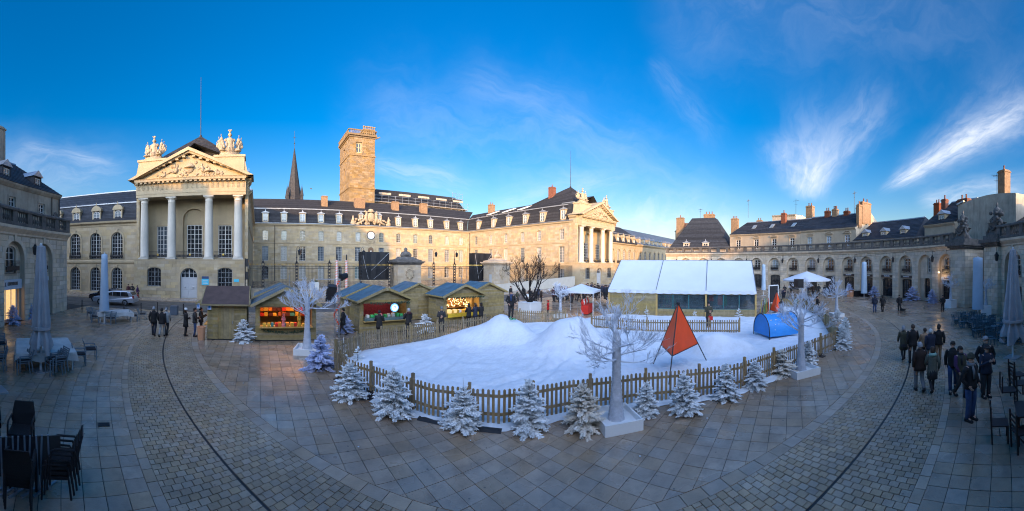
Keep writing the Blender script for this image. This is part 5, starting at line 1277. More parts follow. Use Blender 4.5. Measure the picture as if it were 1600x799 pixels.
def fir_meshes(seed, h=1.5, r=.62, nl=11, nb=8, top=.25, fat=1.0):
    q = random.Random(seed); c = MB(); up = Vector((0, 0, 1))
    nt = int(nl * nb * .78)
    for i in range(nt):
        if True:
            t = min(1, max(0, ((i + q.uniform(-2, 2)) / nt))) ** 1.15; z = .08 + (h - top - .10) * t; Lb = r * (1 - t ** 1.25) ** .8 + .06
            a = i * 2.39996 + q.uniform(-.3, .3); L = Lb * q.uniform(.62, 1.15); el = -.16 + .75 * t + q.uniform(-.3, .3)
            d = Vector((cos(a) * cos(el), sin(a) * cos(el), sin(el))); p0 = Vector((0, 0, max(.06, z + q.uniform(-.07, .07)))); sd = d.cross(up); sd.normalize()
            p1 = p0 + d * (L * .6); e = p0 + d * L + Vector((0, 0, -.05 * L))
            c.path([p0, p1, e], [.014, .016, .006], 3, cap=False)
            ns = max(3, int(L / .044))
            for j in range(ns):
                s = .22 + .78 * (j + .5) / ns; p = p0.lerp(p1, s / .6) if s < .6 else p1.lerp(e, (s - .6) / .4)
                for sg in (-1, 1):
                    td = d * .75 + sd * (sg * q.uniform(.55, .95)) + up * q.uniform(-.35, .2)
                    tl = (L * .22 * (1.15 - s) + .065) * q.uniform(.7, 1.25)
                    spike(c, p, td, tl, .023 * fat)
                    if q.random() < .8: spike(c, p + td.normalized() * tl * .45, td + sd * (sg * .5) + up * q.uniform(-.5, .3), tl * .55, .017 * fat)
                if j % 2 == 0: spike(c, p, d * .5 + up * q.uniform(.3, .8), .07, .012 * fat)
            spike(c, e, d, .09, .018 * fat)
    for k in range(6): a = k * 1.05; spike(c, (0, 0, h - top), (cos(a) * .6, sin(a) * .6, .75), .13, .013 * fat)
    spike(c, (0, 0, h - top - .05), (0.02, 0, 1), top + .05, .014)
    t = MB(); t.path([(0, 0, 0), (0, 0, h - top)], [.035, .010], 6)
    p = MB(); p.lathe([(.13, 0), (.14, .10), (.10, .12)], (0, 0, 0), 8)
    return c.mesh('crown'), t.mesh('trunk'), p.mesh('root_ball')
FV = [fir_meshes(11, 1.5, .48, 16, 11, .2), fir_meshes(12, 1.5, .60, 16, 11, .26), fir_meshes(13, 1.5, .54, 16, 11, .36), fir_meshes(14, 1.3, .66, 12, 10, .12, 1.15), fir_meshes(15, 1.5, .40, 6, 6, .5)]
def fir(px, py, var, h, label, mt='flock', xy=None):
    x, y = xy if xy else G(px, py); t = thing('flocked_fir', label, 'christmas tree', (x, y, 0), rnd.uniform(0, 6), 'flocked firs around the square')
    s = .94 * h / (1.3 if var == 3 else 1.5); t.scale = (s * rnd.uniform(.9, 1.1), s * rnd.uniform(.9, 1.1), s * rnd.uniform(.94, 1.06)); t.rotation_euler[0] = rnd.uniform(-.06, .06); t.rotation_euler[1] = rnd.uniform(-.06, .06)
    for me, nm, mm in zip(FV[var], ('crown', 'trunk', 'root_ball'), (mt, 'bark', 'bark')):
        k = (nm, var, mm)
        m2 = WCACHE.get(k)
        if not m2: m2 = me.copy(); m2.materials.clear(); m2.materials.append(MATS[mm]); WCACHE[k] = m2
        link(nm, m2, None, t)
    return t
e1 = lambda x, y: (500 + x / 2.96, 430 + y / 2.96)
e2 = lambda x, y: (840 + x / 2.96, 430 + y / 2.96)
for (p, v, h, lab, mt_) in [
    (e1(140, 570), 1, 1.5, 'white flocked fir at the left bend of the picket fence, nearest the corner', 'flock'), (e1(335, 648), 1, 1.6, 'broad white flocked fir second from the left along the front fence', 'flock'),
    (e1(660, 710), 2, 1.55, 'white flocked fir with a bare leader, third from the left along the front fence', 'flock'), (e1(965, 718), 0, 1.58, 'slim white flocked fir at the foot of the front fence middle', 'flock'),
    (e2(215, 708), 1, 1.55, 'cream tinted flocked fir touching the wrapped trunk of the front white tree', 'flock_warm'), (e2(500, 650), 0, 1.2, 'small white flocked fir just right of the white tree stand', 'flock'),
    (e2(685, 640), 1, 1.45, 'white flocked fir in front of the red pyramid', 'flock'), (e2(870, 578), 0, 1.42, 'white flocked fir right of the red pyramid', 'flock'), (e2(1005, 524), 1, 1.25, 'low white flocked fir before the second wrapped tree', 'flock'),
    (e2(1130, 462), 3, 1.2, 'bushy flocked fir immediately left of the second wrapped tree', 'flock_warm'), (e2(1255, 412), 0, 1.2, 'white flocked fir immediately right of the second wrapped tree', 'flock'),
    (e2(1408, 340), 1, 1.5, 'tall white flocked fir at the right bend of the park fence', 'flock'), (e2(1420, 285), 0, 1.4, 'white flocked fir behind the right bend outside the lattice fence', 'flock'), (e2(1385, 215), 0, 1.2, 'small white flocked fir farther along the lattice fence', 'flock'),
    (e1(175, 415), 4, 1.2, 'sparse white flocked fir inside the left fence corner', 'flock'), (e1(105, 395), 4, 1.3, 'thin star-shaped white fir behind the left fence corner', 'flock'),
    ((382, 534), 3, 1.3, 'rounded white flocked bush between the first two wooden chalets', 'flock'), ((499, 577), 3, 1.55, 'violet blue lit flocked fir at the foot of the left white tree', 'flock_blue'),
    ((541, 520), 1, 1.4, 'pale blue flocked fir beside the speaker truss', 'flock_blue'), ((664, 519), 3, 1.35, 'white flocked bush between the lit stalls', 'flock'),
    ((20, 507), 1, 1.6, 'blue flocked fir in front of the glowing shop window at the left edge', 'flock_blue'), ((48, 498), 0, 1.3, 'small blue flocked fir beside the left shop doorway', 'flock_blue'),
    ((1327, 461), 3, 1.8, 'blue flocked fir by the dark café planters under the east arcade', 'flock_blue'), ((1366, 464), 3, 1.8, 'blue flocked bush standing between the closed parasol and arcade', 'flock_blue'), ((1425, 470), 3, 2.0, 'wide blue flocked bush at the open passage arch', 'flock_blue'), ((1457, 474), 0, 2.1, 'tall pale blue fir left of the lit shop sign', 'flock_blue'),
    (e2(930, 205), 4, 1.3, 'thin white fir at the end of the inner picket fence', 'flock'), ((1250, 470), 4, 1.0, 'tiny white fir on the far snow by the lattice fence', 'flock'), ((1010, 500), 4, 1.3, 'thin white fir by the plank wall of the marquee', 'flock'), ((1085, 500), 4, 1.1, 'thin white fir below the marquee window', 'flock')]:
    fir(p[0], p[1], v, h, lab, mt_)
def grow(m, q, p, d, L, r, depth, spread=.6, up=.25, n=5, seg=3, kids=(3, 4), rmin=.0052):
    pts = [Vector(p)]; dd = Vector(d); dd.normalize(); rad = [r]
    for k in range(seg):
        dd = dd + Vector((q.uniform(-1, 1), q.uniform(-1, 1), q.uniform(-.6, 1) + up)) * .16; dd.normalize(); pts.append(pts[-1] + dd * (L / seg)); rad.append(r * (1 - .55 * (k + 1) / seg))
    m.path(pts, rad, n if depth > 1 else 4 if depth else 3, cap=depth == 0)
    if depth == 0: return
    for k in range(q.choice(kids)):
        t = q.uniform(.35, 1.0); i = min(seg - 1, int(t * seg)); b = pts[i].lerp(pts[i + 1], t * seg - i)
        a = Vector((q.uniform(-1, 1), q.uniform(-1, 1), q.uniform(-.5, 1))); nd = dd + a * spread
        grow(m, q, b, nd, L * q.uniform(.5, .75), max(rad[i + 1] * .62, rmin), depth - 1, spread, up, n, seg, kids, rmin)
def art_tree_meshes(seed):
    q = random.Random(seed); t = MB(); prof = []
    for k in range(46):
        z = .12 + 2.25 * k / 45; r = .125 + .135 * (1 - min(1, z / 1.5)) ** 1.6; prof.append((r + (.010 if k % 2 else -.008), z))
    prof += [(.10, 2.46), (.07, 2.55), (.03, 2.66)]
    t.lathe(prof, (0, 0, 0), 14); b = MB()
    for k in range(9):
        a = 2 * pi * k / 9 + q.uniform(-.3, .3); el = q.uniform(-.1, .5); z = q.uniform(1.75, 2.35)
        grow(b, q, (.10 * cos(a), .10 * sin(a), z), (cos(a), sin(a), el), q.uniform(.62, .95), .030, 4, .70, .10, 5, 3, (3, 4))
    for k in range(4):
        a = q.uniform(0, 6.3); grow(b, q, (.05 * cos(a), .05 * sin(a), 2.3), (.5 * cos(a), .5 * sin(a), 1), q.uniform(.5, .75), .036, 4, .62, .25, 5, 3, (3, 4))
    return t.mesh('trunk', True), b.mesh('branches')
AT = [art_tree_meshes(3), art_tree_meshes(8)]
for a, b in AT: a.materials.append(MATS['rope_wrap']); b.materials.append(MATS['white_wood'])
sm = MB(); 
for w0, w1, h0, h1 in ((-.62, .62, -.55, -.50), (-.62, .62, .50, .55)): sm.box(w0, w1, h0, h1, 0, .30)
sm.box(-.62, -.57, -.50, .50, 0, .30); sm.box(.57, .62, -.50, .50, 0, .30); sm.box(-.57, .57, -.50, .50, .02, .16); STAND = sm.mesh('stand'); STAND.materials.append(MATS['white_box'])
bm_ = MB(); bm_.box(-.6, .6, -.6, .6, 0, 1.1); bm_.box(-.64, .64, -.64, .64, 1.1, 1.14); PLINTH = bm_.mesh('plinth'); PLINTH.materials.append(MATS['white_box'])
def art_tree(xy, v, s, rz, label, plinth=False):
    t = thing('white_branch_tree', label, 'artificial tree', (*xy, 0), rz, 'white artificial trees'); t.scale = (s, s, s)
    z = 1.1 if plinth else 0
    a = link('trunk', AT[v][0], None, t, (0, 0, z)); link('branches', AT[v][1], None, t, (0, 0, z)); link('plinth' if plinth else 'stand', PLINTH if plinth else STAND, None, t)
art_tree((-18.75, -20.62), 0, 1.0, .9, 'large white artificial tree with rope wrapped trunk on a white stand at the front fence'); art_tree((-12.95, -25.72), 1, .98, 2.2, 'white artificial tree with wrapped trunk on a white stand near the blue tunnel')
art_tree((3.1, -29.3), 0, .95, 3.4, 'white artificial tree outside the lattice fence at the far right of the park'); art_tree((-24.65, -8.6), 1, 1.05, 4.4, 'bluish white artificial tree in front of the red lit chalet')
art_tree((-4.7, -7.17), 1, .85, 5.0, 'white artificial tree beside the small white gazebo'); art_tree((5.9, -41.9), 0, .78, 0.4, 'white artificial tree on a tall white plinth by the lit shop', True); art_tree((-.6, -42.3), 1, .74, 1.1, 'white artificial tree on a white plinth behind the covered parasol', True)
art_tree((12.0, -26.5), 1, .9, .4, 'white artificial tree in front of the open parasol')
# bare dark tree in a white planter
BT = thing('bare_tree', 'bare dark branching tree in a white cube planter left of the gazebo', 'tree', (-4.95, -3.8, 0))
q = random.Random(4); b = MB()
for k in range(5):
    a = 2 * pi * k / 5 + .3; grow(b, q, (.10 * cos(a), .10 * sin(a), 1.0), (.80 * cos(a), .80 * sin(a), 1), 2.3, .10, 4, .80, .05, 5, 4, (3, 4), .013)
b.build('branches', 'bark_dark', BT); b = MB()
for k in range(5): a = 2 * pi * k / 5 + .3; b.path([(.10 * cos(a), .10 * sin(a), .7), (.10 * cos(a), .10 * sin(a), 1.1)], .08, 6)
b.build('trunk', 'bark_dark', BT); b = MB(); b.box(-.75, .75, -.75, .75, 0, 1.0); b.box(-.78, .78, -.78, .78, 1.0, 1.04); b.build('planter', 'white_box', BT)
# ---- fences
pk = MB(); pk.extr([(-.037, 0, .10), (.037, 0, .10), (.037, 0, .98)] + [(.037 * cos(pi * k / 6), 0, .98 + .04 * sin(pi * k / 6)) for k in range(1, 6)] + [(-.037, 0, .98)], (0, .02, 0)); PICK = pk.mesh('picket'); PICK.materials.append(MATS['fence_wood'])
def fence(path, label, pitch=.145, post=1.9, ph=1.16, feet=True, lattice=False, name='picket_fence', z=0.0):
    cx = sum(p[0] for p in path) / len(path); cy = sum(p[1] for p in path) / len(path)
    t = thing(name, label, 'fence', (cx, cy, z), world=False)
    S = []; acc = 0
    for (ax, ay), (bx, by) in zip(path, path[1:]):
        L = hypot(bx - ax, by - ay); S.append((ax, ay, bx, by, L, acc)); acc += L
    def at(s):
        for ax, ay, bx, by, L, a0 in S:
            if s <= a0 + L + 1e-6: k = (s - a0) / L; return ax + (bx - ax) * k - cx, ay + (by - ay) * k - cy, atan2(by - ay, bx - ax)
        return bx - cx, by - cy, atan2(by - ay, bx - ax)
    if not lattice:
        n = min(299, int(acc / pitch))
        for k in range(n):
            x, y, a = at((k + .5) * acc / n); o = link('picket', PICK, None, t, (x + sin(a) * .045, y - cos(a) * .045, rnd.uniform(-.012, .012)), a); o.rotation_euler = (rnd.uniform(-.012, .012), rnd.uniform(-.012, .012), a)
    for i, (ax, ay, bx, by, L, a0) in enumerate(S):
        for zz in (.32, .82) if not lattice else (.1, .95):
            r = MB(); r.bar((ax - cx, ay - cy, zz + .001 * i), (bx - cx, by - cy, zz + .001 * i), .045, .075); r.build('rail', 'fence_wood', t)
        if lattice:
            m = MB(); dx, dy = (bx - ax) / L, (by - ay) / L; k = 0
            for off, sg in ((0, 1), (.011, -1)):
                u = -.9
                while u < L:
                    u0, u1 = u, u + .85; z0, z1 = (.1, .95) if sg > 0 else (.95, .1)
                    c0, c1 = max(0, u0), min(L, u1)
                    if c1 > c0 + .02:
                        f = lambda c: z0 + (z1 - z0) * (c - u0) / .85
                        m.bar((ax - cx + dx * c0 + dy * off, ay - cy + dy * c0 - dx * off, f(c0)), (ax - cx + dx * c1 + dy * off, ay - cy + dy * c1 - dx * off, f(c1)), .010, .035)
                    u += .11
            stuff(m.build('lattice_slats', 'pine_wood', t))
    n = max(1, round(acc / post))
    for k in range(n + 1):
        x, y, a = at(acc * k / n); p = MB(); p.cbox((0, 0, 0), (.085, .085, ph)); o = p.build('post', 'fence_wood', t, loc=(x, y, 0), rz=a)
        if feet: f = MB(); f.cbox((0, -.05, 0), (.32, .34, .035)); f.cbox((0, 0, .035), (.13, .13, .12)); f.build('foot', 'bark', o)
    return t
fence([(-23.76, -10.93), (-24.03, -12.31), (-23.9, -13.4), (-23.17, -14.67), (-22.23, -16.81), (-20.92, -18.26), (-18.91, -19.16), (-17.27, -20.55), (-15.13, -23.42), (-13.33, -24.55), (-11.1, -26.2), (-8.73, -27.78)], 'curved front picket fence round the snow slope, flocked firs standing before it')
fence([(-23.7, -10.9), (-21.69, -8.83), (-19.66, -8.33), (-17.36, -7.95), (-15.2, -7.8), (-12.55, -7.54), (-9.34, -6.95), (-8.1, -9.0), (-6.57, -9.2)], 'rear picket fence between the wooden chalets and the snow slope', feet=False)
fence([(-7.9, -12.5), (-7.45, -16.33), (-6.29, -19.13), (-5.6, -22.0)], 'inner picket fence between the marquee and the snow mounds', feet=False)
fence([(-8.6, -27.85), (-3.5, -27.9), (1.96, -27.79), (9.0, -26.5)], 'lattice fence along the right side of the snow park', lattice=True, name='lattice_fence', post=1.8, ph=1.05, feet=False)
fence([(2.5, -22.8), (9.0, -23.2), (9.0, -26.5)], 'lattice fence closing the far end of the snow park', lattice=True, name='lattice_fence', post=1.8, ph=1.05, feet=False)
# ---- snow
from mathutils import noise as mn
def mound_pt(px, d):
    a = (px - 800) / FPX + HEAD; return CX + d * sin(a), CY + d * cos(a)
MOUNDS = [(*mound_pt(801, 18.6), 1.08, 1.25, 1.3), (*mound_pt(888, 17.6), 1.34, 1.4, 1.7), (*mound_pt(752, 18.4), .55, 1.5, 1.2), (*mound_pt(845, 16.6), .2, 2.2, 1.2), (*mound_pt(1108, 17.0), .85, .85, .9), (*mound_pt(1150, 17.2), .55, .9, .9), (*mound_pt(925, 17.6), .40, .9, 1.2), (*mound_pt(745, 19), .25, 2.2, 1.8), (*mound_pt(985, 19), .25, 2.0, 2.0)]
FWD = Vector((sin(HEAD), cos(HEAD)))
def dist_edge(x, y):
    best = 99
    for (ax, ay), (bx, by) in zip(PARK, PARK[1:] + PARK[:1]):
        dx, dy = bx - ax, by - ay; t = max(0, min(1, ((x - ax) * dx + (y - ay) * dy) / (dx * dx + dy * dy))); best = min(best, hypot(x - ax - dx * t, y - ay - dy * t))
    return best
_q = random.Random(55); DIMP = {}
for _ in range(2600):
    _x, _y = _q.uniform(-24, 9), _q.uniform(-28, -7); _r, _d = _q.uniform(.07, .16), _q.uniform(.012, .034)
    for _i in (-1, 0, 1):
        for _j in (-1, 0, 1): DIMP.setdefault((int(_x // .4) + _i, int(_y // .4) + _j), []).append((_x, _y, _r, _d))
TRK = [(*mound_pt(px, d0), *mound_pt(p2, d1)) for px, d0, p2, d1 in ((700, 17, 620, 12), (720, 17, 660, 11.2), (850, 15.5, 760, 10.8), (870, 15, 800, 10.4), (930, 15, 880, 10.8), (990, 17, 1060, 13), (1000, 18, 1090, 14.5), (640, 15, 560, 13.8), (900, 16, 700, 10.6), (960, 16, 1010, 12.4))]
def snow_h(x, y):
    e = min(1, dist_edge(x, y) / 1.0); h = .04 + .20 * e
    for mx, my, A, s, s2 in MOUNDS:
        a = atan2(mx - CX, my - CY); u = (x - mx) * cos(a) - (y - my) * sin(a); v = (x - mx) * sin(a) + (y - my) * cos(a)
        h += A * math.exp(-((u / s) ** 2 + (v / s2) ** 2) ** 1.35) * min(1, e * 1.5)
    for dx, dy, r, d in DIMP.get((int(x // .4), int(y // .4)), ()):
        k = ((x - dx) ** 2 + (y - dy) ** 2) / (r * r)
        if k < 4: h += d * (-math.exp(-k) + .35 * math.exp(-(k - 1.6) ** 2 * 2)) * e
    for ax, ay, bx, by in TRK:
        dx, dy = bx - ax, by - ay; L2 = dx * dx + dy * dy; t = ((x - ax) * dx + (y - ay) * dy) / L2
        if 0 < t < 1:
            k = ((x - ax) * dy - (y - ay) * dx) / sqrt(L2) + .25 * sin(t * 5)
            if abs(k) < .6: h -= (.05 * math.exp(-(k / .14) ** 2) - .025 * math.exp(-((abs(k) - .28) / .1) ** 2)) * e
    n = mn.noise(Vector((x * .9, y * .9, 1))) * .06 + mn.noise(Vector((x * 2.6, y * 2.6, 4))) * .028 + abs(mn.noise(Vector((x * 1.7, y * 1.7, 7)))) * .02 + mn.noise(Vector((x * 6, y * 6, 9))) * .012
    return h + n * e
m = MB(); st = .11; idx = {}
for i in range(int(34 / st)):
    for j in range(int(22 / st)):
        x, y = -24.4 + i * st, -28.2 + j * st
        if not in_poly(x + st / 2, y + st / 2, PARK): continue
        f = []
        for a, b in ((i, j), (i + 1, j), (i + 1, j + 1), (i, j + 1)):
            if (a, b) not in idx: X, Y = -24.4 + a * st, -28.2 + b * st; idx[(a, b)] = m.pt((X, Y, snow_h(X, Y) if in_poly(X, Y, PARK) else .03))
            f.append(idx[(a, b)])
        m.f.append(f); m.mi.append(0)
structure(m.build('snow_ground', 'snow', smooth=True))
# crumpled sheet edge poking out under the front fence
m = MB(); pth = [(-23.4, -14.9), (-22.3, -16.95), (-20.95, -18.45), (-18.95, -19.4), (-17.3, -20.75), (-15.2, -23.6), (-13.35, -24.75), (-11.1, -26.4)]; rows = []; q = random.Random(3)
for (ax, ay), (bx, by) in zip(pth, pth[1:]):
    L = hypot(bx - ax, by - ay); nx, ny = (by - ay) / L, -(bx - ax) / L; n = int(L / .12)
    for k in range(n):
        x, y = ax + (bx - ax) * k / n, ay + (by - ay) * k / n; o = .16 + .14 * mn.noise(Vector((x * 2, y * 2, 0)))
        rows.append([(x + nx * w, y + ny * w, .012 + (.10 * (1 - j / 4)) + .03 * abs(mn.noise(Vector((x * 7, y * 7, j))))) for j, w in enumerate((-.35, -.2, -.05, o * .6, o))])
m.loft(rows, closed=False, cap=False); o = m.build('ground_sheet', 'tarp_white'); o['label'] = 'crumpled white plastic sheet showing under the front picket fence'; o['category'] = 'plastic sheet'
for (ax, ay), (bx, by), lab in (((-22.6, -16.6), (-21.1, -18.5), 'dark cable ramp on the paving by the third fir of the front fence'), ((-24.0, -13.9), (-23.0, -15.3), 'dark cable ramp at the left bend of the front fence')):
    m = MB(); L = hypot(bx - ax, by - ay); m.extr([(0, -.14, 0), (0, .14, 0), (0, .07, .05), (0, -.07, .05)], (L, 0, 0)); o = m.build('cable_ramp', 'black_plastic', loc=(ax, ay, 0.004), rz=atan2(by - ay, bx - ax)); o['label'] = lab; o['category'] = 'cable ramp'
# ---- chalets
mat('stall_warm', (.30, .17, .08), .7, var=.3); mat('garland', (.035, .075, .045), .8, var=.5, scale=20); mat('stall_red', (.13, .010, .025), .6, var=.5, scale=8); mat('label_blue', (.45, .55, .80), .5); mat('yellow_cloth', (.62, .40, .03), .6)
def clad(mb, M, u0, u1, z0, z1, ops=(), h=.135): blocks(mb, M, u0, u1, z0, z1, list(ops), h, 9, .012, .022, pad=0)
def chalet(loc, rz, label, W_=3.45, D=2.3, ez=2.13, az=2.85, open_=True, door=False, lit=None, garland=False, roofm='felt_roof', awning=False):
    t = thing('market_chalet', label, 'market stall', (*loc, 0), rz, 'wooden market chalets')
    F = planar(0, 0, 0.0); Lf = planar(-W_ / 2, D, -pi / 2); Rt = planar(W_ / 2, 0, pi / 2); Bk = planar(0, D, pi)
    op = [(0, W_ - .5, .82, 1.92, 0)] if open_ else []; dr = [(D / 2 - .05, .95, .05, 1.95, 0)] if door else []
    w = MB()
    for P, a, b, oo in ((F, -W_ / 2, W_ / 2, op), (Lf, 0, D, []), (Rt, 0, D, dr), (Bk, -W_ / 2, W_ / 2, [])): facade(w, P, a, b, 0, ez, oo, .06)
    for P in (F, Bk): w.poly([P(-W_ / 2, 0, ez), P(W_ / 2, 0, ez), P(0, 0, az)])
    w.poly([(-W_ / 2, .05, .03), (W_ / 2, .05, .03), (W_ / 2, D, .03), (-W_ / 2, D, .03)])
    w.build('wall', 'pine_wood', t); c = MB()
    for P, a, b, oo in ((F, -W_ / 2, W_ / 2, op), (Lf, 0, D, []), (Rt, 0, D, dr), (Bk, -W_ / 2, W_ / 2, [])): clad(c, P, a, b, .06, ez, oo)
    for P in (F, Bk):
        for k in range(5):
            z = ez + (az - ez) * k / 5; x = W_ / 2 * (1 - (k + 1) / 5.2)
            if x > .1: c.hexa([P(-x, .0, z + .005), P(x, .0, z + .005), P(x, .0, z + .128), P(-x, .0, z + .128), P(-x, .022, z + .005), P(x, .022, z + .005), P(x, .022, z + .128), P(-x, .022, z + .128)])
    stuff(c.build('planks', 'pine_wood', t))
    r = MB(); ov = .32; sl = (az - ez) / (W_ / 2)
    for s in (-1, 1):
        a = Vector((0, 0, az + .05)); b = Vector((s * (W_ / 2 + .28), 0, ez - .28 * sl + .05))
        r.hexa([(a.x, -ov, a.z), (b.x, -ov, b.z), (b.x, D + ov * .4, b.z), (a.x, D + ov * .4, a.z), (a.x, -ov, a.z + .05), (b.x, -ov, b.z + .05), (b.x, D + ov * .4, b.z + .05), (a.x, D + ov * .4, a.z + .05)])
    r.build('roof', roofm, t); g = MB()
    for s in (-1, 1):
        for y in (-ov - .03, D + ov * .4 + .03): g.bar((0, y, az + .03), (s * (W_ / 2 + .30), y, ez - .28 * sl + .03), .05, .16)
        g.bar((s * (W_ / 2 + .30), -ov, ez - .28 * sl + .045), (s * (W_ / 2 + .30), D + ov * .4, ez - .28 * sl + .045), .05, .09)
    g.cbox((0, -ov - .04, az - .12), (.14, .07, .2)); g.build('gable_board', 'pine_wood', t)
    bb = MB(); bb.box(-W_ / 2 - .02, W_ / 2 + .02, -.04, D + .04, 0, .055); bb.build('base', 'black_plastic', t)
    if open_:
        k = MB(); k.box(-W_ / 2 + .22, W_ / 2 - .22, -.28, .45, .78, .83); k.build('counter', 'yellow_wood', t)
        f = MB(); f.hexa([(-W_ / 2 + .2, -.02, 1.93), (W_ / 2 - .2, -.02, 1.93), (W_ / 2 - .2, -.05, 1.97), (-W_ / 2 + .2, -.05, 1.97), (-W_ / 2 + .2, -.75, 2.02), (W_ / 2 - .2, -.75, 2.02), (W_ / 2 - .2, -.77, 2.06), (-W_ / 2 + .2, -.77, 2.06)]); f.build('flap', 'pine_wood', t)
        s = MB()
        for z in (1.1, 1.42, 1.7): s.box(-W_ / 2 + .1, W_ / 2 - .1, D - .45, D - .05, z, z + .03)
        s.build('shelves', 'stall_warm', t)
        if garland:
            gl = MB(); q = random.Random(int(loc[0] * 10)); z0 = garland
            for k in range(150):
                u = q.uniform(-1.35, 1.35); z = z0 - (.16 * (1 - (u / 1.35) ** 2) if z0 < 1 else 0)
                spike(gl, (u, -.06 if z0 < 1 else -.78, z), (q.uniform(-1, 1), q.uniform(-1, .2), q.uniform(-1, 1)), .13, .022)
            gl.build('garland', 'garland', t)
        if lit:
            col, en = lit
            ld = bpy.data.lights.new('stall_light', 'AREA'); ld.energy = en; ld.color = col; ld.shape = 'RECTANGLE'; ld.size = 2.4; ld.size_y = .4
            lo = bpy.data.objects.new('stall_light', ld); COL.objects.link(lo); lo.parent = t; lo.location = (0, .75, 2.08)
            bl = MB(); bl.box(-1.1, 1.1, .68, .80, 2.09, 2.12); bl.build('lamp_strip', mat('lamp_strip_%d' % len(MATS), (.9, .8, .6), .5, emit=col, estr=1.5).name, t)
    if door:
        d = MB()
        for k in range(6): d.box(-.46 + k * .155, -.46 + k * .155 + .147, -.012, .03, 0, 1.88)
        o = d.build('door', 'pine_wood', t, loc=(W_ / 2 - .03, D / 2 - .05, .06), rz=pi / 2); d = MB(); d.cbox((.36, -.05, .9), (.03, .05, .14)); d.build('handle', 'steel', o)
    return t
C1 = chalet((-30.0, -4.17), -pi / 2, 'wooden chalet seen from its closed side with a plank door and brown roof', D=2.25, roofm='felt_brown', door=True, lit=((1, .6, .3), 6), az=2.9)
C2 = chalet((-25.5, -6.0), 0, 'wooden chalet glowing red and orange inside with folded knitwear and a low garland', D=2.3, az=3.0, garland=.66, lit=((1, .50, .24), 17))
C3 = chalet((-19.1, -5.0), 0, 'wooden chalet with dark red backdrop, round blue sign and garland under its flap', garland=2.0, lit=((1, .7, .5), 4))
C5 = chalet((-12.5, -4.2), 0, 'wooden chalet with golden fairy lights and a yellow counter cloth', garland=2.0, lit=((1, .62, .30), 24))
chalet((-25.4, .5), pi, 'closed chalet backing onto the red lit stall', open_=False); chalet((-19.3, -.2), pi, 'closed chalet backing onto the stall with the round blue sign', open_=False)
chalet((-14.9, .9), pi, 'closed chalet in the gap behind the two right stalls', open_=False); chalet((-9.3, -.9), pi, 'closed chalet at the right end of the back row', open_=False, door=True)
# dressing of the stalls
q = random.Random(9)
COLS = [mat('knit_' + n, c, .9, var=.3, scale=30).name for n, c in (('red', (.55, .03, .02)), ('orange', (.70, .22, .03)), ('brown', (.30, .08, .03)), ('teal', (.05, .22, .25)), ('yellow', (.62, .36, .05)), ('dark', (.08, .02, .02)), ('pink', (.65, .20, .22)))]
def goods(M0, n, xs, z, y, lab, name, cat, cols, sz, rows=1):
    for k in range(n):
        w_, d_, h_ = (s * q.uniform(.8, 1.2) for s in sz); b = MB()
        b.loft([[(sx * w_ / 2 * e, sy * d_ / 2 * e, zz) for sx, sy in ((-1, -1), (1, -1), (1, 1), (-1, 1))] for e, zz in ((.9, 0), (1, h_ * .2), (1, h_ * .8), (.88, h_))])
        x = xs[0] + (xs[1] - xs[0]) * (k + .5) / n + q.uniform(-.03, .03)
        cc = q.choice(cols); o = b.build(name, cc, loc=(M0[0] + x, M0[1] + y, z)); o['label'] = {'shop_lit': 'golden'}.get(cc, cc.split('_')[-1]) + ' ' + lab; o['category'] = cat; o['group'] = lab
for z, y in ((1.135, 1.9), (1.455, 1.9), (1.735, 1.9)): goods((-25.5, -6.0), 11, (-1.5, 1.5), z, y, 'folded knitwear on the shelves of the red lit chalet', 'folded_knitwear', 'knitwear', COLS[:6], (.25, .28, .24))
goods((-25.5, -6.0), 12, (-1.35, 1.35), .835, .0, 'small wares along the counter of the red lit chalet', 'wares', 'wares', COLS, (.17, .25, .20))
for x in (-.15, .75):
    b = MB(); b.lathe([(.10, 0), (.12, .1), (.07, .25), (.13, .4), (.10, .55), (.05, .6), (.08, .68), (.03, .78)], (0, 0, 0), 8); o = b.build('doll', COLS[6] if x < 0 else COLS[4], loc=(-25.5 + x, -6.08, .835)); o['label'] = 'pink figure standing on the red chalet counter' if x < 0 else 'yellow figure standing on the red chalet counter'; o['category'] = 'figurine'
b = MB(); b.box(-1.5, 1.5, 0, .03, .9, 1.95); b.build('backdrop', 'stall_red', C3, loc=(0, 1.5, 0))
b = MB(); b.box(-1.45, 1.45, -.24, .42, .835, 1.02); b.build('display_case', 'glass_teal', C3)
goods((-19.1, -5.0), 9, (-1.3, 1.3), 1.025, .1, 'wares on the display case of the blue sign stall', 'wares', 'wares', [mat('ware_green', (.05, .42, .12), .5).name, mat('ware_white', (.65, .62, .58), .5).name, COLS[6]], (.2, .25, .18))
b = MB(); b.extr([(.26 * cos(2 * pi * k / 24), 0, .26 * sin(2 * pi * k / 24)) for k in range(24)], (0, .06, 0)); sg = b.build('round_sign', mat('sign_blue_lit', (.08, .30, .65), .4, emit=(.25, .6, 1), estr=.25).name, C3, loc=(.25, -.95, 1.72))
b = MB(); b.extr([(.19 * cos(2 * pi * k / 20), 0, .19 * sin(2 * pi * k / 20)) for k in range(20)], (0, .012, 0)); b.build('sign_disc', mat('sign_white_lit', (.6, .75, .9), .4, emit=(.8, .9, 1), estr=.5).name, sg, loc=(0, -.02, 0))
b = MB(); b.bar((-.03, -.03, .12), (.05, -.03, .12), .03, .03); b.bar((.05, -.03, .12), (.0, -.03, -.12), .035, .03); b.bar((-.06, -.03, .02), (-.02, -.03, .12), .03, .03); b.build('sign_mark', 'blue_fabric', sg)
b = MB(); b.box(-1.55, 1.55, -.30, -.28, .55, .84); b.build('counter_cloth', 'yellow_cloth', C5)
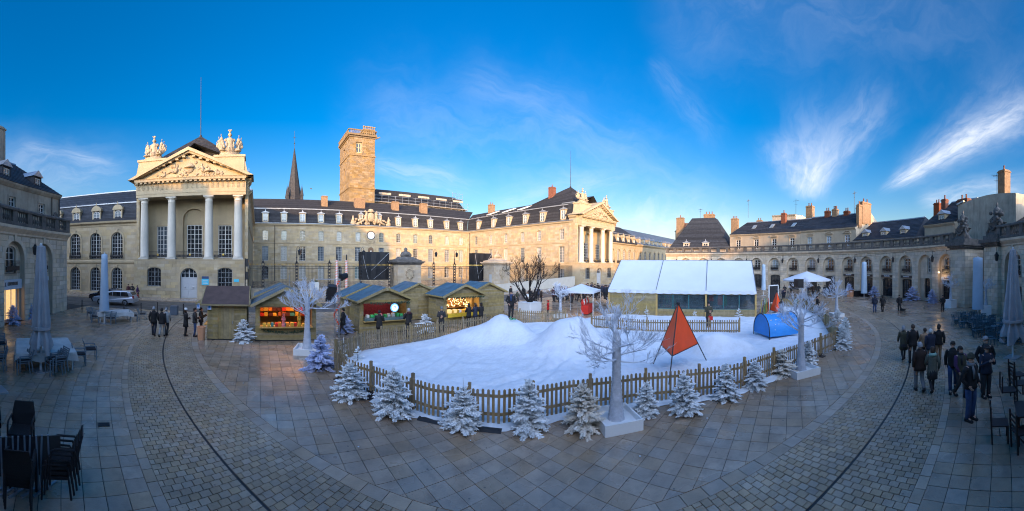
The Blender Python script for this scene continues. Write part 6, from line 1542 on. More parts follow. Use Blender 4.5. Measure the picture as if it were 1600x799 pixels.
goods((-12.5, -4.2), 12, (-1.4, 1.4), .835, .0, 'wares on the yellow clothed counter of the golden stall', 'wares', 'wares', ['ware_white', 'shop_lit', COLS[4]], (.2, .3, .22))  # golden wares carry a built-in glow though they are no lamps
fl = MB()
for k in range(130): fl.ball((q.uniform(-1.5, 1.5), q.uniform(1.3, 1.9), q.uniform(1.0, 2.0)), .028, 5, rings=3)
fl.build('fairy_lights', mat('fairy', (.9, .7, .4), .5, emit=(1, .66, .28), estr=2.2).name, C5); b = MB(); b.box(-1.5, 1.5, 0, .03, .9, 2.0); b.build('backdrop', 'stall_warm', C5, loc=(0, 2.0, 0))
for x, y, z, rz in ((-27.78 - 2.1, -6.0, 1.75, 0), (-30.6, -5.6, 1.75, -.5)):
    b = MB(); b.box(-.11, .11, -.006, .006, 0, .30); o = b.build('notice', 'label_blue', loc=(x, y - .04, z), rz=rz); o['label'] = 'pale blue notice on the plank corner of the brown roofed chalet' if rz == 0 else 'pale blue notice hanging at the serving side of the brown roofed chalet'; o['category'] = 'notice'
    b = MB(); b.box(-.05, .04, -.010, -.006, .07, .22); b.build('notice_print', 'blue_fabric', o)
# waste bin by the first chalet
b = MB(); b.lathe([(.20, 0), (.24, .7), (.26, .72), (.26, .76), (.22, .76), (.20, .6)], (0, 0, 0), 14); o = b.build('waste_bin', mat('terracotta', (.62, .30, .16), .7).name, loc=(-30.35, -6.0, 0)); o['label'] = 'orange terracotta coloured bin beside the first chalet'; o['category'] = 'bin'
# ---- speaker truss, striped poles, traffic light, sign
TR = thing('truss_tower', 'slim aluminium truss tower wound with red and white tape between two chalets', 'truss', (-22.4, -5.5, 0))
b = MB()
for x, y in ((-.14, -.14), (.14, -.14), (.14, .14), (-.14, .14)): b.path([(x, y, 0), (x, y, 3.5)], .022, 5)
for k in range(12):
    z = .1 + k * .28; s = 1 if k % 2 else -1
    for y in (-.14, .14): b.bar((-.14 * s, y, z), (.14 * s, y, z + .28), .014); b.bar((y, -.14 * s, z), (y, .14 * s, z + .28), .014)
b.bar((-1.3, 0, 3.5), (.3, 0, 3.5), .05); b.build('frame', 'steel', TR)
b = MB()
for k in range(22): a = k * .55; b.cbox((.17 * cos(a), .17 * sin(a), .6 + k * .13), (.10, .05, .09), a + pi / 2)
stuff(b.build('red_tape', 'red_fabric', TR))
b = MB(); b.hexa([(-.3, -.25, 0), (.3, -.25, 0), (.2, .25, 0), (-.2, .25, 0), (-.3, -.25, .95), (.3, -.25, .95), (.2, .25, .95), (-.2, .25, .95)]); o = b.build('loudspeaker', 'black_plastic', loc=(-22.85, -5.8, 2.25)); o.rotation_euler = (.25, .12, -.3); o['label'] = 'black loudspeaker tilted on the truss tower'; o['category'] = 'loudspeaker'
b = MB(); b.path([(0, 0, 0), (.45, 0, .12)], [.22, .16], 10); o = b.build('spotlight', 'black_plastic', loc=(-22.2, -5.6, 3.6), rz=.4); o['label'] = 'small black spotlight on top of the truss tower'; o['category'] = 'spotlight'
for x, lab in ((-17.45, 'red and white striped pole, the left of the two before the railing'), (-16.2, 'red and white striped pole, the right of the two before the railing')):
    t = thing('striped_pole', lab, 'pole', (x, 15.7, 0)); b = MB(); b.path([(0, 0, 0), (0, 0, 4.8)], .15, 10); b.build('pole', 'window_white', t); b = MB()
    for k in range(14):
        for j in range(8):
            a0, a1 = j * pi / 4, (j + 1) * pi / 4; z0 = .2 + k * .32 + j * .04; b.poly([(.154 * cos(a0), .154 * sin(a0), z0), (.154 * cos(a1), .154 * sin(a1), z0 + .04), (.154 * cos(a1), .154 * sin(a1), z0 + .20), (.154 * cos(a0), .154 * sin(a0), z0 + .16)])
    b.build('stripe', 'red_fabric', t); b = MB(); b.path([(0, 0, 4.8), (0, 0, 5.5)], .08, 6); b.build('tip', 'iron', t)
t = thing('traffic_light', 'dark traffic light pole at the right corner of the columned pavilion', 'traffic light', (-28.5, 11.4, 0)); b = MB(); b.path([(0, 0, 0), (0, 0, 4.9)], .06, 8); b.build('pole', 'iron', t)
for z in (2.6, 4.0):
    b = MB(); b.box(.06, .34, -.12, .12, 0, .85); b.build('head', 'black_plastic', t, loc=(0, 0, z))
t = thing('info_board', 'small white board with a green planter above the chalet roofs', 'sign', (-20.6, 13.6, 0)); b = MB(); b.path([(0, 0, 0), (0, 0, 2.0)], .05, 6); b.build('pole', 'iron', t); b = MB(); b.box(-.55, .55, -.03, .03, 1.3, 2.2); b.build('panel', 'window_white', t)
b = MB()
for k in range(30): spike(b, (q.uniform(-.35, .35), 0, 2.2), (q.uniform(-.5, .5), q.uniform(-.5, .5), 1), .3, .03)
b.build('plant', 'garland', t)
# ================================================================== MARQUEE, GAZEBO, PARK TOYS
mat('clear_pane', (.05, .08, .095), .10, var=.5, scale=1.5, spec=.7, alpha=.5); mat('teal_frame', (.03, .13, .14), .5); mat('cord', (.10, .12, .14), .6)
TA = atan2(-12.6, 2.9)
MQ = thing('marquee', 'large white marquee with wavy valance, plank walls and two long windows behind the snow', 'tent', (-1.0, -9.7, 0), TA)
TL, TD, TE, TRZ = 12.9, 8.0, 2.28, 4.95
for i in range(3):
    a, b_ = TL * i / 3, TL * (i + 1) / 3
    for y0, y1, nm in ((-.12, TD / 2, 0), (TD + .12, TD / 2, 1)):
        m = MB(); rows = []
        for k in range(9):
            t_ = k / 8; rows.append([(a + .02 + (b_ - a - .04) * j / 8, y0 + (y1 - y0) * t_, TE + (TRZ - TE) * t_ - .05 * sin(pi * t_) * sin(pi * j / 8) + .012 * mn.noise(Vector((i * 9 + j * .9, k * .9, nm)))) for j in range(9)])
        m.loft(rows, closed=False, cap=False); m.build('roof_panel', 'tent_white', MQ, smooth=True)
m = MB()
for k in range(4): x = TL * k / 3; m.bar((x, -.13, TE + .02), (x, TD / 2, TRZ + .02), .05, .03); m.bar((x, TD + .13, TE + .02), (x, TD / 2, TRZ + .02), .05, .03)
m.bar((0, TD / 2, TRZ + .02), (TL, TD / 2, TRZ + .02), .06, .04); m.build('seam_cord', 'cord', MQ)
m = MB(); rows = [[(TL * k / 90, -.14 - .03 * sin(k * 1.3) - .02 * mn.noise(Vector((k * .4, 2, 0))), TE + .05) for k in range(91)], [(TL * k / 90, -.15 - .05 * sin(k * 1.3), TE - .12) for k in range(91)], [(TL * k / 90, -.16 - .04 * sin(k * 1.3 + .5), TE - .22 - .05 * abs(sin(pi * k / 5))) for k in range(91)]]
m.loft(rows, closed=False, cap=False); m.build('valance', 'tent_white', MQ, smooth=True)
for x in (0, TL):
    m = MB(); m.poly([(x, 0, TE), (x, TD, TE), (x, TD / 2, TRZ - .02)]); m.poly([(x + .001, 0, .9), (x + .001, TD, .9), (x, TD, TE), (x, 0, TE)]); m.build('gable', 'tent_white', MQ)
m = MB(); blocks(m, planar(0, 0, 0), .05, TL / 3, .1, 2.0, [], .21, 9, .015, .03); blocks(m, planar(0, 0, 0), TL / 3, TL, .1, .72, [], .21, 9, .015, .03); stuff(m.build('planks', 'pine_wood', MQ))
m = MB(); m.box(0, TL / 3, .0, .05, .05, 2.0); m.box(TL / 3, TL, .0, .05, .05, .72); m.box(.05, TL, TD - .05, TD, .05, 2.3); m.build('wall', 'pine_wood', MQ)
for x in (.06, TL / 3 + .05, TL * 2 / 3, TL - .06): m = MB(); m.box(x - .08, x + .08, -.06, .08, 0, 2.2); m.build('post', 'yellow_wood', MQ)
m = MB(); m.box(0, TL, -.05, .02, 1.98, 2.10); m.build('lintel', 'yellow_wood', MQ)
for i in (1, 2):
    a, b_ = TL * i / 3 + .12, TL * (i + 1) / 3 - .12; m = MB(); m.box(a, b_, .02, .035, .72, 1.97); o = m.build('window', 'clear_pane', MQ); m = MB()
    for k in range(1, 3): x = a + (b_ - a) * k / 3; m.box(x - .04, x + .04, .0, .019, .72, 1.97)
    m.box(a, b_, .0, .019, .72, .77); m.build('window_frame', 'teal_frame', o)
q = random.Random(6)
MQM = Matrix.Translation((-1.0, -9.7, 0)) @ Matrix.Rotation(TA, 4, 'Z')
for k, (u, c, h) in enumerate(((TL * .70, 'red_fabric', .5), (TL * .73, 'teal_frame', .9), (TL * .76, 'red_fabric', .8), (TL * .79, 'ware_green', .9), (TL * .95, 'window_white', .4))):
    m = MB(); m.loft([[(x_, .01 * k2, z) for x_ in (u - w_, u, u + w_)] for k2, (w_, z) in enumerate(((.22, 1.9 - h), (.2, 1.85), (.1, 1.95)))], closed=False, cap=False); o = m.build('hanging_jacket', c, loc=(0, 0, 0)); o.matrix_world = MQM @ Matrix.Translation((0, .30, 0)); o['label'] = ['red', 'teal', 'second red', 'green', 'small white'][k] + ' garment hanging in the right marquee window'; o['category'] = 'clothing'
bt = MB(); bt.lathe([(.04, 0), (.04, .2), (.015, .27), (.015, .33)], (0, 0, 0), 7); BT_ = {}
for c in ('teal_frame', 'shop_dark', 'ware_green', 'brick_red'): BT_[c] = bt.mesh('bottle'); BT_[c].materials.append(MATS[c])
for zz in (.80, 1.20, 1.60):
    sh_ = MB(); sh_.box(TL / 3 + .2, TL / 3 + 2.1, .25, .5, zz - .03, zz); sh_.build('shelf', 'yellow_wood', MQ)
    for k in range(12):
        p = MQM @ Vector((TL / 3 + .3 + k * .15, .36, zz)); o = link('bottle', BT_[q.choice(list(BT_))], None, None, p); o['label'] = 'bottle in the rows on the shelves behind the first marquee window'; o['category'] = 'bottle'; o['group'] = 'bottles in the marquee window'
for k in range(5):
    t = thing('stool', 'bar stool standing inside the marquee behind its windows', 'stool', MQM @ Vector((TL * .45 + k * 1.2, 1.5, 0)), 0, 'stools in the marquee'); m = MB(); m.lathe([(.18, .74), (.18, .79)], (0, 0, 0), 10); m.build('seat', 'yellow_wood', t); m = MB(); m.path([(0, 0, 0), (0, 0, .74)], .03, 6); m.build('leg', 'steel', t)
# skis leaning at the marquee corner
for k in range(6):
    x, y = G(1187 + k * 3.2, 497); m = MB(); m.path([(0, 0, 0), (0, 0, 1.35), (.03, 0, 1.5)], [.05, .05, .03], 4, ell=.3); o = m.build('ski', ['yellow_cloth', 'iron', 'ware_green', 'yellow_cloth', 'red_fabric', 'iron'][k], loc=(x, y, .2)); o.rotation_euler = (.1, -.12 + .05 * k, .6); o['label'] = 'children ski leaning in the row at the marquee corner'; o['category'] = 'ski'; o['group'] = 'skis leaning at the marquee'
# white framed mirror board behind
x, y = G(1201, 492); t = thing('framed_board', 'dark notice board in a white frame behind the small red pyramid', 'notice board', (x + 1.0, y - .4, 0), -.7); m = MB(); m.box(-.6, .6, 0, .06, 1.0, 2.6); m.build('board', 'shop_dark', t); m = MB()
for a, b_ in (((-.62, .03, 1), (-.62, .03, 2.62)), ((.62, .03, 1), (.62, .03, 2.62)), ((-.62, .03, 2.62), (.62, .03, 2.62)), ((-.62, .03, 1), (.62, .03, 1))): m.bar(a, b_, .09)
for s in (-.55, .55): m.bar((s, .03, 0), (s, .03, 1), .06)
m.build('frame', 'white_box', t)
# gazebo
GZ = thing('gazebo', 'small white pop-up gazebo over a red table between bare tree and marquee', 'gazebo', (-1.7, -7.2, 0), .35); m = MB(); h = 1.5
P = [(-h, -h), (h, -h), (h, h), (-h, h)]
for i in range(4): a, b_ = P[i], P[(i + 1) % 4]; m.loft([[(*a, 1.95), (*b_, 1.95)], [(*a, 2.12), (*b_, 2.12)], [(a[0] * .5, a[1] * .5, 2.38), (b_[0] * .5, b_[1] * .5, 2.38)], [(0, 0, 2.72), (0, 0, 2.72)]], closed=False, cap=False)
m.build('canopy', 'tent_white', GZ)
for x, y in P: m = MB(); m.bar((x * .98, y * .98, 0), (x * .98, y * .98, 1.97), .05); m.build('leg', 'white_box', GZ)
t = thing('stall_table', 'long table draped in red cloth under the white gazebo', 'table', (-1.7, -7.2, 0), .35); m = MB(); m.box(-1.1, 1.1, -.9, -.3, .1, .85); m.build('cloth', 'knit_red', t); m = MB(); m.box(-1.05, 1.05, -.85, -.35, 0, .1); m.build('base', 'bark', t)
for k in range(5):
    m = MB(); m.ball((0, 0, .2), (.16, .12, .22), 8); m.ball((0, 0, .45), .09, 7); o = m.build('soft_toy', 'knit_red' if k % 2 == 0 else 'ware_white', loc=(-2.5 + k * .42, -7.9 + k * .15, .85)); o['label'] = 'red or white plush figure on the table under the gazebo'; o['category'] = 'soft toy'; o['group'] = 'plush figures under the gazebo'
# pyramids
def pyramid(F, z0, ztop, label, apex=None, leg0=0.0):
    cx = sum(f[0] for f in F) / 3; cy = sum(f[1] for f in F) / 3; t = thing('pyramid_banner', label, 'banner', (cx, cy, 0))
    A = Vector((0, 0, ztop)) if apex is None else Vector((apex[0] - cx, apex[1] - cy, ztop)); f = [Vector((x - cx, y - cy, leg0)) for x, y in F]; B = [p.lerp(A, (z0 - leg0) / (ztop - leg0)) for p in f]; T_ = [p.lerp(A, .965) for p in f]
    for i in range(3):
        j = (i + 1) % 3; m = MB(); rows = []
        for k in range(6):
            s = k / 5; a, b_ = B[i].lerp(T_[i], s), B[j].lerp(T_[j], s); n = Vector((0, 0, 0)) - (a + b_) / 2; n.z = 0
            rows.append([a.lerp(b_, w) + n * (.05 * sin(pi * w) * (1 - s)) for w in (0, .25, .5, .75, 1)])
        m.loft(rows, closed=False, cap=False); m.build('panel', 'red_fabric', t, smooth=True)
    for i in range(3): m = MB(); m.path([f[i], A + (A - f[i]) * .02], .022, 6); m.build('pole', 'iron', t)
    m = MB()
    for i in range(3): m.path([B[i], B[(i + 1) % 3]], .018, 5)
    m.build('hem_bar', 'iron', t); m = MB(); m.ball(A, (.09, .09, .08), 7); m.build('cap', 'iron', t)
pyramid([(-15.75, -21.05), (-13.5, -19.45), (-12.3, -21.6)], 1.12, 2.98, 'large red pyramid banner on black poles standing on the snow behind the front fence', apex=(-14.35, -20.9), leg0=.12)
pyramid([(3.2, -23.9), (4.6, -23.2), (4.3, -24.6)], .35, 2.15, 'small red pyramid banner beside the marquee corner', leg0=.12)
# tunnel
TN = thing('play_tunnel', 'bright blue fabric play tunnel with dark hoops on the snow', 'play tunnel', (-6.8, -23.5, .02), atan2(-.82, .57)); W2, HT, LT = .95, 1.58, 2.15
arch = [(-W2 * (1 if k in (0, 12) else 1), 0) if False else None for k in range(1)]
AP = [(-W2, .36), (-W2, .6)] + [(-W2 * cos(pi * k / 10), .62 + (HT - .62) * sin(pi * k / 10)) for k in range(11)] + [(W2, .6), (W2, .36)]
m = MB(); m.loft([[(LT * s, y, z * (1 - .04 * sin(pi * s))) for y, z in AP] for s in (0, .2, .4, .6, .8, 1.0)], closed=False, cap=False); m.build('canopy', 'blue_fabric', TN, smooth=True)
m = MB(); m.poly([(.02, y, z) for y, z in AP]); m.build('end_panel', 'blue_fabric', TN)
for x in (0, LT): m = MB(); m.path([(x, -W2, 0)] + [(x, y * 1.01, z + .01) for y, z in AP] + [(x, W2, 0)], .028, 6); m.build('hoop', 'iron', TN)
m = MB()
for y in (-W2, W2): m.bar((0, y, .05), (LT, y, .05), .035)
for k in range(26): y, z = rnd.choice(AP[2:-2]); x = rnd.uniform(.2, LT - .2)
m.build('base_bar', 'iron', TN); m = MB()
for k in range(34):
    i = rnd.randrange(2, 12); y = (AP[i][0] + AP[i + 1][0]) / 2 * 1.008; z = (AP[i][1] + AP[i + 1][1]) / 2 * 1.004 - .03; m.ball((rnd.uniform(.15, LT - .15), y, z), (.03, .03, .03), 5, rings=3)
stuff(m.build('white_dots', 'white_box', TN))
# ================================================================== TERRACES
mat('parasol_grey', (.38, .38, .40), .85, var=.10, scale=2); mat('parasol_blue', (.36, .47, .58), .7, var=.06); mat('cloth_table', (.50, .48, .45), .8, var=.2, scale=2); mat('chair_grey', (.14, .18, .21), .5, var=.12); mat('cushion', (.018, .014, .016), .8); mat('wicker', (.014, .011, .012), .6, var=.3, bump=.5, bscale=80)
mat('heap_blue', (.045, .095, .125), .5, var=.3); mat('dark_wood', (.030, .018, .016), .55, var=.3); mat('alu', (.30, .33, .38), .35, metal=.6)
def parasol(xy, label, zb, zt, r0, r1, pleats=True, seed=1):
    t = thing('closed_parasol', label, 'parasol', (*xy, 0), rnd.uniform(0, 3)); m = MB(); m.path([(0, 0, 0), (0, 0, zt)], .055, 8); m.build('pole', 'white_box', t); m = MB(); m.cbox((0, 0, 0), (.7, .7, .06)); m.build('base', 'steel', t)
    q = random.Random(seed); n = 32 if pleats else 18; rows = []; N = 12
    for i in range(N + 1):
        s = i / N; z = zb + (zt - zb) * s; r = r0 + (r1 - r0) * s ** .8
        if pleats and i == 2: r *= .82
        ring = []
        for k in range(n):
            a = 2 * pi * k / n; f = 1 + (.32 * (1 - .5 * s) * (1 if k % 4 < 2 else -1) * (.7 + .3 * sin(k * 2.3)) if pleats else .02 * sin(3 * a))
            dz = (-.22 if k % 8 < 4 else .14) * (1 if i == 0 else 0) if pleats else 0
            ring.append((r * f * cos(a), r * f * sin(a), z + dz))
        rows.append(ring)
    rows.append([(r1 * .3 * cos(2 * pi * k / n), r1 * .3 * sin(2 * pi * k / n), zt + .05) for k in range(n)])
    m.__init__(); m.loft(rows, cap=False); m.build('canopy', 'parasol_grey' if pleats else 'parasol_blue', t, smooth=not pleats)
    if pleats: m = MB(); z = zb + (zt - zb) * .2; m.lathe([(r0 * .95, z - .06), (r0 * .97, z + .06)], (0, 0, 0), 16); m.build('strap', 'parasol_grey', t)
    m = MB(); m.ball((0, 0, zt + .08), .06, 6); m.build('finial', 'white_box', t)
parasol((-35.4, -14.17), 'closed pleated grey parasol over the large square terrace table at left', .95, 5.1, .42, .17)
parasol((-37.9, -3.1), 'closed pale blue parasol in a smooth cover by the estate car', .95, 5.0, .38, .22, False)
parasol(G(-7, 612), 'closed pale parasol cut off by the left picture edge', .5, 2.3, .14, .1, False)
parasol((-2.66, -40.17), 'closed pale blue parasol in a smooth cover rising from the heap of chairs', .9, 5.2, .50, .40, False); parasol((-13.75, -35.45), 'tall closed pleated grey parasol at the right edge', .95, 5.3, .55, .14, True, 4)
parasol((20.4, -35.5), 'closed white blue parasol standing alone before the east arcade', .6, 5.0, .48, .34, False); parasol(G(1193, 462), 'slim closed pale parasol behind the marquee gable', .8, 4.6, .35, .25, False)
OP = thing('open_parasol', 'large open pale parasol over the far terrace right of the marquee', 'parasol', (16.7, -27.2, 0)); m = MB(); n = 12
m.loft([[(r * cos(2 * pi * k / n), r * sin(2 * pi * k / n), z) for k in range(n)] for r, z in ((3.1, 2.55), (3.1, 2.72), (1.6, 3.25), (.05, 3.75))], cap=False); m.build('canopy', 'tent_white', OP); m = MB(); m.path([(0, 0, 0), (0, 0, 3.7)], .06, 8); m.build('pole', 'white_box', OP)
m = MB()
for k in range(8): a = 2 * pi * k / 8; m.bar((0, 0, 2.9), (1.6 * cos(a), 1.6 * sin(a), 3.2), .03)
m.build('ribs', 'alu', OP)
m = MB(); m.box(-.4, .4, -.35, .35, 0, .9); o = m.build('loudspeaker', 'black_plastic', loc=(8.3, -26.0, 2.2), rz=.6); o['label'] = 'black loudspeaker hanging before the open parasol'; o['category'] = 'loudspeaker'
# chairs
def chair_protos():
    t = thing('terrace_chair', 'x', 'chair'); 
    for s in (-1, 1):
        m = MB(); m.bar((s * .25, -.26, 0), (s * .25, -.25, .62), .035, .06); m.build('leg', 'chair_grey', t); m = MB(); m.bar((s * .25, .28, 0), (s * .25, .22, .45), .035, .06); m.bar((s * .25, .22, .44), (s * .25, .34, .88), .035, .06); m.build('leg', 'chair_grey', t)
        m = MB(); m.bar((s * .25, -.27, .63), (s * .25, .28, .63), .05, .03); m.build('armrest', 'chair_grey', t)
    m = MB(); m.box(-.25, .25, -.25, .24, .42, .45); m.build('seat', 'chair_grey', t); m = MB()
    for k in range(6): m.bar((-.24, .245 + .018 * k, .50 + .07 * k), (.24, .245 + .018 * k, .50 + .07 * k), .02, .045)
    m.build('slats', 'chair_grey', t); m = MB(); m.box(-.23, .23, -.24, .2, .452, .50); m.build('cushion', 'cushion', t); 
    w = thing('wicker_armchair', 'x', 'chair')
    for s in (-1, 1):
        m = MB(); m.path([(s * .26, -.26, 0), (s * .26, -.24, .64), (s * .26, -.15, .68), (s * .26, .2, .66), (s * .25, .26, .5)], .022, 6); m.build('armrest', 'wicker', w); m = MB(); m.path([(s * .24, .30, 0), (s * .24, .24, .45)], .022, 6); m.build('leg', 'wicker', w)
    m = MB(); m.loft([[(x, y, z) for x, y in ((-.26, -.26), (.26, -.26), (.25, .24), (-.25, .24))] for z in (.38, .44)]); m.build('seat', 'wicker', w)
    m = MB(); m.loft([[(-.25, .23, .42), (.25, .23, .42), (.25, .26, .42), (-.25, .26, .42)], [(-.26, .28, .7), (.26, .28, .7), (.26, .31, .7), (-.26, .31, .7)], [(-.22, .34, .92), (.22, .34, .92), (.22, .37, .92), (-.22, .37, .92)]]); m.build('backrest', 'wicker', w)
    b = thing('bistro_chair', 'x', 'chair')
    for s in (-1, 1):
        m = MB(); m.bar((s * .19, -.2, 0), (s * .19, -.18, .45), .03); m.build('leg', 'heap_blue', b); m = MB(); m.bar((s * .19, .22, 0), (s * .19, .18, .45), .03); m.bar((s * .19, .18, .45), (s * .19, .26, .88), .03); m.build('leg', 'heap_blue', b)
    m = MB(); m.box(-.21, .21, -.21, .2, .43, .46); m.build('seat', 'heap_blue', b); m = MB()
    for z in (.60, .72, .84): m.bar((-.19, .19 + (z - .45) * .19, z), (.19, .19 + (z - .45) * .19, z), .018, .07)
    m.build('backrest', 'heap_blue', b)
    return t, w, b
TC, WC, BC = chair_protos(); PK = {o.name: kid_map(o) for o in (TC, WC, BC)}; USED = set()
def put(proto, x, y, rz, label, group, z=0.0, up=False):
    o = proto if proto.name not in USED else copy_tree(proto, kids=PK[proto.name]); USED.add(proto.name)
    o.location = (x, y, z); o.rotation_euler = (pi, 0, rz) if up else (0, 0, rz); o['label'] = label; o['group'] = group; return o
def square_table(cx, cy, rz, w, d, label, lg):
    t = thing('cloth_table', label, 'table', (cx, cy, 0), rz); m = MB(); rows = []; N = 40
    def rect(s, e):
        s = s % 1 * 4; k = int(s); f = s - k; P = [(-w / 2 - e, -d / 2 - e), (w / 2 + e, -d / 2 - e), (w / 2 + e, d / 2 + e), (-w / 2 - e, d / 2 + e)]; a, b_ = P[k], P[(k + 1) % 4]; return a[0] + (b_[0] - a[0]) * f, a[1] + (b_[1] - a[1]) * f
    for e, z in ((-.9, .765), (-.05, .765), (.0, .75), (.03, .6), (.06, .45)):
        rows.append([(*rect(k / N, e + (.03 * sin(k * 1.9) if z < .7 else 0)), z + (.008 * sin(k * 2.7 + e * 5) if z > .7 else .05 * sin(k * 1.1) if z < .5 else 0)) for k in range(N)])
    m.loft(rows, cap=True); m.build('tablecloth', 'cloth_table', t)
    for x in (-w / 2 + .15, w / 2 - .15):
        for y in (-d / 2 + .15, d / 2 - .15): m = MB(); m.bar((x, y, 0), (x, y, .74), .05); m.build('leg', 'white_box', t)
square_table(-36.05, -13.05, .70, 2.5, 2.75, 'large square table under a rumpled pale cloth at the left terrace', 0); square_table(-37.6, -2.0, .6, 2.6, 1.5, 'pale clothed table beside the smooth blue parasol', 0)
g1 = 'grey chairs around the large left table'
for x, y, rz, n, lab in ((-35.9, -14.8, -.6, 2, 'grey slatted terrace chair in the stack left of the pleated parasol pole'), (-34.75, -14.2, -.55, 3, 'grey slatted terrace chair in the stack right of the pleated parasol pole'), (-34.55, -12.5, 2.2, 1, 'grey slatted chair with its back towards us at the right end of the large table'), (-34.55, -11.5, 2.2, 1, 'grey chair with dark cushion at the far right corner of the large table'), (-36.8, -15.3, -.8, 2, 'grey terrace chair in the stack at the near left corner of the large table'), (-38.6, -13.2, .9, 1, 'dark cushioned chair at the far left side of the large table'), (-38.2, -14.3, .9, 1, 'slatted chair at the left side of the large table')):
    for k in range(n): put(TC, x + k * .10, y + k * .05, rz, lab, g1, z=k * .09)
for x, y, rz, lab in ((-38.6, -3.2, .4, 'grey chair left of the smooth blue parasol'), (-37.3, -3.3, -.3, 'grey chair right of the smooth blue parasol'), (-36.2, -1.6, 2.0, 'grey chair at the near right end of the far clothed table'), (-35.9, -.6, 2.2, 'grey chair at the far right end of the far clothed table'), (-39.6, -1.9, 1.0, 'grey chair at the left end of the far clothed table')): put(TC, x, y, rz, lab, 'grey chairs around the far clothed table')
for k in range(4): put(WC, -30.80 + k * .045, -19.85 + k * .026, -1.05, 'dark wicker armchair in the stack of four at lower left', 'stacked wicker armchairs', z=k * .095)
for k in range(4): put(WC, -31.2 + k * .02, -20.45 - k * .035, -2.62, 'dark wicker armchair in the near stack at the bottom left corner', 'near stacked wicker armchairs', z=k * .09)
for i, (x, y) in enumerate(((-31.9, -19.6), (-32.3, -20.3))): put(WC, x, y, .52, ['dark wicker armchair behind the folded tables, right one', 'dark wicker armchair behind the folded tables, left one'][i], 'wicker armchairs behind the folded tables', z=.35)
for k in range(6):   # folded tables
    t = thing('folded_table', 'folded terrace table leaning in the row at lower left', 'table', (-31.0 - k * .17, -19.95 - k * .16, 0), .75, 'folded terrace tables'); m = MB(); m.hexa([(-.32, 0, .3), (.32, 0, .3), (.32, .03, .3), (-.32, .03, .3), (-.32, .10, 1.0), (.32, .10, 1.0), (.32, .13, 1.0), (-.32, .13, 1.0)]); m.build('tabletop', 'bark' if k < 2 else 'wicker', t)
    m = MB(); m.bar((-.1, -.02, .0), (-.06, .07, 1.05), .035); m.bar((.1, -.02, .0), (.06, .07, 1.05), .035); m.bar((-.25, -.2, .02), (.25, .2, .02), .04); m.build('legs', 'alu', t)
q = random.Random(12)
for k in range(72):   # heap of blue bistro chairs
    r = q.uniform(37.4, 40.2); a = R_(-94 - q.uniform(.5, 13.5)); up = q.random() < .55
    put(BC, r * cos(a), r * sin(a), q.choice((a, a + pi / 2, a + pi)) + q.uniform(-.2, .2), 'dark blue bistro chair upturned on the stacked heap' if up else 'dark blue bistro chair standing in the stacked heap', 'heap of bistro chairs', z=.95 if up else 0, up=up)
for k in range(9):
    a = R_(-95.5 - k * 1.4); r = 38.6 + .7 * (k % 2); t = thing('bistro_table', 'dark blue bistro table in the heap of stacked chairs', 'table', (r * cos(a), r * sin(a), 0), q.uniform(0, 3), 'bistro tables in the heap'); m = MB(); m.box(-.33, .33, -.33, .33, .70, .73); m.build('tabletop', 'heap_blue', t); m = MB(); m.path([(0, 0, 0), (0, 0, .7)], .03, 6); m.bar((-.25, 0, .02), (.25, 0, .02), .05); m.bar((0, -.25, .021), (0, .25, .021), .05); m.build('leg', 'heap_blue', t)
# dark wooden chairs and table at the right edge
def wood_stack(x, y, rz, label, z=0.0, flip=False):
    t = thing('wooden_chair', label, 'chair', (x, y, z + (.92 if flip else 0)), rz, 'dark wooden chairs at the right edge'); t.rotation_euler = (pi if flip else 0, 0, rz)
    for s in (-1, 1):
        m = MB(); m.bar((s * .21, -.2, 0), (s * .21, -.2, .46), .04); m.build('leg', 'dark_wood', t); m = MB(); m.bar((s * .21, .2, 0), (s * .21, .24, .95), .04); m.build('leg', 'dark_wood', t)
    m = MB(); m.box(-.23, .23, -.22, .22, .44, .47); m.build('seat', 'dark_wood', t); m = MB()
    for zz in (.6, .72, .84): m.bar((-.2, .225, zz), (.2, .225, zz), .02, .05)
    m.bar((-.2, 0, .2), (.2, 0, .2), .025); m.build('rungs', 'dark_wood', t)
x, y = G(1562, 690)
for k, (px, py, fl, z, lb) in enumerate(((1562, 688, False, 0, 'dark wooden chair on the ground at the right edge, nearest the walkers'), (1575, 662, True, .5, 'dark wooden chair upturned on another at the right edge'), (1592, 648, False, .5, 'dark wooden chair raised on the stack at the right edge'), (1597, 702, False, 0, 'dark wooden chair cut by the right picture edge'), (1590, 625, False, .4, 'dark wooden chair behind the stack at the right edge'))):
    x, y = G(px, py); wood_stack(x, y, -.55 + .1 * k, lb, z, fl)
x, y = G(1598, 690); t = thing('wooden_table', 'dark wooden table at the lower right edge', 'table', (x + .05, y - .3, 0), -.6); m = MB(); m.box(-.5, .5, -.4, .4, .72, .76); m.build('tabletop', 'dark_wood', t)
for sx in (-.44, .44):
    for sy in (-.34, .34): m = MB(); m.bar((sx, sy, 0), (sx, sy, .72), .06); m.build('leg', 'dark_wood', t)
# café furniture and planters under the east arcade
for k, px in enumerate((1222, 1233, 1262, 1272, 1283, 1292)): x, y = G(px, 464); put(BC, x, y, k * .9, 'dark café chair on the terrace under the open parasol', 'chairs under the open parasol')
for i, px in enumerate((1330, 1340, 1352)):
    x, y = G(px, 463.5); m = MB(); m.box(-.55, .55, -.35, .35, 0, .75); m.box(-.6, .6, -.4, .4, .75, .82); o = m.build('planter_box', ['terracotta', 'bark_dark', 'bark_dark'][i], loc=(x, y, 0), rz=-.9); o['label'] = ['light wooden planter box by the café under the east arcade', 'dark planter box behind the closed parasol', 'dark planter box right of the closed parasol'][i]; o['category'] = 'planter'
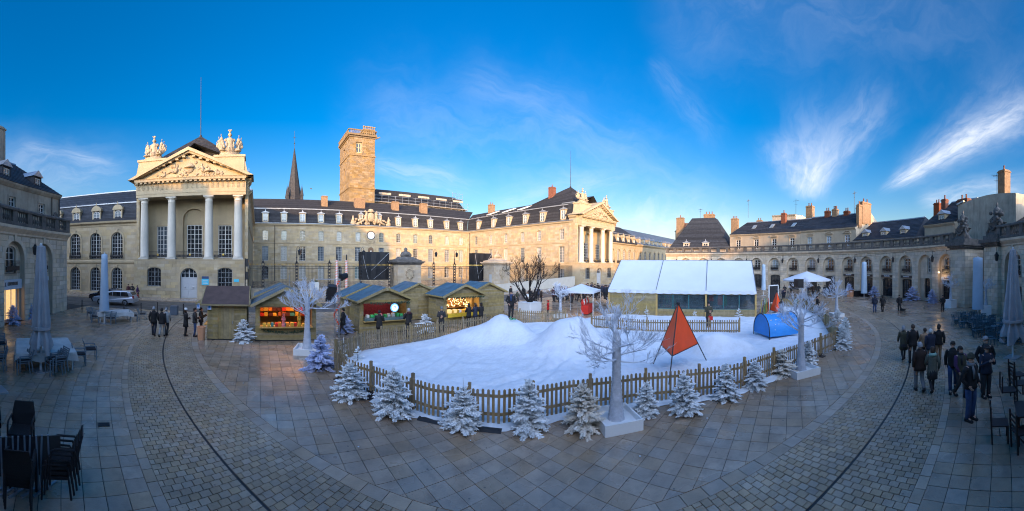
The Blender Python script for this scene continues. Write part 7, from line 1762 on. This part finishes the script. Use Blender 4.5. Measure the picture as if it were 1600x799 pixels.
# bollards, cars
bl = MB(); bl.lathe([(.05, 0), (.05, .85), (.06, .86), (.06, .9), (.02, .93)], (0, 0, 0), 8); BL = bl.mesh('bollard'); BL.materials.append(MATS['iron'])
for x, y, lab in ((-42.65, 1.96, 'black bollard left of the smooth blue parasol by the street'), (-40.2, 2.2, 'black bollard in front of the dark hatchback'), (-38.6, 2.3, 'black bollard before the rear wheel of the estate car'), (-37.0, 2.3, 'black bollard right of the estate car'), (-35.9, 3.5, 'black bollard behind the three walkers'), (-33.4, 2.9, 'black bollard near the low litter cube')): o = link('bollard', BL, None, None, (x, y, 0)); o['label'] = lab; o['category'] = 'bollard'; o['group'] = 'bollards along the street'
b = MB(); b.box(-.3, .3, -.3, .3, 0, .72); b.box(-.32, .32, -.32, .32, .72, .76); o = b.build('litter_bin', 'lead_blue', loc=(-34.1, 2.5, 0)); o['label'] = 'low dark cube bin with a pale blue top beyond the three walkers'; o['category'] = 'bin'
mat('car_silver', (.42, .46, .52), .3, metal=.5, coat=.6, var=.04); mat('car_dark', (.012, .010, .014), .25, coat=.7); mat('tyre', (.012, .012, .012), .8); mat('tail_red', (.35, .01, .01), .3); mat('car_glass', (.01, .012, .016), .05, spec=.9)
def car(x, y, rz, label, paint, estate=True):
    t = thing('parked_car', label, 'car', (x, y, 0), rz)      # nose towards -x
    prof = [(-2.2, .32), (-2.25, .6), (-2.1, .82), (-1.15, .95), (-.45, 1.42), (.1, 1.48), (1.5, 1.46), (1.85, 1.40), (2.15, .98), (2.25, .85), (2.25, .35)] if estate else [(-2.0, .32), (-2.05, .6), (-1.9, .82), (-1.0, .95), (-.3, 1.42), (.4, 1.47), (1.2, 1.38), (1.75, .95), (1.85, .35)]
    m = MB(); rings = []
    for yy, k in ((-.86, .94), (-.80, 1.0), (.80, 1.0), (.86, .94)): rings.append([(px, yy * (1 if pz < .96 else .88), .32 + (pz - .32) * k) for px, pz in prof])
    m.loft(rings); m.build('body', paint, t)
    for s in (-1, 1):
        for x0, x1 in ((-.95, -.05), (.02, .85), (.92, 1.75 if estate else 1.35)):
            m = MB(); f = lambda u: max(.98, min(1.40, 1.02 + (u + .95) * .62)) if u < -.3 else (1.40 if estate else 1.36)
            rear = .2 if x1 > 1.3 else 0
            m.hexa([(x0, s * .872, .99), (x1, s * .872, .99), (x1 - rear, s * .79, f(x1)), (x0 + (.0), s * .79, f(x0)), (x0, s * .80, .99), (x1, s * .80, .99), (x1 - rear, s * .70, f(x1)), (x0, s * .70, f(x0))]); m.build('window', 'car_glass', t)
        for wx in (-1.4, 1.35):
            m = MB(); m.path([(wx, s * .70, .32), (wx, s * .88, .32)], .32, 16); o = m.build('wheel', 'tyre', t); m = MB(); m.path([(wx, s * .86, .32), (wx, s * .89, .32)], .19, 12); m.build('rim', 'alu', o)
        m = MB(); m.box(prof[-2][0] - .12, prof[-2][0] + .02, s * .62, s * .85, .72, 1.05) if s > 0 else m.box(prof[-2][0] - .12, prof[-2][0] + .02, -.85, -.62, .72, 1.05); m.build('tail_light', 'tail_red', t)
    m = MB(); e = 2.04 if estate else 1.52; m.hexa([(e - .15, -.66, 1.38), (e - .15, .66, 1.38), (e + .09, .72, 1.0), (e + .09, -.72, 1.0), (e - .18, -.66, 1.38), (e - .18, .66, 1.38), (e + .05, .72, 1.0), (e + .05, -.72, 1.0)]); m.build('rear_window', 'car_glass', t)
    m = MB(); m.hexa([(-1.12, -.72, 1.0), (-1.12, .72, 1.0), (-.52, .64, 1.41), (-.52, -.64, 1.41), (-1.05, -.7, .97), (-1.05, .7, .97), (-.45, .62, 1.38), (-.45, -.62, 1.38)]); m.build('windscreen', 'car_glass', t)
car(-41.6, 7.2, 0.04, 'silver estate car parked in the street left of the columned pavilion', 'car_silver'); car(-43.6, 9.6, .1, 'dark hatchback behind the silver estate car', 'car_dark', False)
# ================================================================== PEOPLE
mat('skin', (.46, .27, .19), .6, var=.06); mat('eye_dark', (.02, .015, .012), .3)
CL = {}
for n, c in dict(black=(.018, .017, .018), navy=(.022, .028, .05), brown=(.030, .018, .014), charcoal=(.03, .03, .033), olive=(.055, .055, .036), greygreen=(.11, .115, .09), red=(.50, .02, .02), jeans=(.035, .065, .15), grey=(.16, .17, .18), green=(.02, .14, .07), white=(.62, .62, .60), tan=(.30, .19, .11), purple=(.07, .03, .09), mint=(.25, .40, .33), maroon=(.055, .014, .018), stone=(.30, .30, .29), camel=(.36, .22, .13)).items(): mat('cloth_' + n, c, .85, var=.22, scale=7, bump=.25, bscale=25)
for n, c in dict(dark=(.018, .013, .010), brown=(.06, .034, .02), grey=(.30, .30, .31), white=(.55, .54, .52), blond=(.30, .20, .10)).items(): mat('hair_' + n, c, .7, var=.25, scale=40)
POSES = {
 'stand': dict(),
 'walk': dict(kl=(.10, .17, .53), al=(.10, .24, .10), kr=(.10, .02, .50), ar=(.10, -.30, .16), el=(.25, -.12, 1.16), wl=(.25, -.04, .92), er=(.25, .06, 1.15), wr=(.24, .22, .95)),
 'walk2': dict(kl=(.10, .06, .50), al=(.09, -.22, .14), kr=(.10, .15, .52), ar=(.09, .16, .09), el=(.25, .05, 1.15), wl=(.22, .2, .95), er=(.26, -.1, 1.16), wr=(.24, -.02, .92)),
 'phone': dict(el=(.27, .08, 1.13), wl=(.10, .33, 1.28), er=(.27, .08, 1.13), wr=(.10, .34, 1.30)),
 'pocket': dict(el=(.29, -.08, 1.15), wl=(.21, .10, .98), er=(.29, -.08, 1.15), wr=(.21, .10, .98)),
 'fold': dict(el=(.27, .04, 1.13), wl=(.06, .22, 1.16), er=(.27, .05, 1.12), wr=(.07, .24, 1.10)),
}
BASEJ = dict(kl=(.10, .02, .50), al=(.10, -.03, .09), kr=(.10, .02, .50), ar=(.10, -.03, .09), el=(.25, -.03, 1.14), wl=(.25, .05, .90), er=(.25, -.03, 1.14), wr=(.25, .05, .90))
def joints(pose):
    J = dict(BASEJ); J.update(POSES[pose]); out = {}
    for k, (x, y, z) in J.items(): out[k] = Vector((x if k.endswith('l') else -x, y, z))
    out['sl'], out['sr'] = Vector((.185, 0, 1.42)), Vector((-.185, 0, 1.42)); out['hl'], out['hr'] = Vector((.09, 0, .92)), Vector((-.09, 0, .92)); return out
BODY = {}
def body_mesh(pose):
    if pose in BODY: return BODY[pose]
    J = joints(pose); V = []; E = []; Rr = []
    def v(p, r, par=None, r2=None):
        V.append(tuple(p)); Rr.append((r, r2 or r)); i = len(V) - 1
        if par is not None: E.append((par, i))
        return i
    pel = v((0, 0, .95), .13, None, .10); sp = v((0, 0, 1.15), .12, pel, .09); ch = v((0, 0, 1.36), .14, sp, .10); nk = v((0, -.005, 1.485), .052, ch); jw = v((0, .03, 1.565), .066, nk, .07); hd = v((0, .015, 1.65), .078, jw, .092); tp = v((0, 0, 1.715), .06, hd, .07)
    v((0, .115, 1.605), .016, jw); v((.078, 0, 1.615), .016, hd, .012); v((-.078, 0, 1.615), .016, hd, .012)
    for s in 'lr':
        sh = v(J['s' + s], .058, ch); e = v(J['e' + s], .042, sh); w = v(J['w' + s], .028, e)
        d = (J['w' + s] - J['e' + s]).normalized(); p = J['w' + s] + d * .07; sd = Vector((1 if s == 'l' else -1, 0, 0)); a = d.cross(sd); a = a.normalized() if a.length > .01 else Vector((0, 1, 0)); b = d.cross(a)
        pm = v(p, .036, w, .02)
        for k, (off, L) in enumerate(((-.030, .070), (-.010, .085), (.010, .080), (.029, .062))):
            f0 = v(p + d * .035 + a * off, .010, pm); f1 = v(p + d * (.035 + L * .55) + a * off + b * .008, .0095, f0); v(p + d * (.03 + L * .95) + a * off + b * .03, .008, f1)
        t0 = v(J['w' + s] + d * .05 - a * .048, .011, pm); v(J['w' + s] + d * .09 - a * .062 + b * .012, .009, t0)
        hp = v(J['h' + s], .088, pel); k = v(J['k' + s], .058, hp); an = v(J['a' + s], .038, k); v(J['a' + s] + Vector((0, .13, -.05)), .034, an)
    me = bpy.data.meshes.new('body'); me.from_pydata(V, E, []); o = bpy.data.objects.new('body_tmp', me); COL.objects.link(o)
    o.modifiers.new('skin', 'SKIN'); 
    if not me.skin_vertices:
        bmx = bmesh.new(); bmx.from_mesh(me); bmx.verts.layers.skin.verify(); bmx.to_mesh(me); bmx.free()
    for i, sv in enumerate(me.skin_vertices[0].data): sv.radius = Rr[i]; sv.use_root = i == 0
    o.modifiers.new('sub', 'SUBSURF').levels = 1; o.modifiers['sub'].render_levels = 1
    bpy.context.view_layer.update(); dg = bpy.context.evaluated_depsgraph_get(); m2 = bpy.data.meshes.new_from_object(o.evaluated_get(dg)); m2.name = 'body'
    m2.polygons.foreach_set('use_smooth', [True] * len(m2.polygons)); m2.materials.clear(); m2.materials.append(MATS['skin'])
    bpy.data.objects.remove(o); BODY[pose] = m2; return m2
CM = {}
def cloth(key, fn, m):
    k = (key, m)
    if k not in CM: b = MB(); fn(b); me = b.mesh(key if isinstance(key, str) else key[0], True); me.materials.append(MATS[m]); CM[k] = me
    return CM[k]
def person(label, xy, rz, h=1.75, pose='stand', coat='black', clen=.72, legs='charcoal', hair='dark', hat=None, scarf=None, skirt=False, bag=None, female=False, group=None, fat=1.0, far=False, z=0.0, hood=None, vest=None):
    t = thing('person', label, 'person', (*xy, z), rz, group); t.scale = (h / 1.75,) * 3
    J = joints(pose); link('body', body_mesh(pose), None, t)
    def trousers(m):
        m.loft([[(rx * cos(2 * pi * k / 12), ry * sin(2 * pi * k / 12), zz) for k in range(12)] for zz, rx, ry in ((.80, .15, .11), (.92, .17, .125), (1.05, .155, .115))])
        for s in 'lr': a = J['a' + s]; kn = J['k' + s]; m.path([J['h' + s] + Vector((0, 0, .02)), kn + Vector((0, 0, .1)), kn, a + (kn - a) * .35, a + Vector((0, 0, -.02))], [.105, .085, .075, .066, .062] if not (female and skirt) else [.1, .075, .058, .055, .042], 9)
    link('trousers', cloth(('trousers', pose, female and skirt), trousers, 'cloth_' + legs), None, t)
    def shoes(m):
        for s in 'lr':
            a = J['a' + s]; tilt = .06 if a.z > .12 else 0
            m.loft([[(a.x + x * .048 * w, a.y + y, a.z - .09 + zz + (tilt if y < 0 else -tilt * .4)) for x, zz in ((-1, 0), (1, 0), (.9, hh), (-.9, hh))] for y, w, hh in ((-.085, .7, .075), (-.05, .95, .10), (.05, 1.0, .085), (.13, 1.05, .055), (.19, .7, .035))])
    link('shoes', cloth(('shoes', pose), shoes, 'cloth_black'), None, t)
    if skirt:
        def sk(m): m.loft([[(rx * cos(2 * pi * k / 14), ry * sin(2 * pi * k / 14), zz) for k in range(14)] for zz, rx, ry in ((.52, .21, .19), (.75, .20, .17), (1.0, .17, .13))])
        link('skirt', cloth(('skirt',), sk, 'cloth_charcoal'), None, t)
    def coatf(m):
        flare = 1.0 + .12 * (clen < .65)
        prof = [(clen, .215 * flare, .165 * flare), ((clen + 1.0) / 2, .20, .155), (1.0, .185, .145), (1.12, .18, .14), (1.30, .205, .15), (1.40, .20, .135), (1.46, .13, .10), (1.51, .075, .07), (1.53, .07, .068)]
        m.loft([[(rx * fat * cos(2 * pi * k / 16) * (1 + .03 * sin(3 * k)), ry * fat * sin(2 * pi * k / 16), zz) for k in range(16)] for zz, rx, ry in prof])
        for s in 'lr': m.path([J['s' + s] + Vector((-.03 if s == 'l' else .03, 0, .01)), J['s' + s] + Vector((0, 0, -.03)), J['e' + s], J['w' + s] + (J['w' + s] - J['e' + s]).normalized() * .02], [.075, .08, .066, .052], 9)
    link('coat', cloth(('coat', pose, clen, fat), coatf, 'cloth_' + coat), None, t)
    if vest:
        def vf(m): m.loft([[(rx * cos(2 * pi * k / 14), ry * sin(2 * pi * k / 14), zz) for k in range(14)] for zz, rx, ry in ((.9, .212, .17), (.98, .22, .178), (1.0, .208, .168), (1.08, .215, .172), (1.1, .205, .166), (1.2, .218, .172), (1.22, .21, .166), (1.34, .222, .166), (1.42, .205, .145), (1.47, .12, .11))])
        link('vest', cloth(('vest',), vf, 'cloth_' + vest), None, t)
    if hat != 'full':
        def hf(m):
            L = .12 if female else 0
            m.loft([[((.094 + .012 * (female and zz < 1.6)) * r * cos(a), -.012 + (.108) * r * sin(a) - (.02 if zz < 1.66 else 0), zz + (.045 * (sin(a) > .3) if zz < 1.66 else 0)) for a in [2 * pi * k / 14 for k in range(14)]] for zz, r in (((1.50 if female else 1.585), .86), (1.62, .98), (1.66, 1.02), (1.70, .95), (1.74, .72), (1.765, .3))])
        link('hair', cloth(('hair', female), hf, 'hair_' + hair), None, t)
    if hat:
        def htf(m):
            m.loft([[(.102 * r * cos(2 * pi * k / 14), .004 + .112 * r * sin(2 * pi * k / 14), zz) for k in range(14)] for zz, r in ((1.655, 1.0), (1.69, 1.06), (1.70, .98), (1.755, .85), (1.80, .45), (1.81, .1))])
            if hat == 'flat': m.loft([[(x, .09 + y, 1.68) for x, y in ((-.09, 0), (.09, 0), (.06, .09), (-.06, .09))], [(x, .09 + y, 1.70) for x, y in ((-.09, 0), (.09, 0), (.06, .08), (-.06, .08))]])
        link('hat', cloth(('hat', hat), htf, 'cloth_' + (hat if 'cloth_' + hat in MATS else 'charcoal')), None, t)
    if scarf:
        def sf(m): m.lathe([(.085, 1.45), (.115, 1.475), (.11, 1.52), (.08, 1.54)], (0, .005, 0), 12); m.path([(.05, .11, 1.48), (.06, .17, 1.35), (.05, .17, 1.15)], [.04, .05, .045], 6, ell=.5)
        link('scarf', cloth(('scarf',), sf, 'cloth_' + scarf), None, t)
    if hood:
        def hd(m): m.loft([[(rx * cos(2 * pi * k / 12), -.05 + ry * sin(2 * pi * k / 12), zz) for k in range(12)] for zz, rx, ry in ((1.40, .17, .12), (1.46, .16, .13), (1.52, .12, .10))])
        link('hood', cloth(('hood',), hd, 'cloth_' + hood), None, t)
    if not far:
        def ef(m):
            for s in (-1, 1): m.ball((s * .032, .098, 1.637), (.012, .008, .008), 6, rings=3)
        link('eyes', cloth(('face',), ef, 'eye_dark'), None, t)
    if bag:
        b = MB(); b.box(-.16, .16, -.07, .07, 0, .26); b.path([(-.1, 0, .26), (0, 0, .42), (.1, 0, .26)], .012, 5); w = J['wl'] + (J['wl'] - J['el']).normalized() * .1; c, s = cos(rz), sin(rz); k = h / 1.75
        o = b.build('handbag', 'cloth_' + bag, loc=(xy[0] + (w.x * c - w.y * s) * k, xy[1] + (w.x * s + w.y * c) * k, max(.02, w.z * k - .42)), rz=rz); o['label'] = bag + ' handbag held by a visitor in the snow park' if bag == 'red' else bag + ' handbag held by a visitor'; o['category'] = 'bag'
    return t
e3 = lambda x, y: (1320 + x / 2.289, 450 + y / 2.289)
def GP(f, x, y): return G(*f(x, y))
AW = R_(-96)          # walking away along the curve
person('elderly woman in an olive coat and dark skirt, leftmost of the walking group', GP(e3, 210, 258), AW, 1.64, 'walk', 'olive', .58, 'charcoal', 'grey', skirt=True, female=True)
person('tall man in black coat walking beside the woman in the olive coat, seen from behind', GP(e3, 243, 270), AW, 1.80, 'walk2', 'black', .78, 'charcoal', 'brown')
person('walker in a tan jacket half hidden in the middle of the group', GP(e3, 286, 266), AW, 1.60, 'walk', 'camel', .80, 'charcoal', 'brown')
person('white haired man in a dark navy jacket in the middle of the walking group', GP(e3, 306, 278), AW, 1.66, 'walk2', 'navy', .80, 'grey', 'white', fat=1.15)
person('man in black coat and pale trousers at the right of the walking group', GP(e3, 336, 264), AW - .15, 1.72, 'walk', 'black', .82, 'tan', 'dark', hat='black')
person('man in long dark brown coat and grey trousers, nearest left of the walking group', GP(e3, 268, 370), AW + .05, 1.76, 'walk2', 'brown', .76, 'grey', 'grey', fat=1.1)
person('woman in pale green parka with mint hood and black skirt', GP(e3, 313, 372), AW, 1.62, 'walk', 'greygreen', .66, 'charcoal', 'brown', skirt=True, female=True, hood='mint')
person('man with glasses in black jacket and blue jeans facing the camera', GP(e3, 386, 368), 1.15, 1.78, 'walk', 'black', .84, 'jeans', 'dark')
person('young man in an olive quilted vest over purple sleeves with a dark scarf', GP(e3, 413, 390), 1.75, 1.74, 'walk2', 'purple', .92, 'charcoal', 'dark', vest='olive', scarf='charcoal')
person('man in black jacket, knit cap and jeans, nearest of the standing group', GP(e3, 450, 474), 1.9, 1.92, 'pocket', 'black', .88, 'jeans', 'dark', hat='olive', scarf='grey')
person('man in a flat cap and dark jacket raising a camera with both hands', GP(e3, 506, 392), 1.55, 1.78, 'phone', 'navy', .82, 'charcoal', 'dark', hat='flat')
person('grey haired man in long black coat standing behind the man in the flat cap', GP(e3, 503, 372), 1.2, 1.98, 'pocket', 'black', .62, 'charcoal', 'grey')
person('pedestrian in dark jacket and jeans, left of the far strolling pair', GP(e3, 107, 88), AW, 1.72, 'stand', 'navy', .84, 'jeans', 'dark', far=True)
person('woman in black coat, right of the far strolling pair', GP(e3, 135, 87), AW, 1.66, 'walk', 'black', .66, 'black', 'dark', female=True, far=True)
person('dog walker in black before the dark café front', GP(e3, 195, 88), 1.3, 1.7, 'walk2', 'black', .8, 'black', 'dark', far=True)
person('man in black suit standing beside the tall white plinth by the lit shop', GP(e3, 350, 85), 1.3, 1.62, 'pocket', 'black', .86, 'black', 'dark', far=True)
x, y = GP(e3, 209, 90); D = thing('dog', 'small black dog on a lead before the east arcade', 'dog', (x, y, 0), -1.2); m = MB()
m.path([(0, -.30, .34), (0, -.18, .33), (0, .02, .33), (0, .20, .32), (0, .30, .40), (0, .38, .48)], [.05, .09, .085, .11, .075, .06], 8); m.path([(0, .36, .49), (0, .44, .50), (0, .54, .47)], [.06, .065, .03], 7); m.path([(0, -.30, .36), (0, -.42, .44), (0, -.46, .54)], [.03, .022, .012], 5)
for s in (-1, 1):
    m.path([(s * .06, .2, .3), (s * .06, .18, .16), (s * .06, .21, .02)], [.05, .028, .024], 6); m.path([(s * .06, -.2, .32), (s * .065, -.14, .22), (s * .065, -.25, .12), (s * .065, -.23, .02)], [.065, .045, .022, .024], 6); m.path([(s * .04, .40, .54), (s * .05, .39, .60)], [.025, .008], 5)
m.build('body', 'hair_dark', D, smooth=True)
# left group
person('man in black jacket, left of the three walkers heading to the street', GP(lambda a, b: (220 + a / 4.206, 430 + b / 4.206), 85, 398), .1, 1.76, 'walk2', 'black', .8, 'navy', 'grey')
person('man with black jacket and grey trousers, middle of the three walkers', GP(lambda a, b: (220 + a / 4.206, 430 + b / 4.206), 138, 408), .05, 1.72, 'walk', 'black', .82, 'stone', 'dark')
person('person in a pale jacket and grey cap, right of the three walkers', GP(lambda a, b: (220 + a / 4.206, 430 + b / 4.206), 167, 396), .05, 1.68, 'walk2', 'stone', .82, 'charcoal', 'grey', hat='grey')
person('woman in black coat and white hat queueing at the first chalet', GP(lambda a, b: (220 + a / 4.206, 430 + b / 4.206), 295, 400), -1.2, 1.66, 'fold', 'black', .60, 'black', 'brown', hat='white', female=True)
person('customer in blue jeans at the serving side of the first chalet', GP(lambda a, b: (220 + a / 4.206, 430 + b / 4.206), 355, 404), -1.4, 1.72, 'fold', 'charcoal', .86, 'jeans', 'dark')
person('dark clothed customer close under the awning of the first chalet', GP(lambda a, b: (220 + a / 4.206, 430 + b / 4.206), 395, 396), -1.4, 1.70, 'phone', 'black', .85, 'black', 'dark')
# stalls
FE = dict(far=True)
person('shopper in a black hooded coat at the left end of the blue sign stall', (-20.1, -6.6), -.5, 1.7, 'fold', 'black', .66, 'charcoal', 'dark', **FE)
person('shopper in black with a dark red collar leaning to the blue sign stall', (-18.2, -6.6), .1, 1.74, 'phone', 'black', .8, 'charcoal', 'grey', hood='maroon', **FE)
person('person with a grey hood between the two right stalls', (-15.8, -6.5), 2.6, 1.66, 'fold', 'charcoal', .74, 'charcoal', 'dark', hat='grey', **FE)
for i, (x, c, hr) in enumerate(((-13.0, 'black', 'dark'), (-12.5, 'navy', 'brown'), (-12.05, 'black', 'dark'))): person(['dark haired shopper at the golden stall, leftmost of three', 'brown haired shopper at the golden stall, middle of three', 'dark haired shopper at the golden stall, rightmost of three'][i], (x, -5.6 - .1 * i), .1, 1.66, 'fold', c, .7, 'charcoal', hr, female=True, **FE)
person('passer-by in a dark coat left of the speaker truss', (-21.9, -5.0), 1.2, 1.68, 'walk', 'black', .7, 'charcoal', 'dark', **FE)
# snow park
x, y = mound_pt(799, 18.3); person('boy in black jacket and blue collar standing on skis atop the left snow mound', (x, y), 2.7, 1.50, 'pocket', 'black', .84, 'black', 'dark', scarf='jeans', z=snow_h(x, y) - .02, **FE)
for s in (-1, 1): m = MB(); m.bar((s * .09, -.5, .02), (s * .09, .5, .02), .07, .025); o = m.build('ski', 'ware_green', loc=(x, y, snow_h(x, y)), rz=2.7); o['label'] = 'bright green short ski under the boy on the mound'; o['category'] = 'ski'; o['group'] = 'skis of the boy'
x, y = G(1107, 517); person('adult in a dark green coat carrying a red bag behind the right snow mound', (x, y), 2.2, 1.76, 'fold', 'olive', .66, 'navy', 'dark', hat='black', bag='red', z=.2, **FE)
x, y = G(858, 497); person('child in a red hooded anorak by the rear fence', (x + 1, y + 1), .6, 1.3, 'pocket', 'red', .66, 'charcoal', 'brown', hood='red', hat='red', **FE)
for px, py, c, pose, h, lab in ((1221, 495, 'black', 'pocket', 1.45, 'child in black beside the small red pyramid'), (1224, 474, 'navy', 'phone', 1.72, 'man photographing at the back of the snow park'), (1243, 488, 'green', 'fold', 1.35, 'child in a green jacket on the far snow'), (1263, 484, 'black', 'walk', 1.3, 'child in black walking on the far snow'), (1277, 492, 'black', 'fold', 1.6, 'adult in black bending by the lattice fence')): x, y = G(px, py); person(lab, (x, y), rnd.uniform(0, 6), h, pose, c, .8, 'charcoal', 'dark', z=.1, **FE)
# street and courtyard
for x, y, c, pose, h, rz, lab in ((-42.7, 13.5, 'maroon', 'stand', 1.72, 2.9, 'woman in dark red on the pavement behind the estate car, leftmost of three'), (-42.1, 13.3, 'black', 'pocket', 1.78, 2.9, 'man in black on the pavement behind the estate car'), (-41.3, 13.0, 'purple', 'walk', 1.62, -1.4, 'woman in purple striding on the pavement behind the estate car'), (-40.9, 10.0, 'black', 'walk2', 1.7, -1.5, 'man in black walking beyond the estate car roof')): person(lab, (x, y), rz, h, pose, c, .78, 'charcoal', 'dark', far=True)
q = random.Random(21); KEYS = ['black', 'navy', 'charcoal', 'brown', 'black', 'maroon', 'olive', 'red', 'white', 'black']
person('person in a white coat by the planter of the bare tree', (-2.6, -1.2), 2.4, 1.7, 'fold', 'white', .6, 'charcoal', 'brown', female=True, **FE); person('person in an orange red jacket behind the bare tree', (-5.4, 0.6), 2.6, 1.66, 'stand', 'red', .8, 'charcoal', 'dark', **FE)
for k in range(16):
    a = q.uniform(.05, 1.0); cc = q.choice(KEYS[:7]); person('visitor in ' + cc + ' clothes in the crowd round the bare tree', (-6.5 + 11 * a + q.uniform(-.4, .4), 2.5 + q.uniform(-2.6, 3.5)), q.uniform(0, 6.2), q.uniform(1.55, 1.8), q.choice(list(POSES)), cc, q.choice((.66, .8)), 'charcoal', q.choice(('dark', 'brown', 'grey')), group='crowd round the bare tree', **FE)
for k in range(34):
    px = 864 + 92 * (k + q.random()) / 34; d = q.uniform(39.5, 46); x, y = mound_pt(px, d) if False else (CX + d * sin((px - 800) / FPX + HEAD), CY + d * cos((px - 800) / FPX + HEAD)); cc = q.choice(KEYS[:7]); person('visitor in ' + cc + ' clothes in the dense crowd before the sunlit portico', (x, y), q.uniform(0, 6.2), q.uniform(1.55, 1.85), q.choice(list(POSES)), cc, q.choice((.66, .8)), 'charcoal', q.choice(('dark', 'brown', 'grey')), group='crowd before the sunlit portico', z=.35 if px > 915 else 0, **FE)
for k, px in enumerate((1226, 1236, 1262, 1270, 1279, 1289, 1296)): x, y = G(px, 462 + k % 2); person('dark dressed guest on the terrace under the open parasol', (x, y), q.uniform(0, 6), q.uniform(1.5, 1.7), q.choice(('stand', 'fold', 'pocket')), q.choice(KEYS[:4]), .8, 'charcoal', 'dark', group='guests under the open parasol', **FE)
for px, py, c, lab in ((1365, 445, 'black', 'visitor in black by the lit café door under the east arcade'),): x, y = G(px, 462); person(lab, (x, y), 1, 1.7, 'stand', c, .8, 'charcoal', 'dark', **FE)
# ---- small things that make the square lived in
for (a, b, sag, lab) in (((8.5, -42.6, 6.9), (37.5, -21.5, 6.2), 1.2, 'thin dark cable strung along the east arcade'), ((-.4, -43.2, 6.7), (7.4, -42.8, 6.9), .4, 'thin dark cable strung across the street gap between the trophy pillars')):
    m = MB(); A, B = Vector(a), Vector(b); k = Vector((-A.x, -A.y, 0)).normalized() * 1.2
    m.path([A.lerp(B, t / 16) + (k * sin(pi * t / 16) * (2.2 if sag > 1 else .3)) + Vector((0, 0, -sag * sin(pi * t / 16))) for t in range(17)], .018, 4); o = m.build('overhead_cable', 'iron'); o['label'] = lab; o['category'] = 'cable'
q = random.Random(31)
for k, (px, py, lab) in enumerate(((627, 652, 'crumpled white paper scrap by the second fir of the front fence'), (735, 690, 'small paper scrap on the slabs before the third fir'), (1105, 655, 'small paper scrap on the slabs below the red pyramid'), (380, 600, 'small pale scrap on the slabs before the chalets'), (1000, 715, 'small pale scrap on the slabs near the front white tree'), (560, 700, 'small pale scrap on the slabs near the sett band'))):
    x, y = G(px, py); m = MB(); m.ball((0, 0, .025), (.05 if k == 0 else .03, .04 if k == 0 else .022, .03 if k == 0 else .012), 6, rings=3); o = m.build('paper_scrap', 'tarp_white', loc=(x, y, 0), rz=k); o['label'] = lab; o['category'] = 'litter'
# ================================================================== one mesh per piece
import numpy as np
def islands_of(me):
    n = len(me.vertices); ed = np.empty(len(me.edges) * 2, np.int32); me.edges.foreach_get('vertices', ed); ed = ed.reshape(-1, 2)
    par = np.arange(n)
    while True:
        pa, pb = par[ed[:, 0]], par[ed[:, 1]]; lo, hi = np.minimum(pa, pb), np.maximum(pa, pb); m = lo != hi
        if not m.any(): break
        np.minimum.at(par, hi[m], lo[m])
        while True:
            pp = par[par]
            if (pp == par).all(): break
            par = pp
    return np.unique(par, return_inverse=True)[1], n
def piece_ids(me, k_=.5):
    isl, n = islands_of(me); k = int(isl.max()) + 1
    if k < 2 or k > 1500: return None
    co = np.empty(n * 3, np.float32); me.vertices.foreach_get('co', co); co = co.reshape(-1, 3).astype(float)
    lo = np.full((k, 3), np.inf); hi = -lo; np.minimum.at(lo, isl, co); np.maximum.at(hi, isl, co); size = (hi - lo).max(1)
    gap = np.maximum(0, np.maximum(lo[:, None] - hi[None], lo[None] - hi[:, None])); near = np.sqrt((gap ** 2).sum(2)) <= np.maximum(.02, k_ * np.maximum(size[:, None], size[None]))
    par = np.arange(k); a, b = np.nonzero(np.triu(near, 1))
    for i, j in zip(a, b):
        while par[i] != i: i = par[i]
        while par[j] != j: j = par[j]
        if i != j: par[max(i, j)] = min(i, j)
    for i in range(k):
        r = i
        while par[r] != r: r = par[r]
        par[i] = r
    u, pid = np.unique(par, return_inverse=True)
    return (pid[isl], len(u)) if len(u) > 1 else None
SKIP = {'crown', 'branches', 'body', 'hair', 'coat', 'trousers', 'garland', 'plant', 'trunk', 'paving_slab', 'sett', 'border_stone', 'stone_block', 'picket', 'pane', 'roof', 'cushion'}
done = {}
for o in [x for x in bpy.data.objects if x.type == 'MESH' and x.get('kind') is None]:
    base = o.name.split('.')[0]
    if base in SKIP or o.parent is None: continue
    me = o.data
    if me.name not in done:
        r = piece_ids(me, .2 if base == 'shoes' else .5); parts = None
        if r:
            pid, n = r
            if n > 60: parts = 'stuff'
            else:
                V = [v.co[:] for v in me.vertices]; parts = []; F = [(list(p.vertices), p.material_index, p.use_smooth) for p in me.polygons]
                for k in range(n):
                    idx = np.nonzero(pid == k)[0]; mp = {int(v): i for i, v in enumerate(idx)}; fs = [f for f in F if pid[f[0][0]] == k]
                    m2 = bpy.data.meshes.new(base); m2.from_pydata([V[i] for i in idx], [], [[mp[v] for v in f[0]] for f in fs]); m2.polygons.foreach_set('use_smooth', [f[2] for f in fs])
                    for x in me.materials: m2.materials.append(x)
                    m2.update(); parts.append(m2)
        done[me.name] = parts
    parts = done[me.name]
    if parts is None: continue
    if parts == 'stuff': o['kind'] = 'stuff'; continue
    one = base[:-1] if base.endswith('s') and base not in ('glass', 'clock_hands') else ('clock_mark' if base == 'clock_hands' else base)
    for k, m2 in enumerate(parts):
        if k == 0: o.data = m2; o.name = one
        else:
            c = o.copy(); c.data = m2; c.name = one; COL.objects.link(c); c.parent = o.parent
